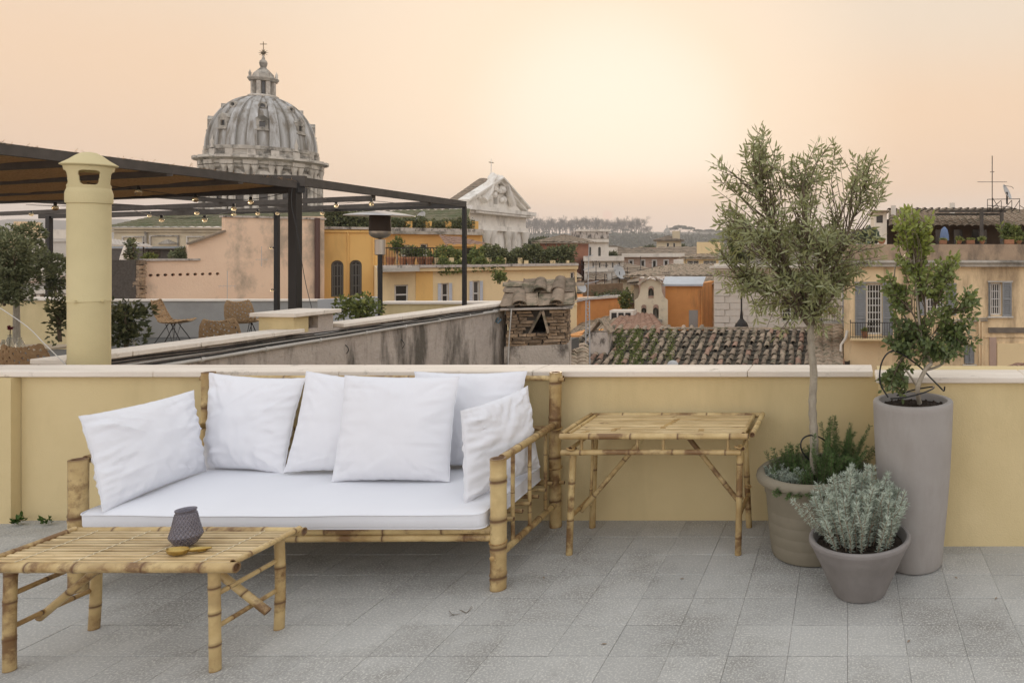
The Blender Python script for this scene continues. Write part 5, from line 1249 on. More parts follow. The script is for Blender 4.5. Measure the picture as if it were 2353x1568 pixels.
# green roofed outbuildings left of pink wall
fo = Fac(180, 34, 330, 36); ob = thing('roof_terrace', 'cluttered roof terrace with awning and dark pavilion left of the pink wall', 'building', fo.base(0))
fo.mb().box(-8, fo.L, 0, 8, -22, fo.sz(290,640)).build('wall', brown_w, ob); fo.mb().box(-8, fo.L, -.1, 0, fo.sz(290,650), fo.sz(290,644)).build('cornice', chim_pl, ob)
for k in range(16): 
    x = -2+k*.42; fo.mb().box(x, x+.16, .1, .26, fo.sz(290,640), fo.sz(290,620)).build('baluster', white_w, ob)
fo.mb().box(-8, fo.L, .05, .32, fo.sz(290,620), fo.sz(290,616)).build('balustrade_rail', white_w, ob)
fb = Fac(250, 37, 432, 40)
pv = thing('pavilion', 'dark roof pavilion with pale blue grey flat roof beyond the pink wall', 'pavilion', fb.base(0)); fb.mb().box(fb.sx(335), fb.L, .2, 4, -4, fb.sz(380,571)).build('wall', wood_dk, pv); fb.mb().box(fb.sx(330), fb.L+.2, -.1, 4, fb.sz(380,571)+.01, fb.sz(380,566)).build('roof', M('blue_grey_metal', (.26,.30,.33), rough=.5), pv)
for k in range(4): fb.mb().box(fb.sx(345)+k*.9, fb.sx(345)+k*.9+.5, .16, .2, fb.sz(380,590), fb.sz(380,575)).build('window', dark_win, pv)
aw = thing('awning', 'pale striped awning sloping beside the flue', 'awning', tuple(at(285,570,33)))
b = MB()
for k in range(12):
    a0_, a1_ = k/12, (k+.5)/12
    for q0, q1, zz_ in ((a0_, a1_, 0), (a1_, (k+1)/12, .02)):
        p = [at(235+95*q0, 546+12*q0, 33), at(235+95*q1, 546+12*q1, 33), at(235+115*q1, 560+6*q1, 31), at(235+115*q0, 560+6*q0, 31)]; b.add([x+Vector((0,0,zz_)) for x in p]+[x+Vector((0,0,zz_-.05)) for x in p], [(0,1,2,3),(7,6,5,4),(0,4,5,1),(2,6,7,3),(1,5,6,2),(3,7,4,0)])
b.build('canvas', M('awning_canvas', (.55,.50,.44), (.48,.43,.37), 3, rough=.9), aw)
for u in (240, 330): MB().tube([at(u,556,32), at(u,620,32)], .03, 6).build('awning_post', iron_m, aw)
MB(); pr_ = at(287, 590, 31); pa = thing('parasol', 'closed pale parasol on the roof terrace behind the flue', 'parasol', tuple(at(287,612,31))); MB().lathe([(.02,-.5),(.22,-.42),(.16,0),(.06,.4),(.001,.55)], pr_, 10).build('folded_canopy', white_w, pa, smooth=50); MB().tube([pr_+Vector((0,0,-1.1)), pr_], .03, 6).build('pole', iron_m, pa)
gbush('dark potted conifer on the roof terrace left of the pink wall', 302, 575, 30, 12, 26, 260, .16, bush_dk, name='conifer', cat='conifer')
gbush('rounded bush before the dark pavilion', 345, 590, 30, 16, 9, 260, .14, bush_m)
gbush('grey green shrubs trailing over the pink wall ledge', 408, 585, 27, 26, 16, 500, .13, olv2)
gbush('shrubs below the awning behind the flue', 268, 612, 30, 24, 14, 350, .15, bush_dk)
# old balustrade building and roofs, far left
fl2 = Fac(-60, 30, 330, 32)
lb = thing('stone_building', 'old stone building with cornice seen between olive tree and flue', 'building', fl2.base(0)); fl2.mb().box(0, fl2.L-1.0, 0, 5, -22, fl2.sz(200,662)).build('wall', drum_st, lb); fl2.mb().box(-.1, fl2.L-.95, -.35, 0, fl2.sz(200,672), fl2.sz(200,664)).build('cornice', church_st, lb)
for k in range(26): fl2.mb().box(.1+k*.28, .22+k*.28, -.28, -.02, fl2.sz(200,680), fl2.sz(200,674)).build('cornice_bracket', church_st, lb)

# ================================================================ ORANGE AND CREAM BUILDINGS
bo, fo_, zo = bld('orange_building', 'deep yellow building with two tall arched windows', 745, 31, 868, 32.0, 526, 9, orange_w,
    [(760,789,598,682,'arch'),(803,831,597,680,'arch')], cat='building')
strip(fo_, bo, 'cornice', 745, 868, zo, zo+.10, -.15, .25, chim_pl); strip(fo_, bo, 'cornice', 745, 868, zo-.14, zo-.04, -.08, -.002, orange_w)
for u in (799.5, 857): fo_.mb().tube([(fo_.sx(u), -.05, -5), (fo_.sx(u), -.05, zo-.15)], .03, 6).build('downpipe', orange_w, bo)
leafmass('roof_hedge', 'dense hedge and trellis on the roof of the deep yellow building', fo_, 742, 852, 482, 528, .5, .5, 4000, .14, bush_dk, seed=1, tl=1.0)
fbs_p = Fac(866, 33, 1108, 36.5)
leafmass('roof_hedge', 'shrubs on the roof edge right behind the patio heater hood', fbs_p, 870, 1000, 500, 530, .9, .6, 1100, .15, bush_m, seed=6)
bc, fcb, zc = bld('cream_building', 'cream lower building with white shutters and a planted roof terrace', 866, 27, 1325, 31, 617, 6, cream_w,
    [(906,937,654,700,'dark'),(1014,1030,650,706,'dark',shut_w),(1086,1101,645,703,'dark',shut_w),(1285,1298,634,665,'dark'),(1310,1320,625,700,'dark'),(1240,1252,640,690,'dark')])
strip(fcb, bc, 'cornice', 866, 1325, zc-.12, zc+.02, -.22, -.002, cream_w); strip(fcb, bc, 'roof_edge', 866, 1325, zc+.022, zc+.12, -.3, .4, chim_pl)
strip(fcb, bc, 'painted_panel', 955, 994, -6, zc-.13, -.03, -.004, orange_w); strip(fcb, bc, 'string_course', 866, 1325, fcb.sz(1000,715), fcb.sz(1000,711), -.06, -.004, cream_w)
for u in (1004,1038,1064,1124,1158,1195): strip(fcb, bc, 'terrace_pillar', u-5, u+5, zc+.12, fcb.sz(u,592), .02, .35, cream_w)
for (u0, u1) in ((1204,1214),(1264,1276),(1302,1308)): strip(fcb, bc, 'terrace_pillar', u0, u1, zc+.12, fcb.sz(u0,598), .02, .3, cream_w)
b = fcb.mb()
for k in range(70):
    x = fcb.sx(880)+k*.09
    if x < fcb.sx(1005): b.box(x, x+.015, -.12, -.10, zc+.1, zc+.75)
b.box(fcb.sx(880), fcb.sx(1005), -.125, -.095, zc+.75, zc+.79); tag(b.build('railing', iron_m, bc), kind='stuff')
strip(fcb, bc, 'balcony_slab', 866, 960, zc-.10, zc+.015, -.9, -.24, drum_st)
# set back orange storey
bs, fbs, zs = bld('orange_attic', 'orange penthouse storey set back behind the planted roof terrace', 866, 33, 1108, 36.5, 532, 5, M('apricot_plaster', (.64,.38,.14), (.57,.33,.12), .8, rough=.95, dirt=(.38,.24,.12), dscale=.6, dthr=(.5,.74), dmax=.6),
    [(868,880,562,606,'plain'),(922,940,562,612,'dark'),(966,983,560,612,'dark'),(1014,1030,562,612,'dark')], zb=-3, th=.3)
strip(fbs, bs, 'cornice', 866, 1108, zs-.1, zs+.05, -.25, -.002, drum_st); strip(fbs, bs, 'roof_parapet', 866, 1108, zs+.052, zs+.2, -.1, .4, chim_pl)
for u in (872, 940, 985, 1030, 1092): strip(fbs, bs, 'roof_pillar', u-7, u+7, zs+.2, fbs.sz(u, 508), .0, .35, orange_w)
leafmass('roof_hedge', 'hanging greenery between the pillars on the orange penthouse roof', fbs, 900, 1090, 500, 532, .3, .4, 3000, .15, bush_dk, seed=12)
fr_ = Fac(1032, 30.6, 1094, 31.4); rp = thing('roof_pavilion', 'little orange pavilion with a red tiled lean to roof', 'pavilion', fr_.base(0)); fr_.mb().box(fr_.sx(1032), fr_.L, .1, 1.8, zc, fr_.sz(1060,566)).build('wall', orange_w, rp)
b = MB(); tilesheet(b, fr_.tf(Vector((-.3,-.5,fr_.sz(1060,563)))), fr_.tf(Vector((fr_.L+.5,-.5,fr_.sz(1060,563)))), fr_.tf(Vector((fr_.L-.1,1.8,fr_.sz(1060,544)))), fr_.tf(Vector((.2,1.8,fr_.sz(1060,540)))), .22, .04, .35, .02); b.build('roof', coppo_red, rp)
fr_.mb().box(fr_.sx(1068), fr_.sx(1092), .06, .1, zc+.1, fr_.sz(1060,570)).build('window', dark_win, rp)
for k, (u0, u1, v0, v1, lab) in enumerate(((1008,1035,594,628,'round clipped hedge hanging before the terrace pillars, leftmost'), (1040,1063,592,626,'clipped hedge section just left of the pergola corner post'), (1082,1120,590,622,'clipped hedge section just right of the pergola corner post'), (1128,1156,590,622,'clipped hedge section left of the ivy clump'))):
    leafmass('hedge', lab, fcb, u0, u1, v0, v1, -.05, .2, 800, .13, bush_m, seed=20+k, tl=.9)
leafmass('terrace_plants', 'mixed shrubs and pots along the long roof terrace to the right', fcb, 1120, 1325, 566, 606, .5, .5, 6500, .13, bush_dk, seed=31, tl=1.1)
leafmass('terrace_plants', 'trailing plants on the balcony rail of the orange penthouse', fcb, 985, 1125, 570, 606, 1.0, .5, 2600, .13, bush_m, seed=33)
gbush('ivy clump hanging from the cream building beside the brick chimney', 1148, 636, 27.0, 18, 16, 420, .12, bush_m, name='ivy', cat='ivy')
gtree('round headed potted tree on the penthouse terrace, leftmost', 912, 563, 606, 28.5, 16, 20, 420, .12, bush_m, 1, .03)
gtree('small spreading tree in a pot on the penthouse terrace', 934, 580, 606, 28.2, 22, 14, 420, .12, olv2, 2, .03)
gtree('clipped ball tree on the penthouse terrace right of the spreading one', 962, 580, 606, 28.4, 16, 16, 420, .12, bush_m, 3, .03)
for k, u in enumerate((897,925,944,968,985)):
    c = at(u, 608, 28.0); t = thing('terracotta_pot', ORD[k]+' terracotta pot on the penthouse balcony', 'plant pot', c, 'terracotta pots on the penthouse balcony'); MB().lathe([(.10,0),(.15,.22),(.17,.24),(.17,.30),(.12,.28)], c, 12).build('pot_body', terra_m, t, smooth=40)
def dish(lab, u, v, Y, r, az, mast=True, group=None):
    c = at(u, v, Y); t = thing('satellite_dish', lab, 'satellite dish', c-Vector((0,0,r*1.4)), group); R_ = Matrix.Rotation(az, 4, 'Z') @ Matrix.Rotation(rad(65), 4, 'X'); b = MB(lambda p: c+(R_.to_3x3() @ p))
    b.lathe([(.001,-r*.22),(r*.4,-r*.19),(r*.75,-r*.09),(r,.0),(r*.99,.02),(r*.7,-r*.06),(r*.35,-r*.15),(.001,-r*.18)], (0,0,0), 20); b.build('reflector', M('dish_grey', (.42,.42,.41), rough=.5), t, smooth=50)
    b = MB(lambda p: c+(R_.to_3x3() @ p)); b.tube([(0,r*.9,0), (0,r*.3,r*.8), (0,0,r*.9)], r*.03, 5); b.build('feed_arm', iron_m, t)
    if mast: MB().tube([c-Vector((0,0,r*1.5)), c-Vector((0,0,.0))], .03, 6).build('mast', iron_m, t)
dish('white dish on the roof near the white church front', 1546-2*390+0, 555, 60, .8, rad(20)) if False else None
dish('pale dish on the far roof under the pergola corner', 965, 500, 45, .45, rad(-30))

# ================================================================ THE DOMED CHURCH
DY = 110.0; DX = at(605,0,DY).x; DC = Vector((DX, DY, 0)); zd = lambda v: H-(v-V0)*DY/F
ch_ = thing('domed_church', 'large church with a ribbed lead dome, lantern and white baroque front', 'church', (DX, DY, 0)); kf = 1/1.283
rdm = lambda w: w*DY/F*kf          # half width in picture -> radius
prof = []
for i in range(25):
    a = math.pi/2*i/24*.93
    prof.append((rdm(127)*math.cos(a)**.92, zd(352)+(zd(222)-zd(352))*(math.sin(a)/math.sin(math.pi/2*.93))))
NR = 16; off = math.atan2(-DY, -DX)
b = MB(); P = []; T = []; nA = 128
for (r, z) in prof:
    for i in range(nA):
        a = 2*math.pi*i/nA; ph = (i % 8)/8*2-1 if False else ((i+4) % 8-4)/4.
        rib = .0; P.append(DC+Vector((r*math.cos(a+off), r*math.sin(a+off), z))); T.append(.9 if (i % 8) in (2,6) else (.35 if (i % 8) in (1,3,5,7) else 0))
k = len(prof); b.add(P, [(i*nA+j, i*nA+(j+1) % nA, (i+1)*nA+(j+1) % nA, (i+1)*nA+j) for i in range(k-1) for j in range(nA)], T); b.build('dome', lead_m, ch_, smooth=40)
for m_ in range(NR):
    a = off+2*math.pi*(m_+.5)/NR; rb_ = MB(); pts = [DC+Vector(((r+.10)*math.cos(a), (r+.10)*math.sin(a), z)) for r, z in prof]
    w0 = .62; Pq = []
    tn = Vector((-math.sin(a), math.cos(a), 0))
    for i, p in enumerate(pts):
        w = w0*(1-.6*i/len(pts)); rd = Vector((math.cos(a), math.sin(a), 0)); Pq += [p-tn*w-rd*.3, p-tn*w+rd*.12, p-tn*w*.3+rd*.16, p+tn*w*.3+rd*.16, p+tn*w+rd*.12, p+tn*w-rd*.3]
    rb_.add(Pq, [(i*6+j, i*6+j+1, (i+1)*6+j+1, (i+1)*6+j) for i in range(len(pts)-1) for j in range(5)]); rb_.build('dome_rib', lead_m, ch_)
def ringbox(b, r0, r1, z0, z1, a0, a1, n=2):
    P = []
    for i in range(n+1):
        a = a0+(a1-a0)*i/n
        for r in (r0, r1):
            for z in (z0, z1): P.append(DC+Vector((r*math.cos(a), r*math.sin(a), z)))
    fs = []
    for i in range(n):
        o_, p_ = i*4, (i+1)*4; fs += [(o_, o_+1, p_+1, p_), (o_+2, p_+2, p_+3, o_+3), (o_+1, o_+3, p_+3, p_+1), (o_, p_, p_+2, o_+2)]
    fs += [(0,2,3,1), (n*4, n*4+1, n*4+3, n*4+2)]; b.add(P, fs)
# small dormers: lower framed windows and upper oval ones
def onring(a, r, z): return DC+Vector((r*math.cos(a), r*math.sin(a), z))
for m_ in range(8):
    a = off+2*math.pi*(m_*2)/NR-.02
    for (frac, w, h, nm) in ((7, .68, .72, 'dome_window'), (14, .5, .46, 'oval_dormer')):
        r, z = prof[frac]; n_ = Vector((math.cos(a), math.sin(a), 0)); tn = Vector((-math.sin(a), math.cos(a), 0))
        def tf(p, r=r, z=z, n_=n_, tn=tn): return DC+n_*(r+p.y)+tn*p.x+Vector((0,0,z+p.z))
        b = MB(tf)
        if nm == 'dome_window': b.slab([(-w,-h),(w,-h),(w,h),(w*1.15,h+.1),(0,h+.7),(-w*1.15,h+.1),(-w,h)], [rect(-w*.5,w*.5,-h*.55,h*.55)], -.9, 1.25); b.box(-w*1.2, w*1.2, .1, .5, -h-.2, -h)
        else: b.slab([(w*math.cos(q*math.pi/6)*1.1, w*math.sin(q*math.pi/6)) for q in range(12)], [[(w*.6*math.cos(q*math.pi/6), w*.6*math.sin(q*math.pi/6)) for q in range(12)]], -1.6, 2.0)
        o = b.build(nm, drum_st, ch_); MB(tf).box(-w*.6, w*.6, -.35, .1, -h*.6, h*.6).build('pane', dark_win, o)
# attic and drum
def lring(prof_, name, mat=drum_st, n=64): return MB().lathe(prof_, DC, n).build(name, mat, ch_, smooth=25)
lring([(rdm(127),zd(350)+.3),(rdm(133),zd(350)+.2),(rdm(133),zd(354)),(rdm(130),zd(356)),(rdm(130),zd(362)),(rdm(134),zd(364)),(rdm(134),zd(368)),(rdm(128),zd(370)),(rdm(100),zd(370))], 'attic_ring')
lring([(rdm(100),zd(369.5)),(rdm(150),zd(370)),(rdm(154),zd(372)),(rdm(153),zd(375)),(rdm(145),zd(379)),(rdm(142),zd(381)),(rdm(142),zd(386)),(rdm(138),zd(388)),(rdm(138),zd(394)),(rdm(133),zd(396)),(rdm(131),zd(398)),(rdm(131),zd(520)),(rdm(100),zd(521))], 'drum')
for m_ in range(NR):
    a = off+2*math.pi*(m_+.5)/NR; da = .055
    b = MB(); ringbox(b, rdm(150), rdm(158), zd(375)+.01, zd(370)+.05, a-.13, a+.13, 3); ringbox(b, rdm(136), rdm(146), zd(388), zd(379), a-.115, a+.115, 3); b.build('cornice_block', church_st, ch_)
    b = MB(); ringbox(b, rdm(126), rdm(135), zd(369), zd(355), a-.07, a+.07, 2); b.build('attic_pier', church_st, ch_)
    for s_ in (-1, 1):
        c = onring(a+s_*.062, rdm(138), 0)
        MB().lathe([(.42,zd(500)),(.42,zd(497)),(.32,zd(495)),(.30,zd(460)),(.27,zd(402)),(.30,zd(400)),(.44,zd(392)),(.44,zd(390))], c, 12).build('column', church_st, ch_, smooth=40)
    a = off+2*math.pi*m_/NR
    n_ = Vector((math.cos(a), math.sin(a), 0)); tn = Vector((-math.sin(a), math.cos(a), 0))
    def tf(p, n_=n_, tn=tn): return DC+n_*(rdm(131)+p.y)+tn*p.x+Vector((0,0,p.z))
    o = MB(tf).slab(rect(-.75,.75,zd(485),zd(412)), [rect(-.5,.5,zd(482),zd(417))], -.2, .42).build('window', church_st, ch_); MB(tf).box(-.5, .5, -.1, .06, zd(482), zd(417)).build('pane', dark_win, o)
    b = MB(tf)
    if m_ % 2: b.slab([(-.95,zd(411)),(.95,zd(411)),(0,zd(401))], [], 0, .45)
    else: b.slab([(-.95,zd(411))]+[(-.95*math.cos(q*math.pi/8), zd(411)+.62*math.sin(q*math.pi/8)) for q in range(1,8)]+[(.95,zd(411))], [], 0, .45)
    b.build('window_pediment', church_st, ch_)
# small statues / flame finials on the attic
for m_ in (1, 5, 9, 13): c = onring(off+2*math.pi*(m_+.5)/NR, rdm(133), zd(352)); MB().lathe([(.3,0),(.15,.3),(.28,.8),(.1,1.3),(.001,1.9)], c, 8).build('finial', church_st, ch_, smooth=40)
# lantern
lring([(rdm(36),zd(226)),(rdm(37),zd(222)),(rdm(33),zd(220)),(rdm(20),zd(219))], 'lantern_base', church_st, 32)
lring([(rdm(19),zd(222)),(rdm(19),zd(188))], 'lantern_core', dark_win, 24)
for m_ in range(8):
    a = off+2*math.pi*(m_+.5)/8; b = MB(); ringbox(b, rdm(19), rdm(30), zd(221), zd(189), a-.17, a+.17, 2); b.build('lantern_pier', church_st, ch_)
lring([(rdm(20),zd(189)),(rdm(33),zd(188.5)),(rdm(37),zd(183)),(rdm(37),zd(181)),(rdm(28),zd(180)),(rdm(26),zd(177)),(rdm(24),zd(171)),(rdm(16),zd(164)),(rdm(9),zd(158)),(rdm(7),zd(155)),(rdm(9),zd(150)),(rdm(10),zd(145)),(rdm(8),zd(140)),(rdm(4),zd(137)),(rdm(4),zd(134)),(rdm(1.5),zd(128)),(.02,zd(127))], 'lantern_cap', drum_st, 32)
for m_ in range(8): c = onring(off+2*math.pi*(m_+.5)/8, rdm(33), zd(181)); MB().lathe([(.22,0),(.12,.2),(.2,.55),(.08,.85),(.001,1.15)], c, 8).build('lantern_urn', church_st, ch_, smooth=40)
tp = DC+Vector((0,0,zd(128))); tipz = zd(96)-zd(128)
gold = M('dark_gilt', (.14,.10,.05), rough=.5, metal=.5)
MB().tube([tp, tp+Vector((0,0,tipz))], .05, 6).build('cross', gold, ch_); MB().obox(tp+Vector((-.5,0,tipz*.82)), tp+Vector((.5,0,tipz*.82)), .07, .09).build('cross_arm', gold, ch_)
b = MB(); sc_ = tp+Vector((0,0,tipz*.20))
for k in range(10):
    a = k*math.pi/5; b.tube([sc_, sc_+Vector((math.cos(a)*.80, 0, math.sin(a)*.6))], [.11,.01], 5)
b.lathe([(.01,-.3),(.3,0),(.01,.3)], sc_, 10); b.build('star', gold, ch_)
# nave / transept bodies under the mossy roof
fN = Fac(262, 88, 520, 88)
fN.mb().box(0, fN.L+14, 0, 20, -22, fN.sz(300,524)).build('wall', pale_y, ch_); strip(fN, ch_, 'cornice', 258, 520, fN.sz(300,527), fN.sz(300,523), -.5, -.01, pale_y); strip(fN, ch_, 'cornice', 260, 520, fN.sz(300,533), fN.sz(300,529), -.25, -.01, pale_y)
for (u0, u1, v0, v1) in ((282,332,542,600),(345,412,540,600),(430,470,542,600)):
    b = fN.mb(); b.slab(rect(fN.sx(u0),fN.sx(u1),fN.sz(u0,v1),fN.sz(u0,v0)), [rect(fN.sx(u0+3),fN.sx(u1-3),fN.sz(u0,v1-3),fN.sz(u0,v0+3))], -.15, .14); b.build('wall_panel_frame', church_st, ch_)
b = fN.mb(); b.slab([(fN.sx(365),fN.sz(300,560)),(fN.sx(410),fN.sz(300,560)),(fN.sx(388),fN.sz(300,550))], [], -.3, .28); b.build('window_pediment', church_st, ch_)
fN.mb().tube([(fN.sx(338),-.2,-5),(fN.sx(338),-.2,fN.sz(300,532))], .12, 6).build('downpipe', drum_st, ch_)
b = MB(); e0, e1 = fN.tf(Vector((-.6,-.7,fN.sz(300,523)))), fN.tf(Vector((fN.L+16,-.7,fN.sz(300,523)))); r0_, r1_ = at(400,488,99), at(930,486,99); tilesheet(b, e0, e1, r1_, r0_, 1.0, .10, 1.3, .06)
tilesheet(b, at(262,522,106), e0, r0_, r0_+Vector((-.5,3,0)), 1.0, .10, 1.3, .06); tilesheet(b, r0_+Vector((0,.05,0)), r1_+Vector((0,.05,0)), at(930,520,112), at(400,520,112), 1, .1, 1.3, .06); b.build('roof', roof_moss, ch_)
b = MB(); tilesheet(b, at(870,548,86), at(1064,548,86), at(1080,480,98), at(905,484,98), .9, .09, 1.2, .05); b.build('nave_roof', roof_moss, ch_)
b = MB(); b.add([at(1064,548,86), at(1064,700,86), at(870,700,86), at(870,548,86)], [(0,1,2,3)]); b.add([at(1064,548,86.01), at(1080,480,98), at(1080,700,98), at(1064,700,86.01)], [(0,1,2,3)])
o = b.build('nave_wall', pale_y, ch_)
# white front
fA = Fac(1070, 100, 1204, 119); FL_ = fA.L; Z1, Z2 = 7.5, 9.0
TFp = fA.tf
# local frame: x along front, y into the building
b = fA.mb()
nich = [(fA.sx(1091),fA.sx(1104)), (fA.sx(1173),fA.sx(1181))]
holes = [arch(x0, x1, -9, -2.2) for x0, x1 in nich]+[rect(fA.sx(1133), fA.sx(1154), -12, -3.4)]
b.slab(rect(0, FL_, -22, Z1-1.0), holes, 0, 1.2); b.box(0, 1.2, 1.2, 3.5, -22, Z1-1); b.box(FL_-1.2, FL_, 1.2, 3.5, -22, Z1-1); b.build('facade_wall', facade_st, ch_)
b = fA.mb(); b.box(-.4, FL_+.4, -.5, 1.3, 4.2, 4.9); b.box(-.2, FL_+.2, -.2, 1.2, 4.9, 6.5); b.box(-.9, FL_+.9, -1.0, 1.4, 6.5, 6.9); b.box(-1.3, FL_+1.3, -1.5, 1.6, 6.9, 7.5); b.build('entablature', facade_st, ch_)
for k in range(40): fA.mb().box(k*FL_/40+.2, k*FL_/40+.6, -1.35, -1.0, 6.55, 6.88).build('modillion', facade_st, ch_)
ax = fA.sx(1145); apz = 12.2
b = fA.mb(); b.slab([(.4,Z1),(FL_-.4,Z1),(ax,apz-.8)], [rect(ax-1.2,ax+.2,Z1+.7,Z1+2.0)], .2, 1.0); b.build('tympanum', facade_st, ch_)
for (xa, xb) in ((-1.3, ax), (FL_+1.3, ax)):
    p0, p1 = Vector((xa*.6 if xa < 0 else FL_+.6, .1, Z1+.3)), Vector((xb, .1, apz-.3)); b = fA.mb(); b.obox(p0, p1, 1.0, .55, up=(0,0,1)); b.obox(p0+Vector((0,-.2,.38)), p1+Vector((0,-.2,.38)), 1.5, .25); b.build('raking_cornice', facade_st, ch_)
rs2 = random.Random(8); b = fA.mb()
for k in range(34):      # coat of arms and figures carved in the tympanum
    t = rs2.random(); x = ax+rs2.uniform(-6,6)*(1-t*.6)-.6; z = Z1+1.2+t*3.6; s = rs2.uniform(.35,.8)
    b.lathe([(.01,-s*.8),(s*.6,-s*.5),(s*.75,0),(s*.5,s*.6),(.01,s*.9)], (x, -.1, z), 8)
for s_ in (-1, 1): b.tube([(ax+s_*4.8-.6,-.3,Z1+1), (ax+s_*3.2-.6,-.5,Z1+2.4), (ax+s_*2.3-.6,-.4,Z1+4.2), (ax-.6+s_*.8,-.3,Z1+4.9)], [.6,.5,.4,.3], 8)
tag(b.build('tympanum_carving', facade_st, ch_), kind='stuff')
for u in (1078,1110,1122,1160,1170,1199):
    x = fA.sx(u); fA.mb().lathe([(.62,-22),(.62,-9),(.5,-8.5),(.43,3.0),(.5,3.1),(.72,4.0),(.75,4.2)], (x, -.5, 0), 14).build('column', facade_st, ch_, smooth=40)
for (x0, x1) in nich:
    o = fA.mb().slab(arch(x0-.5,x1+.5,-9.4,-1.6), [arch(x0,x1,-9,-2.2)], -.35, .34).build('niche', facade_st, ch_); fA.mb().box(x0, x1, .9, 1.1, -9, -3.2).build('niche_back', facade_st, o)
    fA.mb().lathe([(.7,-9),(.55,-7.5),(.75,-6),(.4,-5),(.35,-4.4),(.01,-4)], ((x0+x1)/2, .4, 0), 10).build('statue', facade_st, o, smooth=50)
xd0, xd1 = fA.sx(1131), fA.sx(1156); xm = (xd0+xd1)/2
b = fA.mb(); b.slab([(xd0-1,-1.9),(xd1+1,-1.9),(xm,.9)], [[(xd0+1,-1.5),(xd1-1,-1.5),(xm,.2)]], -1.2, 1.1); b.box(xd0-1, xd1+1, -1.3, -.05, -2.8, -1.95); b.build('window_pediment', facade_st, ch_); fA.mb().box(xd0, xd1, .8, 1.0, -12, -3.4).build('window_pane', dark_win, ch_)
b = fA.mb()
tilesheet(b, Vector((-.3,.8,Z1+.25)), Vector((-.3,2.9,Z1+.25)), Vector((ax,2.9,apz-.1)), Vector((ax,.8,apz-.1)), .9, .1, 1.0, .05)
tilesheet(b, Vector((ax,.8,apz-.1)), Vector((ax,2.9,apz-.1)), Vector((FL_+.3,2.9,Z1+.25)), Vector((FL_+.3,.8,Z1+.25)), .9, .1, 1.0, .05)
b.add([(0,2.85,-22),(FL_,2.85,-22),(FL_,2.85,Z1+.1),(ax,2.85,apz-.3),(0,2.85,Z1+.1)], [(0,1,2,3,4)]); b.build('front_roof', roof_far, ch_)
cp_ = fA.tf(Vector((fA.sx(1151), 1.5, apz-.6)))
MB().lathe([(.7,0),(.4,.6),(.16,1.1),(.2,1.3),(.08,1.5),(.05,3.6)], cp_, 8).build('front_finial', facade_st, ch_); MB().obox(cp_+Vector((-.12,-.45,3.05)), cp_+Vector((.12,.45,3.05)), .08,.11).build('front_cross_arm', gold, ch_)

# ================================================================ MIDDLE DISTANCE
def wrow(u0, u1, n, v0, v1, w, st='plain', sm=None):
    return [(u0+(u1-u0)*(k+.5)/n-w/2, u0+(u1-u0)*(k+.5)/n+w/2, v0, v1, st)+((sm,) if sm else ()) for k in range(n)]
t, fc, z = bld('brick_pavilion', 'reddish brick house with a hipped tile roof right of the white church front', 1238, 60, 1318, 60, 556, 3.6, M('red_brick_wall', (.34,.16,.10), (.28,.135,.09), 2, rough=.95), [(1252,1256,558,564,'plain'),(1276,1280,558,564,'plain'),(1300,1304,558,564,'plain')])
hiproof(fc, t, z, 3.6, .62, .45, coppo_m, .32, .5)
t, fc, z = bld('arched_white_building', 'white building with three arched windows and balustraded flat roof', 1318, 72, 1398, None, 548, 12, white_w, [(1374-14*0,1380,567,606,'arch'),(1352,1358,567,606,'arch'),(1332,1338,567,600,'arch')] , th=.5)
strip(fc, t, 'cornice', 1310, 1398, z-.35, z-.1, -.4, -.01, white_w); strip(fc, t, 'roof_parapet', 1311, 1398, z+.01, z+.7, -.1, .3, chim_pl)
for k in range(12): fc.mb().box(.2+k*fc.L/12, .45+k*fc.L/12, -.2, .4, z+.7, z+.95).build('parapet_post', white_w, t)
t, fc, z = bld('white_palazzo', 'lower white building with rows of small windows beneath the arched one', 1342, 60, 1432, None, 591, 9, white_w, wrow(1355,1430,5,602,616,5)+wrow(1380,1430,2,629,655,6))
strip(fc, t, 'cornice', 1340, 1433, z-.3, z+.1, -.5, -.01, white_w)
strip(fc, t, 'string_course', 1342, 1432, fc.sz(1400,624), fc.sz(1400,622), -.15, -.01, white_w)
fc.mb().box(fc.sx(1350), fc.sx(1390), -2.5, -.6, -12, fc.sz(1370,641)).build('annex', brown_w, t); b = MB(); tilesheet(b, fc.tf(Vector((fc.sx(1348),-2.8,fc.sz(1370,641)))), fc.tf(Vector((fc.sx(1392),-2.8,fc.sz(1370,641)))), fc.tf(Vector((fc.sx(1392),-.4,fc.sz(1370,628)))), fc.tf(Vector((fc.sx(1348),-.4,fc.sz(1370,628)))), .5, .07, .7, .04); b.build('annex_roof', roof_far, t)
t, fc, z = bld('brown_palazzo', 'pinkish brown building with pale framed windows in the middle distance', 1430, 78, 1572, None, 585, 12, brown_w, wrow(1436,1570,5,598,618,8,'plain'), th=.4)
for k in range(5):
    u = 1436+134*(k+.5)/5; b = fc.mb(); x0, x1 = fc.sx(u-6), fc.sx(u+6); b.slab(rect(x0,x1,fc.sz(u,620),fc.sz(u,596)), [rect(fc.sx(u-4)-.01,fc.sx(u+4)+.01,fc.sz(u,618),fc.sz(u,598))], -.12, .11); b.build('window_surround', frame_w, t)
strip(fc, t, 'cornice', 1428, 1572, z-.25, z+.15, -.5, -.01, white_w); strip(fc, t, 'string_course', 1430, 1572, fc.sz(1500,624), fc.sz(1500,621), -.15, -.01, white_w)
t, fc, z = bld('yellow_house', 'yellow house with broad hipped tile roof and shuttered windows', 1448, 50, 1790, 50, 633, 6, cream_w, [(1489,1503,642,652,'plain',iron_m),(1595,1610,642,652,'plain',iron_m),(1648,1660,642,652,'plain',iron_m)])
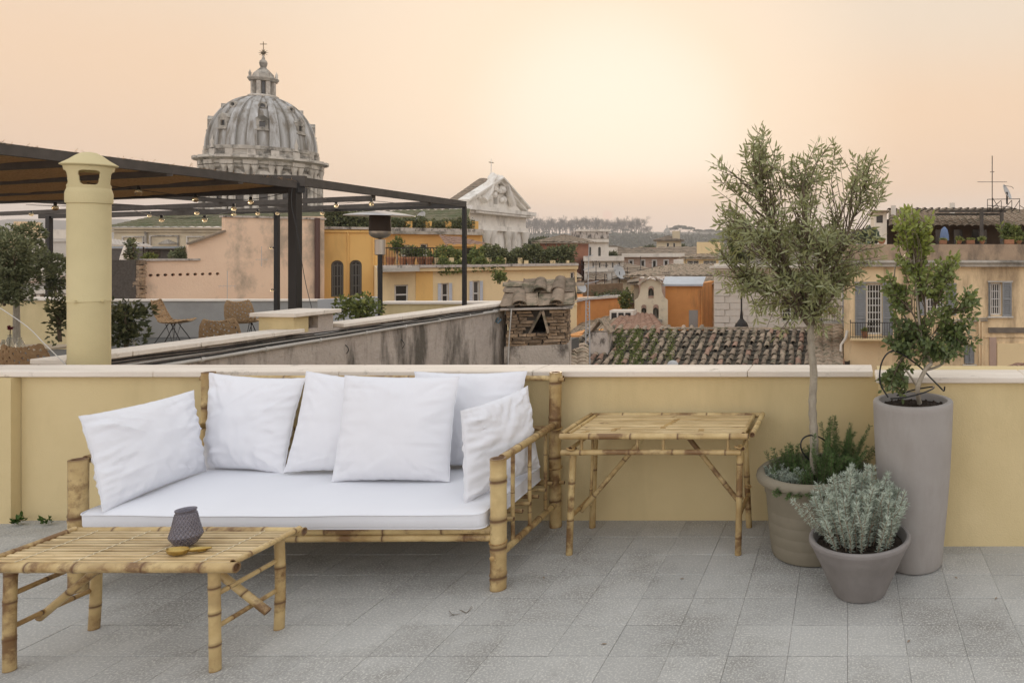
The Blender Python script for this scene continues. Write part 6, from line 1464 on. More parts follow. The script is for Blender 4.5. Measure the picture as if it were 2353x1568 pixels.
hiproof(fc, t, z, 6, .72, .4, coppo_m, .32, .5, inset=2.2)
t, fc, z = bld('yellow_attic', 'long low attic with dark openings above the broad tile roof', 1570, 57, 1668, 57, 592, 5, cream_w, [(1578,1605,598,608,'dark'),(1615,1645,598,608,'dark')], zb=-4, cat='attic')
hiproof(fc, t, z, 5, .45, .3, coppo_m, .32, .5)
t, fc, z = bld('pale_yellow_house', 'pale yellow house with a small arched window behind the olive tree', 1625, 62, 1705, 62, 588, 8, cream_w, [(1683-10,1690-10,602,618,'arch')])
t, fc, z = bld('roof_tower', 'small cream rooftop tower with terrace near the hills', 1508, 120, 1565, None, 552, 8, pale_y, [(1531,1537,558,572,'plain'),(1546,1551,558,570,'plain')]); hiproof(fc, t, z, 8, .8, .5, roof_far, .7, 1); fc.mb().box(fc.L*.65, fc.L*.95, 1, 4, z, z+1.6).build('upper_room', pale_y, t)
# bell gable
yb_ = 36.; fg = Fac(1455, yb_, 1535, yb_+.5); bg_ = thing('bell_gable', 'small cream bell gable with three arched openings', 'bell gable', fg.base(0)); gx, gz = fg.sx, (lambda v: fg.sz(1495, v))
outl = [(gx(1457),-22),(gx(1534),-22),(gx(1534),gz(690)),(gx(1526),gz(684)),(gx(1520),gz(670)),(gx(1519),gz(655)),(gx(1516),gz(648)),(gx(1495),gz(640)),(gx(1473),gz(650)),(gx(1472),gz(658)),(gx(1471),gz(672)),(gx(1466),gz(685)),(gx(1458),gz(691))]
fg.mb().slab(outl, [arch(gx(1489),gx(1502),gz(686),gz(657)), arch(gx(1473),gx(1485),gz(734),gz(699)), arch(gx(1500),gx(1513),gz(732),gz(699))], 0, .6).build('wall', M('aged_cream', (.78,.70,.53), (.70,.61,.45), 1.5, rough=.95, dirt=(.30,.25,.19), dscale=1.2, dthr=(.52,.70), dmax=.7), bg_)
b = MB(); tilesheet(b, fg.tf(Vector((gx(1467),-.3,gz(655)))), fg.tf(Vector((gx(1467),1.0,gz(655)))), fg.tf(Vector((gx(1495),1.0,gz(640)+.18))), fg.tf(Vector((gx(1495),-.3,gz(640)+.18))), .25,.05,.3,.03); tilesheet(b, fg.tf(Vector((gx(1523),1.0,gz(655)))), fg.tf(Vector((gx(1523),-.3,gz(655)))), fg.tf(Vector((gx(1495),-.3,gz(640)+.18))), fg.tf(Vector((gx(1495),1.0,gz(640)+.18))), .25,.05,.3,.03); b.build('coping_tiles', coppo_m, bg_)
bronze = M('bronze_bell', (.09,.08,.06), rough=.5, metal=.6)
for (u, v, s) in ((1495.5,665,.20),(1479,712,.26),(1506.5,712,.26)): c = fg.tf(Vector((gx(u),.3,gz(v)-.1))); MB().lathe([(s,-s*1.1),(s*.85,-s*.8),(s*.6,-.1*s),(s*.5,s*.4),(s*.2,s*.7),(.01,s*.75)], c, 14).build('bell', bronze, bg_, smooth=50)
fg.mb().box(gx(1468), gx(1520), -.5, .9, gz(740), gz(734)).build('bell_platform', drum_st, bg_)
# orange blocks round it
t, fc, z = bld('orange_block', 'bright orange house with pale grey metal roof right of the bell gable', 1528, 37.5, 1612, 37.5, 652, 4, deep_or, [])
b = fc.mb(); b.add([(-.1,-.2,z-.0),(fc.L+.1,-.2,z),(fc.L-.1,1.6,z+.32),(-.4,1.6,z+.32),(-.1,-.2,z-.1),(fc.L+.1,-.2,z-.1)], [(0,1,2,3),(4,5,1,0)]); b.build('metal_roof', M('zinc_sheet', (.50,.54,.58), (.44,.47,.5), 2, rough=.5), t)
fc.mb().box(fc.sx(1583), fc.sx(1605), -.05, -.01, -12, fc.sz(1595,712)).build('grey_patch', grey_w, t)
for u in (1598, 1604): fc.mb().tube([(fc.sx(u)+.2,-.1,-8),(fc.sx(u)+.2,-.1,z-.3)], .07, 6).build('downpipe', deep_or, t)
t, fc, z = bld('red_striped_roof', 'low house with red and white sheet roof behind the bell gable', 1500, 44, 1580, 45, 645, 4, brown_w, []); 
for k in range(9): fc.mb().box(k*fc.L/9, k*fc.L/9+fc.L/18, -.2, 3.6, z+.01, z+.12).build('roof_sheet', coppo_red if k % 2 else frame_w, t)
t, fc, z = bld('orange_terrace_house', 'low orange house with planted flat roof left of the bell gable', 1320, 38, 1446, 41, 690, 6, deep_or, [])
strip(fc, t, 'roof_edge', 1319, 1447, z+.0, z+.12, -.15, .3, white_w); strip(fc, t, 'roof_screen', 1360, 1447, z+.13, z+.75, .6, .8, M('cane_screen', (.22,.15,.09), (.15,.10,.06), 6, rough=1), None)
leafmass('roof_plants', 'small plants growing on the low orange house roof', fc, 1375, 1460, 668, 692, .4, .3, 900, .14, bush_dk, seed=3)
gbush('bushy green tree beside the bell gable', 1436, 690, 36, 14, 30, 600, .16, bush_m, name='tree', cat='tree')
# sloping roofs in front of the bell gable
def roofpatch(lab, pts, mat, sp=.26, wallm=None, zb=-8, rows=.34, amp=.05):
    P = [at(*p) for p in pts]; c = sum(P, Vector())/4; t = thing('tiled_roof', lab, 'roof', c); b = MB(); tilesheet(b, P[0], P[1], P[2], P[3], sp, amp, rows, .025); b.build('tile_courses', mat, t); tag(bpy.data.objects[t.children[0].name], kind='stuff')
    b = MB(); Q = [p-Vector((0,0,.10)) for p in P]; G = [Vector((p.x,p.y,-22)) for p in P]; b.add(Q+G, [(3,2,1,0),(0,1,5,4),(1,2,6,5),(2,3,7,6),(3,0,4,7)]); b.build('wall', wallm or deep_or, t); return t
roofpatch('dark mossy tile roof slope with orange gable wall, left of the ridge', [(1298,772,27),(1392,772,27),(1430,716,33),(1330,745,33)], coppo_m, wallm=deep_or)
roofpatch('brownish tile roof slope directly below the bell gable', [(1385,762,27.2),(1532,758,27.2),(1500,722,32),(1432,716,32.6)], coppo_red)
MB(); rg = thing('rooftop_box', 'small white roof vent box at the foot of the bell gable', 'vent', tuple(at(1432,725,32))); p = at(1432,722,31.5); MB().box(p.x-.5,p.x+.5,p.y-.3,p.y+.3,p.z-.3,p.z+.2).build('box_body', white_w, rg)
for k in range(3): MB().box(p.x-.42+k*.3,p.x-.2+k*.3,p.y-.32,p.y-.3,p.z-.2,p.z+.1).build('vent_slot', iron_m, rg)
# ---- foreground tile roof: individual coppi
YR0, YR1 = 18.5, 24.0; zr1 = at(0,757,YR1).z; slr = .36
RT = thing('tiled_roof', 'broad old clay tile roof just beyond the parapet, uneven and mossy', 'roof', tuple(at(1650,838,20)))
xa, xb = at(1345,0,YR1).x, at(1936,0,YR1).x
zroof = lambda y: zr1-(YR1-y)*slr
MB().add([(0,0,0)], []) 
b = MB(); b.add([(xa,YR0,zroof(YR0)-.06),(xb+.2,YR0,zroof(YR0)-.06),(xb+.2,YR1,zr1-.06),(xa,YR1,zr1-.06),(xa,YR0,-22),(xb+.2,YR0,-22),(xb+.2,YR1,-22),(xa,YR1,-22)], [(0,1,2,3),(4,5,1,0),(5,6,2,1),(7,4,0,3),(6,7,3,2)]); b.build('roof_body', mortar_m, RT)
colsx = .262; ncol = int((xb-xa)/colsx); rowl = .27
cm1 = coppo_mesh(7, .36, .085, .068, .014, coppo_m); cm2 = coppo_mesh(7, .36, .085, .068, .014, coppo_red)
ang = math.atan(slr); rtl = random.Random(15); nt_ = 0
redc = {(0,4):1,(6,9):1,(10,12):1}
b_s = MB(); b_p = MB()
for i in range(ncol+1):
    x = xa+.1+i*colsx
    b_p.box(x+colsx*.30, x+colsx*.70, YR0, YR0+.01, zroof(YR0)-.2, zroof(YR0)-.19)
def pan_row(b, x, y0, y1, w):
    n = max(1, int((y1-y0)/rowl)); 
    for r in range(n):
        ya, yb = y0+(y1-y0)*r/n, y0+(y1-y0)*(r+1)/n; za, zb__ = zroof(ya)+.018, zroof(yb)-.012; j = rtl.uniform(-.008,.008)
        b.add([(x-w,ya,za+.03+j),(x-w*.4,ya,za-.01+j),(x+w*.4,ya,za-.01+j),(x+w,ya,za+.03+j),(x-w,yb,zb__+.03),(x-w*.4,yb,zb__-.01),(x+w*.4,yb,zb__-.01),(x+w,yb,zb__+.03),(x-w,ya,za-.01+j),(x+w,ya,za-.01+j)],
              [(0,1,5,4),(1,2,6,5),(2,3,7,6),(8,9,3,2),(0,8,1),(1,8,2)])
for i in range(ncol+1): pan_row(b_s, xa+.1+(i+.5)*colsx, YR0, YR1, .10)
tag(b_s.build('channel_tiles', chan_m, RT), kind='stuff')
y = 21.45; rows_y = []
while y < YR1-.05: rows_y.append(y); y += rowl
for y in rows_y:
    for i in range(ncol+1):
        if nt_ >= 296: break
        x = xa+.1+i*colsx
        if rtl.random() < .05: continue
        inst('roof_tile', (cm2 if rtl.random() < .14 else cm1), RT, (x+rtl.uniform(-.018,.018), y+rtl.uniform(-.05,.05), zroof(y)+.03+rtl.uniform(-.006,.012)), rot=(ang-.04+rtl.uniform(-.05,.05), rtl.uniform(-.12,.12), rtl.uniform(-.11,.11)), scale=(rtl.uniform(.88,1.1), rtl.uniform(.92,1.08), rtl.uniform(.8,1.2))); nt_ += 1
b_o = MB(); src = cm1; vs = [v.co.copy() for v in src.vertices]; fcs = [tuple(p.vertices) for p in src.polygons]
y = 21.45-rowl
while y > YR0:
    for i in range(ncol+1):
        x = xa+.1+i*colsx; m3 = Matrix.Translation((x, y, zroof(y)+.03)) @ Matrix.Rotation(ang-.04, 4, 'X'); b_o.add([m3 @ v for v in vs], fcs)
    y -= rowl
for y in rows_y[-1:]:
    pass
tag(b_o.build('outer_cover_tiles', coppo_m, RT), kind='stuff')
for k in range(18): inst('ridge_tile', cop_big, RT, (xa+2.6+k*.40, YR1, zr1+.02+rtl.uniform(-.01,.01)), rot=(0, rtl.uniform(-.04,.04), -math.pi/2), scale=(1.1,1.05,1.0))
moss = MB(); rm_ = random.Random(2)
for k in range(2600):
    cx_ = rm_.choice((1420,1428,1462,1470,1500,1455,1540)); u = cx_+rm_.gauss(0,6); y = rm_.uniform(21.4,23.9); x = (u-U0)*y/F
    moss.quadleaf(Vector((x, y, zroof(y)+.06)), (rvec(rm_)+Vector((0,0,.8))).normalized(), .07, .04, rvec(rm_), rm_.random()**2*.6)
tag(moss.build('moss_tufts', bush_m, RT), kind='stuff')
t = thing('roof_vent', 'grey rendered vent stack under a little tiled gable on the clay roof', 'vent', tuple(at(1384,800,22.6))); p = at(1382,800,22.6); MB().box(p.x-.28,p.x+.25,p.y-.2,p.y+.25,p.z-.8,p.z+.52).build('stack', chim_pl, t)
for s_ in (-1, 1): MB().obox(p+Vector((s_*.33,0,.50)), p+Vector((0,0,.92)), .5, .05).build('vent_tile', coppo_m, t)
t = thing('dome_cap', 'round grey cap poking above the parapet coping', 'vent', tuple(at(1545,838,15))); p = at(1545,838,15); MB().lathe([(.12,-.3),(.12,-.02),(.11,.03),(.08,.075),(.03,.095),(.001,.097)], p, 16).build('cap', lgrey_w, t, smooth=60)
t = thing('small_roof', 'low mossy tile roof corner between brick chimney and clay roof', 'roof', tuple(at(1330,810,17))); b = MB(); tilesheet(b, at(1300,850,16), at(1352,850,16), at(1352,792,18.5), at(1300,790,18.5), .25, .05, .32, .02); b.build('roof', coppo_m, t); P = [at(1300,850,16), at(1352,850,16), at(1352,792,18.5), at(1300,790,18.5)]; b = MB(); b.add([p-Vector((0,0,.1)) for p in P]+[Vector((p.x,p.y,-22)) for p in P], [(3,2,1,0),(0,1,5,4),(1,2,6,5),(3,0,4,7)]); b.build('wall', chim_pl, t)
t, fc, z = bld('orange_lean_to', 'little orange wall strip under the mossy roof right of the brick chimney', 1300, 24, 1356, 24, 770, 2, deep_or, [])
# tall lattice mast
mt = thing('lattice_mast', 'tall thin aerial mast with antennas rising from the clay roof', 'aerial', tuple(at(1351,838,21))); pb, ptop = at(1350,850,20.5), at(1353,560,20.5)
for dx in (-.06,.06): MB().tube([pb+Vector((dx,0,0)), at(1350,690,20.5)+Vector((dx*.8,0,0))], .016, 5).build('mast_leg', lgrey_w, mt)
b = MB(); p1_ = at(1350,690,20.5)
for k in range(22): a, c = pb.lerp(p1_, k/22), pb.lerp(p1_, (k+1)/22); s_ = -1 if k % 2 else 1; b.tube([a+Vector((-.06*s_,0,0)), c+Vector((.06*s_,0,0))], .008, 4)
tag(b.build('lattice', lgrey_w, mt), kind='stuff'); MB().tube([p1_, ptop], .012, 5).build('mast_top', lgrey_w, mt)
for (u0, v0, u1, v1) in ((1320,694,1400,676),(1330,655,1375,645),(1340,620,1366,612),(1345,590,1362,586)): MB().tube([at(u0,v0,20.4), at(u1,v1,20.6)], .011, 5).build('antenna_boom', lgrey_w, mt)
dish('white dish facing left on the lattice mast', 1336, 660, 20.3, .16, rad(70), False)
dish('grey dish on a house roof in the middle distance', 1438, 700-18-18, 44, .55, rad(60)) if False else None
dish('grey dish above the low orange house', 1425-2, 652-28+0, 55, .6, rad(70))
# ---- rusticated grey white house behind the olive tree
fR = Fac(1640, 33, 1932, 33); zR = fR.sz(1700,606); rh = thing('stone_block_house', 'grey white house with block courses partly hidden by the olive tree', 'building', fR.base(0))
hw = [(1795,1835,700,738),(1795,1830,650,665)]
fR.mb().slab(rect(0, fR.L, -22, zR), [rect(fR.sx(a),fR.sx(b_),fR.sz(a,d),fR.sz(a,c)) for a,b_,c,d in hw], 0, .3).build('wall', white_w, rh)
b = fR.mb(); b.box(0, .3, .3, 8, -22, zR-.01); b.box(fR.L-.3, fR.L, .3, 8, -22, zR-.01); b.box(.3, fR.L-.3, .4, 8, -22, zR-.3); b.build('side_wall', white_w, rh)
for a,b_,c,d in hw: window(fR, rh, fR.sx(a),fR.sx(b_),fR.sz(a,d),fR.sz(a,c),'dark')
blk = MB(); blk.box(0,1,-.03,0,0,1); blk_m = blk.mesh('stone_block', white_w)
cs_ = .30; k = 0; zz = fR.sz(1700,756)
while zz < fR.sz(1700,625):
    x = 0; w0 = .72 if k % 2 else .50
    while x < fR.L-.1:
        w = w0 if x == 0 else .82; w = min(w, fR.L-x); um = U0+F*(fR.tf(Vector((x+w/2,0,0))).x)/33
        if not any(fR.sx(a)-.4 < x+w/2 < fR.sx(b_)+.4 and fR.sz(a,d)-.3 < zz+.15 < fR.sz(a,c)+.02 for a,b_,c,d in hw): inst('stone_block', blk_m, rh, fR.tf(Vector((x+.012, 0, zz+.012))), scale=(w-.024, 1 if x > 0 else 2.4, cs_-.024))
        x += w
    zz += cs_; k += 1
strip(fR, rh, 'cornice', 1636, 1936, fR.sz(1700,622), fR.sz(1700,616), -.35, -.01, white_w); strip(fR, rh, 'cornice', 1634, 1938, fR.sz(1700,616)+.003, fR.sz(1700,611), -.5, -.01, white_w)
strip(fR, rh, 'attic_wall', 1645, 1932, zR, fR.sz(1700,575), .6, 5, drum_st)
b = MB(); tilesheet(b, fR.tf(Vector((.4,.3,fR.sz(1700,575)))), fR.tf(Vector((fR.L,.3,fR.sz(1700,575)))), fR.tf(Vector((fR.L,4,fR.sz(1700,530)))), fR.tf(Vector((1.4,4,fR.sz(1700,530)))), .28, .05, .36, .03); b.build('roof', coppo_m, rh)
gbush('dark bushy tree on the grey white house roof seen through the olive', 1692, 540, 31, 34, 42, 1200, .2, bush_m, name='tree', cat='tree', seed=9)
gbush('low planting on the grey white house roof behind the olive', 1700, 590, 31.5, 50, 14, 500, .16, bush_dk)
for (u, lab) in ((1703,'street lamp like stack with black cone on the clay roof, left'),):
    p = at(u, 745, 25); t = thing('roof_ventilator', 'thin black pipe with a cone cowl rising behind the clay roof', 'vent', p); MB().tube([p, at(u,665,25)], .03, 6).build('pipe', iron_m, t); MB().lathe([(.25,-.1),(.2,.05),(.06,.2),(.03,.5)], p, 10).build('cone', iron_m, t)
fR2 = Fac(1604, 40, 1646, 40); t = thing('narrow_house', 'narrow salmon wall strip between orange house and block course house', 'building', fR2.base(0)); fR2.mb().box(0, fR2.L, .5, 6, -22, fR2.sz(1630,655)).build('wall', peach_w, t)
b = MB(); tilesheet(b, fR2.tf(Vector((-.1,.2,fR2.sz(1630,655)))), fR2.tf(Vector((fR2.L,.2,fR2.sz(1630,655)))), fR2.tf(Vector((fR2.L,2.5,fR2.sz(1630,640)))), fR2.tf(Vector((-.1,2.5,fR2.sz(1630,640)))), .25,.04,.3,.02); b.build('roof', coppo_m, t); fR2.mb().box(.05, .2, .45, .5, fR2.sz(1630,700), fR2.sz(1630,668)).build('window', dark_win, t)

# ================================================================ RIGHT BUILDING
YB = 22.0
wl_ = [(1990,2026,652,768,'grid'),(2128,2170,652,724,'grid'),(2275,2301,650,724,'grid'),(2216-2,2238,792,835,'dark')]
rbld, fB, zB = bld('peach_building', 'peach plastered building with grey shutters and a balcony at the right', 1938, YB, 2560, YB, 600, 9, peach_w, wl_, th=.35)
wn = [c for c in rbld.children if c.name.startswith('window')]
def bsh(i, u0, u1, v0, v1, secs=2): shutter(fB, wn[i], fB.sx(u0), fB.sx(u1), fB.sz(u0,v1), fB.sz(u0,v0), -.06, cover_m, secs=secs)
bsh(0,1964,1989,650,770,3); bsh(0,2027,2051,650,770,3); bsh(1,2106,2127,650,724); bsh(1,2172,2196,650,724); bsh(2,2302,2323,648,726); bsh(2,2270,2274,648,726)
bsh(3,2216,2226,793,834); bsh(3,2227,2237,793,834)
for (u0, u1, v0) in ((1962,2052,647),(2268,2326,645)): strip(fB, rbld, 'lintel', u0, u1, fB.sz(u0,v0+3), fB.sz(u0,v0), -.05, -.002, drum_st)
strip(fB, rbld, 'sill', 2268, 2326, fB.sz(2300,729), fB.sz(2300,726), -.12, -.002, church_st); strip(fB, rbld, 'sill', 2210, 2242, fB.sz(2225,838), fB.sz(2225,836), -.1, -.002, church_st)
strip(fB, rbld, 'cornice', 1934, 2560, zB-.16, zB-.04, -.20, -.002, drum_st); strip(fB, rbld, 'cornice', 1930, 2560, zB-.038, zB+.03, -.32, .0, drum_st); strip(fB, rbld, 'terrace_parapet', 1936, 2560, zB+.032, fB.sz(2000,561), -.02, .22, M('weathered_parapet', (.42,.31,.21), (.33,.24,.165), 2, rough=.95, dirt=(.13,.105,.08), dscale=1.4, dthr=(.47,.68), dstretch=(1.4,1.4,.6), dmax=.85, bump=.5, bscale=20, bdist=.02))
strip(fB, rbld, 'string_course', 1938, 2560, fB.sz(2000,772)-.03, fB.sz(2000,772), -.04, -.002, peach_w)
# balcony
strip(fB, rbld, 'balcony_slab', 1952, 2200, fB.sz(2000,774), fB.sz(2000,771), -.75, -.002, cream_w); strip(fB, rbld, 'balcony_slab', 1958, 2195, fB.sz(2000,777), fB.sz(2000,774)-.002, -.68, -.002, cream_w)
b = fB.mb(); x0_, x1_ = fB.sx(1953), fB.sx(2198); zt0, zt1 = fB.sz(2000,771), fB.sz(2000,736)
for k in range(46): x = x0_+(x1_-x0_)*k/45; b.box(x-.007, x+.007, -.735, -.72, zt0, zt1)
for k in range(7): y = -.72+.1*k; b.box(x0_-.007, x0_+.007, y, y+.012, zt0, zt1)
b.box(x0_, x1_, -.745, -.715, zt1, zt1+.02); b.box(x0_, x1_, -.74, -.72, zt0+.05, zt0+.065); b.box(x0_-.01, x0_+.015, -.74, 0, zt1, zt1+.02); tag(b.build('balcony_railing', iron_m, rbld), kind='stuff')
for u in (1970, 2060, 2150): fB.mb().add([(fB.sx(u),-.5,fB.sz(u,777)-.01),(fB.sx(u),-.0,fB.sz(u,777)-.01),(fB.sx(u),-.0,fB.sz(u,790)),(fB.sx(u)+.05,-.5,fB.sz(u,777)-.01),(fB.sx(u)+.05,-.0,fB.sz(u,777)-.01),(fB.sx(u)+.05,0,fB.sz(u,790))], [(0,1,2),(5,4,3),(0,2,5,3)]) if False else None
for k, (u, lab) in enumerate(((1985,'small terracotta pot on the balcony floor, left end'), (2075,'brown flower box on the balcony right of the door'), (2112,'terracotta pot on the balcony behind the shrub'))):
    c = fB.tf(Vector((fB.sx(u), -.5, zt0))); t = thing('balcony_pot', lab, 'plant pot', c); MB().lathe([(.07,0),(.10,.16),(.11,.2),(.08,.18)], c, 10).build('pot_body', terra_m, t, smooth=40); 
    bb = MB(); [bb.quadleaf(c+Vector((0,0,.2)), (rvec(rt)+Vector((0,0,.8))).normalized(), .14, .05, rvec(rt), rt.random()) for _ in range(50)]; bb.build('leaves', bush_m, t)
# downpipes, service pipes, lower wall panel
for (pts, r) in (([(1946,758),(1943,775),(1932,790),(1930,860)], .045), ([(2248,735),(2248,870)], .03), ([(2255,740),(2255,870)], .03)):
    MB().tube([fB.tf(Vector((fB.sx(u), -.10, fB.sz(u,v)))) for u, v in pts], r, 7).build('downpipe', white_w if pts[0][0] < 2000 else peach_w, rbld, smooth=60)
for v in (736, 741): MB().tube([fB.tf(Vector((fB.sx(2160), -.08, fB.sz(2160,v)))), fB.tf(Vector((fB.sx(2268), -.08, fB.sz(2268,v-6))))], .022, 6).build('service_pipe', drum_st, rbld)
strip(fB, rbld, 'stained_band', 2270, 2560, fB.sz(2300,764), fB.sz(2300,752), -.06, -.002, M('sooty_band', (.13,.11,.09), (.2,.16,.12), 3, rough=1)); strip(fB, rbld, 'door_surround', 2290, 2360, fB.sz(2300,870), fB.sz(2300,788), -.04, -.002, cream_w); strip(fB, rbld, 'stained_strip', 2272, 2288, fB.sz(2300,870), fB.sz(2300,774), -.05, -.002, brown_w)
t = thing('lower_roof', 'edge of a reddish tile roof at the bottom right beyond the parapet', 'roof', tuple(at(2330,860,12))); b = MB(); tilesheet(b, at(2225,880,11), at(2500,870,11), at(2500,825,14), at(2330,838,14), .22,.04,.3,.02); b.build('roof', coppo_red, t)
t = thing('side_balcony', 'small wall bracket balcony with yellow flowers left of the peach building', 'balcony', tuple(fB.tf(Vector((-.5,0,fB.sz(1938,738))))))
fB.mb().box(-1.1, -.01, -.1, .9, fB.sz(1900,742), fB.sz(1900,738)).build('slab', drum_st, t)
b = fB.mb()
for k in range(14): x = -1.08+k*.08; b.box(x, x+.012, -.1, -.085, fB.sz(1900,738), fB.sz(1900,704))
b.box(-1.1, 0, -.105, -.08, fB.sz(1900,704), fB.sz(1900,702)); tag(b.build('railing', iron_m, t), kind='stuff')
bb = MB(); c = fB.tf(Vector((-.6,-.12,fB.sz(1900,712)))); [bb.quadleaf(c+Vector((rt.gauss(0,.22),rt.uniform(-.05,.05),rt.gauss(0,.07))), rvec(rt), .08, .05, rvec(rt), rt.random()) for _ in range(260)]; bb.build('yellow_flowers', M('yellow_flower', (.36,.26,.03), (.10,.12,.03), 20, rough=.8), t)
t = thing('roof_shed', 'dark tiled lean to roof between clay roof and peach building', 'roof', tuple(at(1900,790,24.5))); b = MB(); tilesheet(b, at(1868,850,20.6), at(1936,850,20.6), at(1936,742,24.4), at(1868,742,24.4), .26,.05,.3,.02); b.build('roof', coppo_m, t)
# penthouse on top
fT = Fac(2030, 25, 2560, 25); pt_ = thing('penthouse', 'roof storey with tiled roof and dark loggia above the peach building', 'penthouse', fT.base(3)); zt_p = zB+.03
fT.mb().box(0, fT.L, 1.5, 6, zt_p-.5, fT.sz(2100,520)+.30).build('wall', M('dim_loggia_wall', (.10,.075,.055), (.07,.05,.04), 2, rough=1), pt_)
b = MB(); tilesheet(b, fT.tf(Vector((fT.sx(2040),-.2,fT.sz(2100,521)))), fT.tf(Vector((fT.L,-.2,fT.sz(2100,521)))), fT.tf(Vector((fT.L,4.2,fT.sz(2100,478)+.15))), fT.tf(Vector((fT.sx(2060),4.2,fT.sz(2100,478)+.15))), .25,.05,.34,.03); b.build('roof', coppo_m, pt_)
fT.mb().box(fT.sx(2060), fT.sx(2237), 4.4, 5.2, fT.sz(2100,500), fT.sz(2100,467)).build('roof_wall', drum_st, pt_)
for k in range(22): inst('ridge_tile', cop_big, pt_, fT.tf(Vector((fT.sx(2060)+k*.24, 4.3, fT.sz(2100,467)))), rot=(0,0,0), scale=(1.1,2,1))
for (u0, u1, v0) in ((2195,2270,0),): pass
for u in (2245, 2290): fT.mb().box(fT.sx(u)-.05, fT.sx(u)+.06, -.8, -.68, zt_p, fT.sz(u,486)).build('loggia_post', wood_dk, pt_)
for v, y in ((485,-.75),(489,.2)): fT.mb().box(fT.sx(2150), fT.sx(2300), y, y+.12, fT.sz(2200,v+5), fT.sz(2200,v)).build('loggia_beam', wood_dk, pt_)
for k in range(14): x = fT.sx(2100)+k*.24; fT.mb().box(x, x+.07, -.85, 1.0, fT.sz(2200,484)+.01, fT.sz(2200,484)+.07).build('loggia_rafter', wood_dk, pt_)
for (u0, u1) in ((2160,2178),(2205,2226),(2250,2285)): fT.mb().box(fT.sx(u0), fT.sx(u1), 1.44, 1.5, zt_p+.2, fT.sz(u0,525)).build('glass_door', dark_win, pt_)
dm = Fac(2000, 25.2, 2035, 25.2); t = thing('dormer', 'small plastered dormer with a dark window above the peach building', 'dormer', dm.base(3)); dm.mb().slab(rect(dm.sx(2008),dm.sx(2037),zt_p,dm.sz(2020,487)), [rect(dm.sx(2013),dm.sx(2028),dm.sz(2020,512),dm.sz(2020,494))], 0, .3).build('wall', white_w, t); dm.mb().box(dm.sx(2013),dm.sx(2028),.2,.25,dm.sz(2020,512),dm.sz(2020,494)).build('window', dark_win, t); dm.mb().box(dm.sx(2008),dm.sx(2037),.3,4,zt_p,dm.sz(2020,487)-.01).build('side_wall', white_w, t); dm.mb().box(dm.sx(2003),dm.sx(2042),-.3,3,dm.sz(2020,487),dm.sz(2020,484)).build('roof', coppo_m, t)
for (u, v0, lab) in ((2052,472,'square plastered chimney stack at the left of the tiled ridge'), (2187,466,'short white vent stub on the tiled ridge')): c = at(u, 500, 27.5); t = thing('chimney_stack', lab, 'chimney', c); MB().box(c.x-.09, c.x+.09, c.y-.1, c.y+.1, c.z-.3, at(u,v0,27.5).z).build('stack', white_w, t)
for k, (u, w, h, kindp) in enumerate(((2166,16,9,'box'),(2203,12,8,'bowl'),(2229,18,9,'box'),(2256,12,8,'bowl'),(2318,20,10,'box'),(2340,14,8,'bowl'),(2025,16,9,'bowl'),(2128,12,9,'bowl'))):
    c = at(u, 560.5, 22.1); wr = w*22.1/F/2; hr = h*22.1/F; names = ['rectangular terracotta trough left of the blue cloth', 'round terracotta bowl right of the blue cloth', 'longer terracotta trough in front of the loggia', 'round terracotta bowl by the loggia post', 'reddish terracotta trough near the right edge', 'terracotta bowl rightmost on the weathered parapet', 'stone bowl under the dormer on the parapet', 'terracotta bowl hidden behind the shrub top']
    t = thing('parapet_pot', names[k], 'plant pot', c)
    if kindp == 'box': MB().box(c.x-wr, c.x+wr, c.y-.1, c.y+.12, c.z, c.z+hr).build('pot_body', terra_m, t, bevel=.01)
    else: MB().lathe([(wr*.6,0),(wr,hr*.6),(wr*1.08,hr),(wr*.8,hr*.9)], c, 14).build('pot_body', terra_m, t, smooth=40)
    bb = MB(); [bb.quadleaf(c+Vector((rt.uniform(-wr,wr)*.8,0,hr)), (rvec(rt)+Vector((0,0,.8))).normalized(), .16 if k % 2 else .09, .05, rvec(rt), rt.random()) for _ in range(60)]; bb.build('leaves', bush_m, t)
t = thing('blue_cloth', 'blue cloth hanging in the loggia above the terracotta trough', 'cloth', tuple(at(2169,552,23))); p = at(2169,552,23); MB().lathe([(.15,-.0),(.14,.16),(.10,.34),(.03,.42),(.001,.43)], p, 12, fn=lambda r,z,t_: r*(1+.15*math.sin(7*t_))).build('cloth_drape', blue_cl, t, smooth=70)
gbush('leafy bushes at the right end of the weathered parapet', 2322, 535, 22.8, 30, 22, 900, .14, bush_m, seed=11)
gbush('prickly pear like grey green clump beneath the dormer', 1995, 545, 22.4, 26, 18, 350, .2, M('prickly_pear', (.13,.16,.11), (.10,.13,.09), 5, rough=.7), seed=12, sq=1.6)
aerial('tall yagi aerial on the penthouse roof at the right', 2279, 358, 485, 24, [(386,0,0,0),(418,34,.1,0),(395,5,.1,3)], r=.014)
dish('large satellite dish on the roof railing at top right', 2313, 441, 24, .27, rad(62), True)
rk = thing('roof_railing', 'thin lattice railing on the roof below the satellite dish', 'railing', tuple(at(2305,485,24.2)))
b = MB()
for (u0, v0, u1, v1) in ((2268,458,2268,487),(2280,455,2280,487),(2300,462,2300,487),(2324,460,2324,487),(2342,456,2342,487),(2268,458,2342,457),(2268,487,2300,460),(2280,455,2300,487),(2300,487,2324,460),(2324,487,2342,460),(2342,472,2370,490),(2268,472,2324,476)): b.tube([at(u0,v0,24.2), at(u1,v1,24.2)], .011, 4)
tag(b.build('rails', iron_m, rk), kind='stuff')

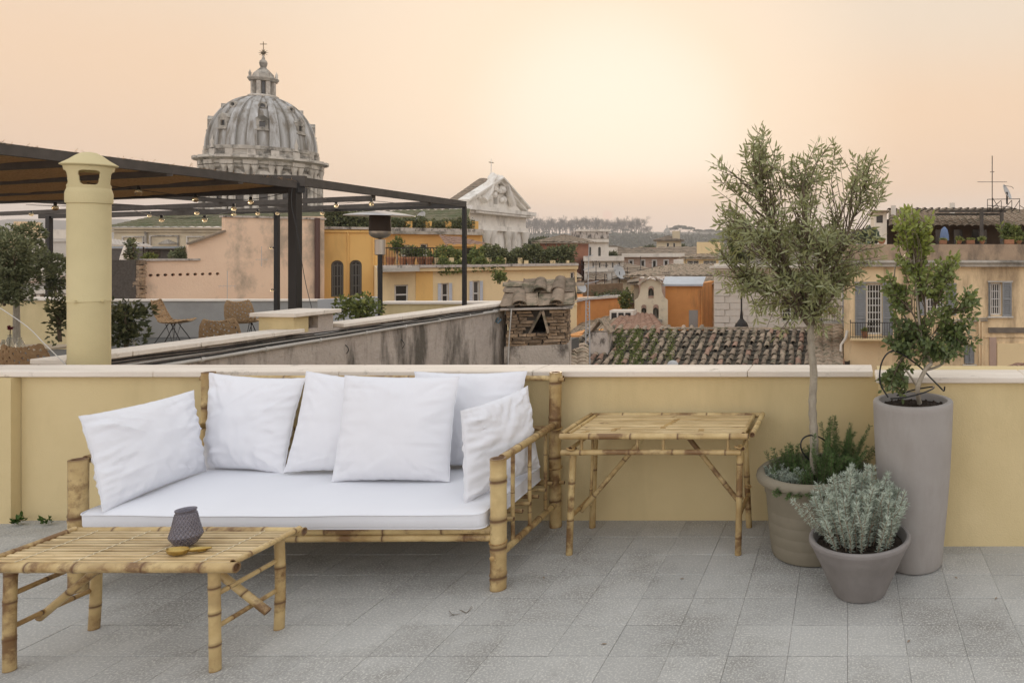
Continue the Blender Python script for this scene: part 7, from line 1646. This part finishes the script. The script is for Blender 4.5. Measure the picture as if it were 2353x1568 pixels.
# ================================================================ CITY FILL
rc = random.Random(42)
win_me = MB().box(-.5,.5,-.04,0,-.5,.5).mesh('window', dark_win)
MN = ['cream','white','brown','sand coloured','peach','off white','orange']
mats_c = [cream_w, white_w, brown_w, pale_y, peach_w, white_w, orange_w]
def citybld(u, Y, w, vt, dep, m, roof, lab, grp, nw=(3,2)):
    fc = Fac(u-w/2, Y, u+w/2, str(rc.uniform(-.25,.05)*w*Y/F)); zt = fc.sz(u, vt); t = thing('city_building', lab, 'building', fc.base(0), grp)
    fc.mb().box(0, fc.L, 0, dep, -22, zt).build('wall', m, t)
    if roof: hiproof(fc, t, zt, dep, rc.uniform(.10,.16)*dep, .4, roof_far, 1.0, 1.6, gable=rc.random() < .4)
    else:
        b = fc.mb(); b.box(-.2, fc.L+.2, -.2, .2, zt, zt+.5); b.box(fc.L*.2, fc.L*.5, dep*.3, dep*.7, zt, zt+rc.uniform(1.2,2.8)); b.build('roof_parapet', m, t)
    nx = max(1, int(fc.L/3.2))
    for i in range(min(nx, 7)):
        for j in range(2):
            z = zt-1.9-j*3.3; x = fc.L*(i+.5)/min(nx, 7); inst('window', win_me, t, fc.tf(Vector((x,0,z))), rot=(0,0,math.atan2(fc.e.y,fc.e.x)), scale=(1.0,1,1.7))
L1 = 'hazy distant house among the packed rooftops below the wooded hill'
for k in range(46):
    Y = rc.choice((95,130,170,220,290,380,500,680)); u = rc.uniform(1345,1730); v = 569+(rc.uniform(-1.5,4.5)*F/Y)+ (3 if Y > 300 else 4)
    v = max(v, 583); v = max(v, 592) if Y < 140 else v
    mi = rc.randrange(7); rf_ = rc.random() < .62
    citybld(u, Y*rc.uniform(.92,1.1), rc.uniform(12,26)*F/Y*.6, v, rc.uniform(8,14), mats_c[mi], rf_, 'hazy '+MN[mi]+(' tile roofed' if rf_ else ' flat roofed')+' house among the packed rooftops below the wooded hill', 'distant city houses below the hill')
for k in range(30):
    Y = rc.choice((48,56,66,80,95)); u = rc.uniform(1335,1660); v = 569+rc.uniform(2.0,4.2)*F/Y; mi = rc.choice((0,0,1,3,4,6,5)); rf_ = rc.random() < .7
    citybld(u, Y, rc.uniform(5,10)*F/Y*.8, v, rc.uniform(5,8), mats_c[mi], rf_, 'small '+MN[mi]+(' tile roofed' if rf_ else ' flat roofed')+' house wedged between the mid distance palazzi', 'small mid distance houses')
L2 = 'distant house among hazy rooftops at the far left'
for k in range(26):
    Y = rc.choice((110,160,230,330,480,700)); u = rc.uniform(-260,330); v = 569+(rc.uniform(-4,3)*F/Y)*.9+(1 if Y > 300 else 2)
    mi = rc.randrange(7); rf_ = rc.random() < .5
    citybld(u, Y*rc.uniform(.92,1.1), rc.uniform(12,24)*F/Y*.7, v, rc.uniform(8,14), mats_c[mi], rf_, 'hazy '+MN[mi]+(' tile roofed' if rf_ else ' flat roofed')+' house at the far left behind the pergola', 'distant city houses at the far left')
# extra specific fill between named middle houses
for (u, Y, w, vt, m, lab) in ((1385,46,70,690,brown_w,'low reddish roofed house under the white palazzo'),(1478,58,90,656,drum_st,'long grey house with flat tiled roof behind the bell gable'),(1620,44,90,688,peach_w,'salmon house behind the orange block'),(1290,44,60,640,white_w,'pale house between cream building and white palazzo'),(1560,90,120,606,cream_w,'cream house behind the yellow attic')):
    fc = Fac(u-w/2, Y, u+w/2, None); z = fc.sz(u, vt); t = thing('roofed_house', lab, 'house', fc.base(0)); fc.mb().box(0, fc.L, 0, 7, -22, z).build('wall', m, t); hiproof(fc, t, z, 7, 1.0, .4, coppo_m if Y < 60 else roof_far, .45, .7)
    for i in range(3): inst('window', win_me, t, fc.tf(Vector((fc.L*(i+.5)/3, 0, z-1.1))), rot=(0,0,math.atan2(fc.e.y,fc.e.x)), scale=(.7,1,1.1))
for k, u in enumerate(sorted(rc.uniform(1330,1640) for _ in range(16))):
    Y = rc.uniform(40,75); p = at(u, rc.uniform(615,665), Y); aerial(ORD[k]+' thin television aerial over the mid distance roofs', u, rc.uniform(585,640), 668, Y, [(rc.uniform(600,640),9,rc.uniform(-.5,.5),4)], r=.02, group='aerials on mid distance roofs')
# city tree clumps
for k, (u, v, Y, ru, rv) in enumerate(((1560,572,150,22,6),(1600,580,130,30,8),(1240,560,160,30,10),(1490,575,200,18,6),(1640,566,240,30,8),(1405,590,90,10,7))):
    gbush(['dark treetops right of the cream rooftop tower','treetops between tile roofs and hill','trees behind the brick pavilion','small clump of trees near the rooftop tower','dark trees left of the big olive crown','small dark tree among the white buildings'][k], u, v, Y, ru, rv, 500, Y*.006, bush_dk, name='tree_clump', cat='trees', seed=50+k)

# ================================================================ TREES ON THE HILL
def bare_tree_parts(seed):
    rr_ = random.Random(seed); tr, cr = MB(), MB(); tr.tube([(0,0,-2),(0,0,6),(rr_.uniform(-.5,.5),0,11)], [.5,.4,.25], 5)
    def br(p, d, ln, r, lev):
        q = p+d*ln; cr.tube([p, p+d*ln*.5+rvec(rr_)*ln*.08, q], [r, r*.8, r*.55], 3)
        if lev == 0: return
        for _ in range(4 if lev > 1 else 5): br(q if rr_.random() < .5 else p+d*ln*rr_.uniform(.4,1), (d+rvec(rr_)*.75+Vector((0,0,.25))).normalized(), ln*rr_.uniform(.55,.8), r*.55, lev-1)
    for _ in range(6): br(Vector((0,0,rr_.uniform(6,11))), (rvec(rr_)*.6+Vector((0,0,1))).normalized(), rr_.uniform(3.5,5.5), .22, 3)
    return tr.mesh('trunk', bare_m), cr.mesh('crown', bare_m)
BT = [bare_tree_parts(s) for s in range(4)]
rh_ = random.Random(6)
for k in range(62):
    u = 1196+k*4.85+rh_.uniform(-2,2); Y = 1240+rh_.uniform(-15,15); p = at(u, 552, Y); t = thing('bare_tree', 'leafless plane tree in the pale row along the hilltop', 'tree', p, 'bare trees along the hilltop'); a, c = BT[k % 4]; s = rh_.uniform(1.55,2.05) if u < 1475 else 1.25
    for nm, me in (('trunk', a), ('crown', c)): inst(nm, me, t, p, rot=(0,0,rh_.uniform(0,6)), scale=(s,s,s))
def pine_parts(seed):
    rr_ = random.Random(seed); tr, cr = MB(), MB(); tr.tube([(0,0,-3),(.4,0,6),(0,0,13)], [.5,.42,.3], 6)
    for _ in range(5): d = rvec(rr_); tr.tube([(0,0,9), (d.x*3,d.y*3,13.5), (d.x*6,d.y*6,15)], [.25,.18,.08], 4)
    for _ in range(900):
        a = rr_.uniform(0,6.28); r = 9*math.sqrt(rr_.random()); h = 15.5+2.6*math.sqrt(max(0,1-(r/9)**2))*rr_.uniform(.1,1)+.8*noise.noise(Vector((r*math.cos(a)*.4, r*math.sin(a)*.4, seed)))
        p = Vector((r*math.cos(a), r*math.sin(a), h)); cr.quadleaf(p, rvec(rr_), 1.5, 1.1, rvec(rr_), 0)
    return tr.mesh('trunk', bare_m), cr.mesh('crown', far_tree)
PT_ = [pine_parts(s) for s in range(3)]
for k, (u, v, s, lab) in enumerate(((1545,549,1.05,'umbrella pine at the left of the hilltop pines'),(1562,549,1.25,'tall umbrella pine in the hilltop pine group'),(1582,550,1.15,'broad umbrella pine in the middle of the hilltop pines'),(1604,552,1.0,'umbrella pine right of the broad one'),(1630,553,1.05,'umbrella pine nearest the olive crown'),(1655,553,.95,'umbrella pine half behind the olive crown'),(1437,545,.75,'single dark round topped pine amid the bare trees'),(1255,546,.6,'small lone dark pine at the left of the bare tree row'))):
    p = at(u, v, 1230); t = thing('umbrella_pine', lab, 'pine tree', p); a, c = PT_[k % 3]
    for nm, me in (('trunk', a), ('crown', c)): inst(nm, me, t, p, rot=(0,0,k), scale=(s,s,s))
# hill foliage cover, reading as one wooded mass
b = MB(); rf = random.Random(12)
for k in range(12000):
    u = rf.uniform(1150,1760); t_ = rf.random(); Y = 760+480*t_; 
    vt = 548 if u < 1210 else 545
    top = at(u, vt, 1250); z = -22+(top.z+22)*(math.sin(max(0,(Y-750)/500)*math.pi/2)**1.2); p = Vector((top.x*Y/1250, Y, z+rf.uniform(-1,3.0)+(rf.random()**3*9*(.5+.5*noise.noise(Vector((u*.06,3,0)))) if t_ > .8 and u < 1500 else 0)))
    b.quadleaf(p, (rvec(rf)+Vector((0,-.3,.5))).normalized(), rf.uniform(3,6), rf.uniform(3,5), rvec(rf), 0)
tag(b.build('hillside_wood', far_tree), kind='stuff')
t, fc, z = bld('hilltop_villa', 'long pale hilltop villa between bare trees and pines', 1448, 1160, 1510, 1165, 543, 20, white_w, [], zb=0)
t = thing('hilltop_church', 'small hilltop church with cupola beside the umbrella pines', 'church', tuple(at(1530,552,1180))); p = at(1530,552,1180); MB().box(p.x-12,p.x+14,p.y,p.y+15,p.z-8,p.z+6).build('nave', white_w, t); MB().lathe([(5,0),(5,12),(6,12.5),(5,16),(3,19),(1,20.5),(1,23),(.01,26)], (p.x,p.y+6,p.z), 12).build('cupola', drum_st, t)
# ================================================================ HAZE
hz = MB(); hz.box(-3000, 3000, -50, 2750, -26, 150)
hm = bpy.data.materials.new('haze'); hm.use_nodes = True; ht_ = hm.node_tree; ht_.nodes.clear(); oo = ht_.nodes.new('ShaderNodeOutputMaterial'); pv_ = ht_.nodes.new('ShaderNodeVolumePrincipled')
pv_.inputs['Color'].default_value = (.96,.945,.95,1); pv_.inputs['Density'].default_value = .00040; pv_.inputs['Anisotropy'].default_value = .2; ht_.links.new(pv_.outputs[0], oo.inputs['Volume'])
tag(hz.build('haze', hm), kind='stuff')
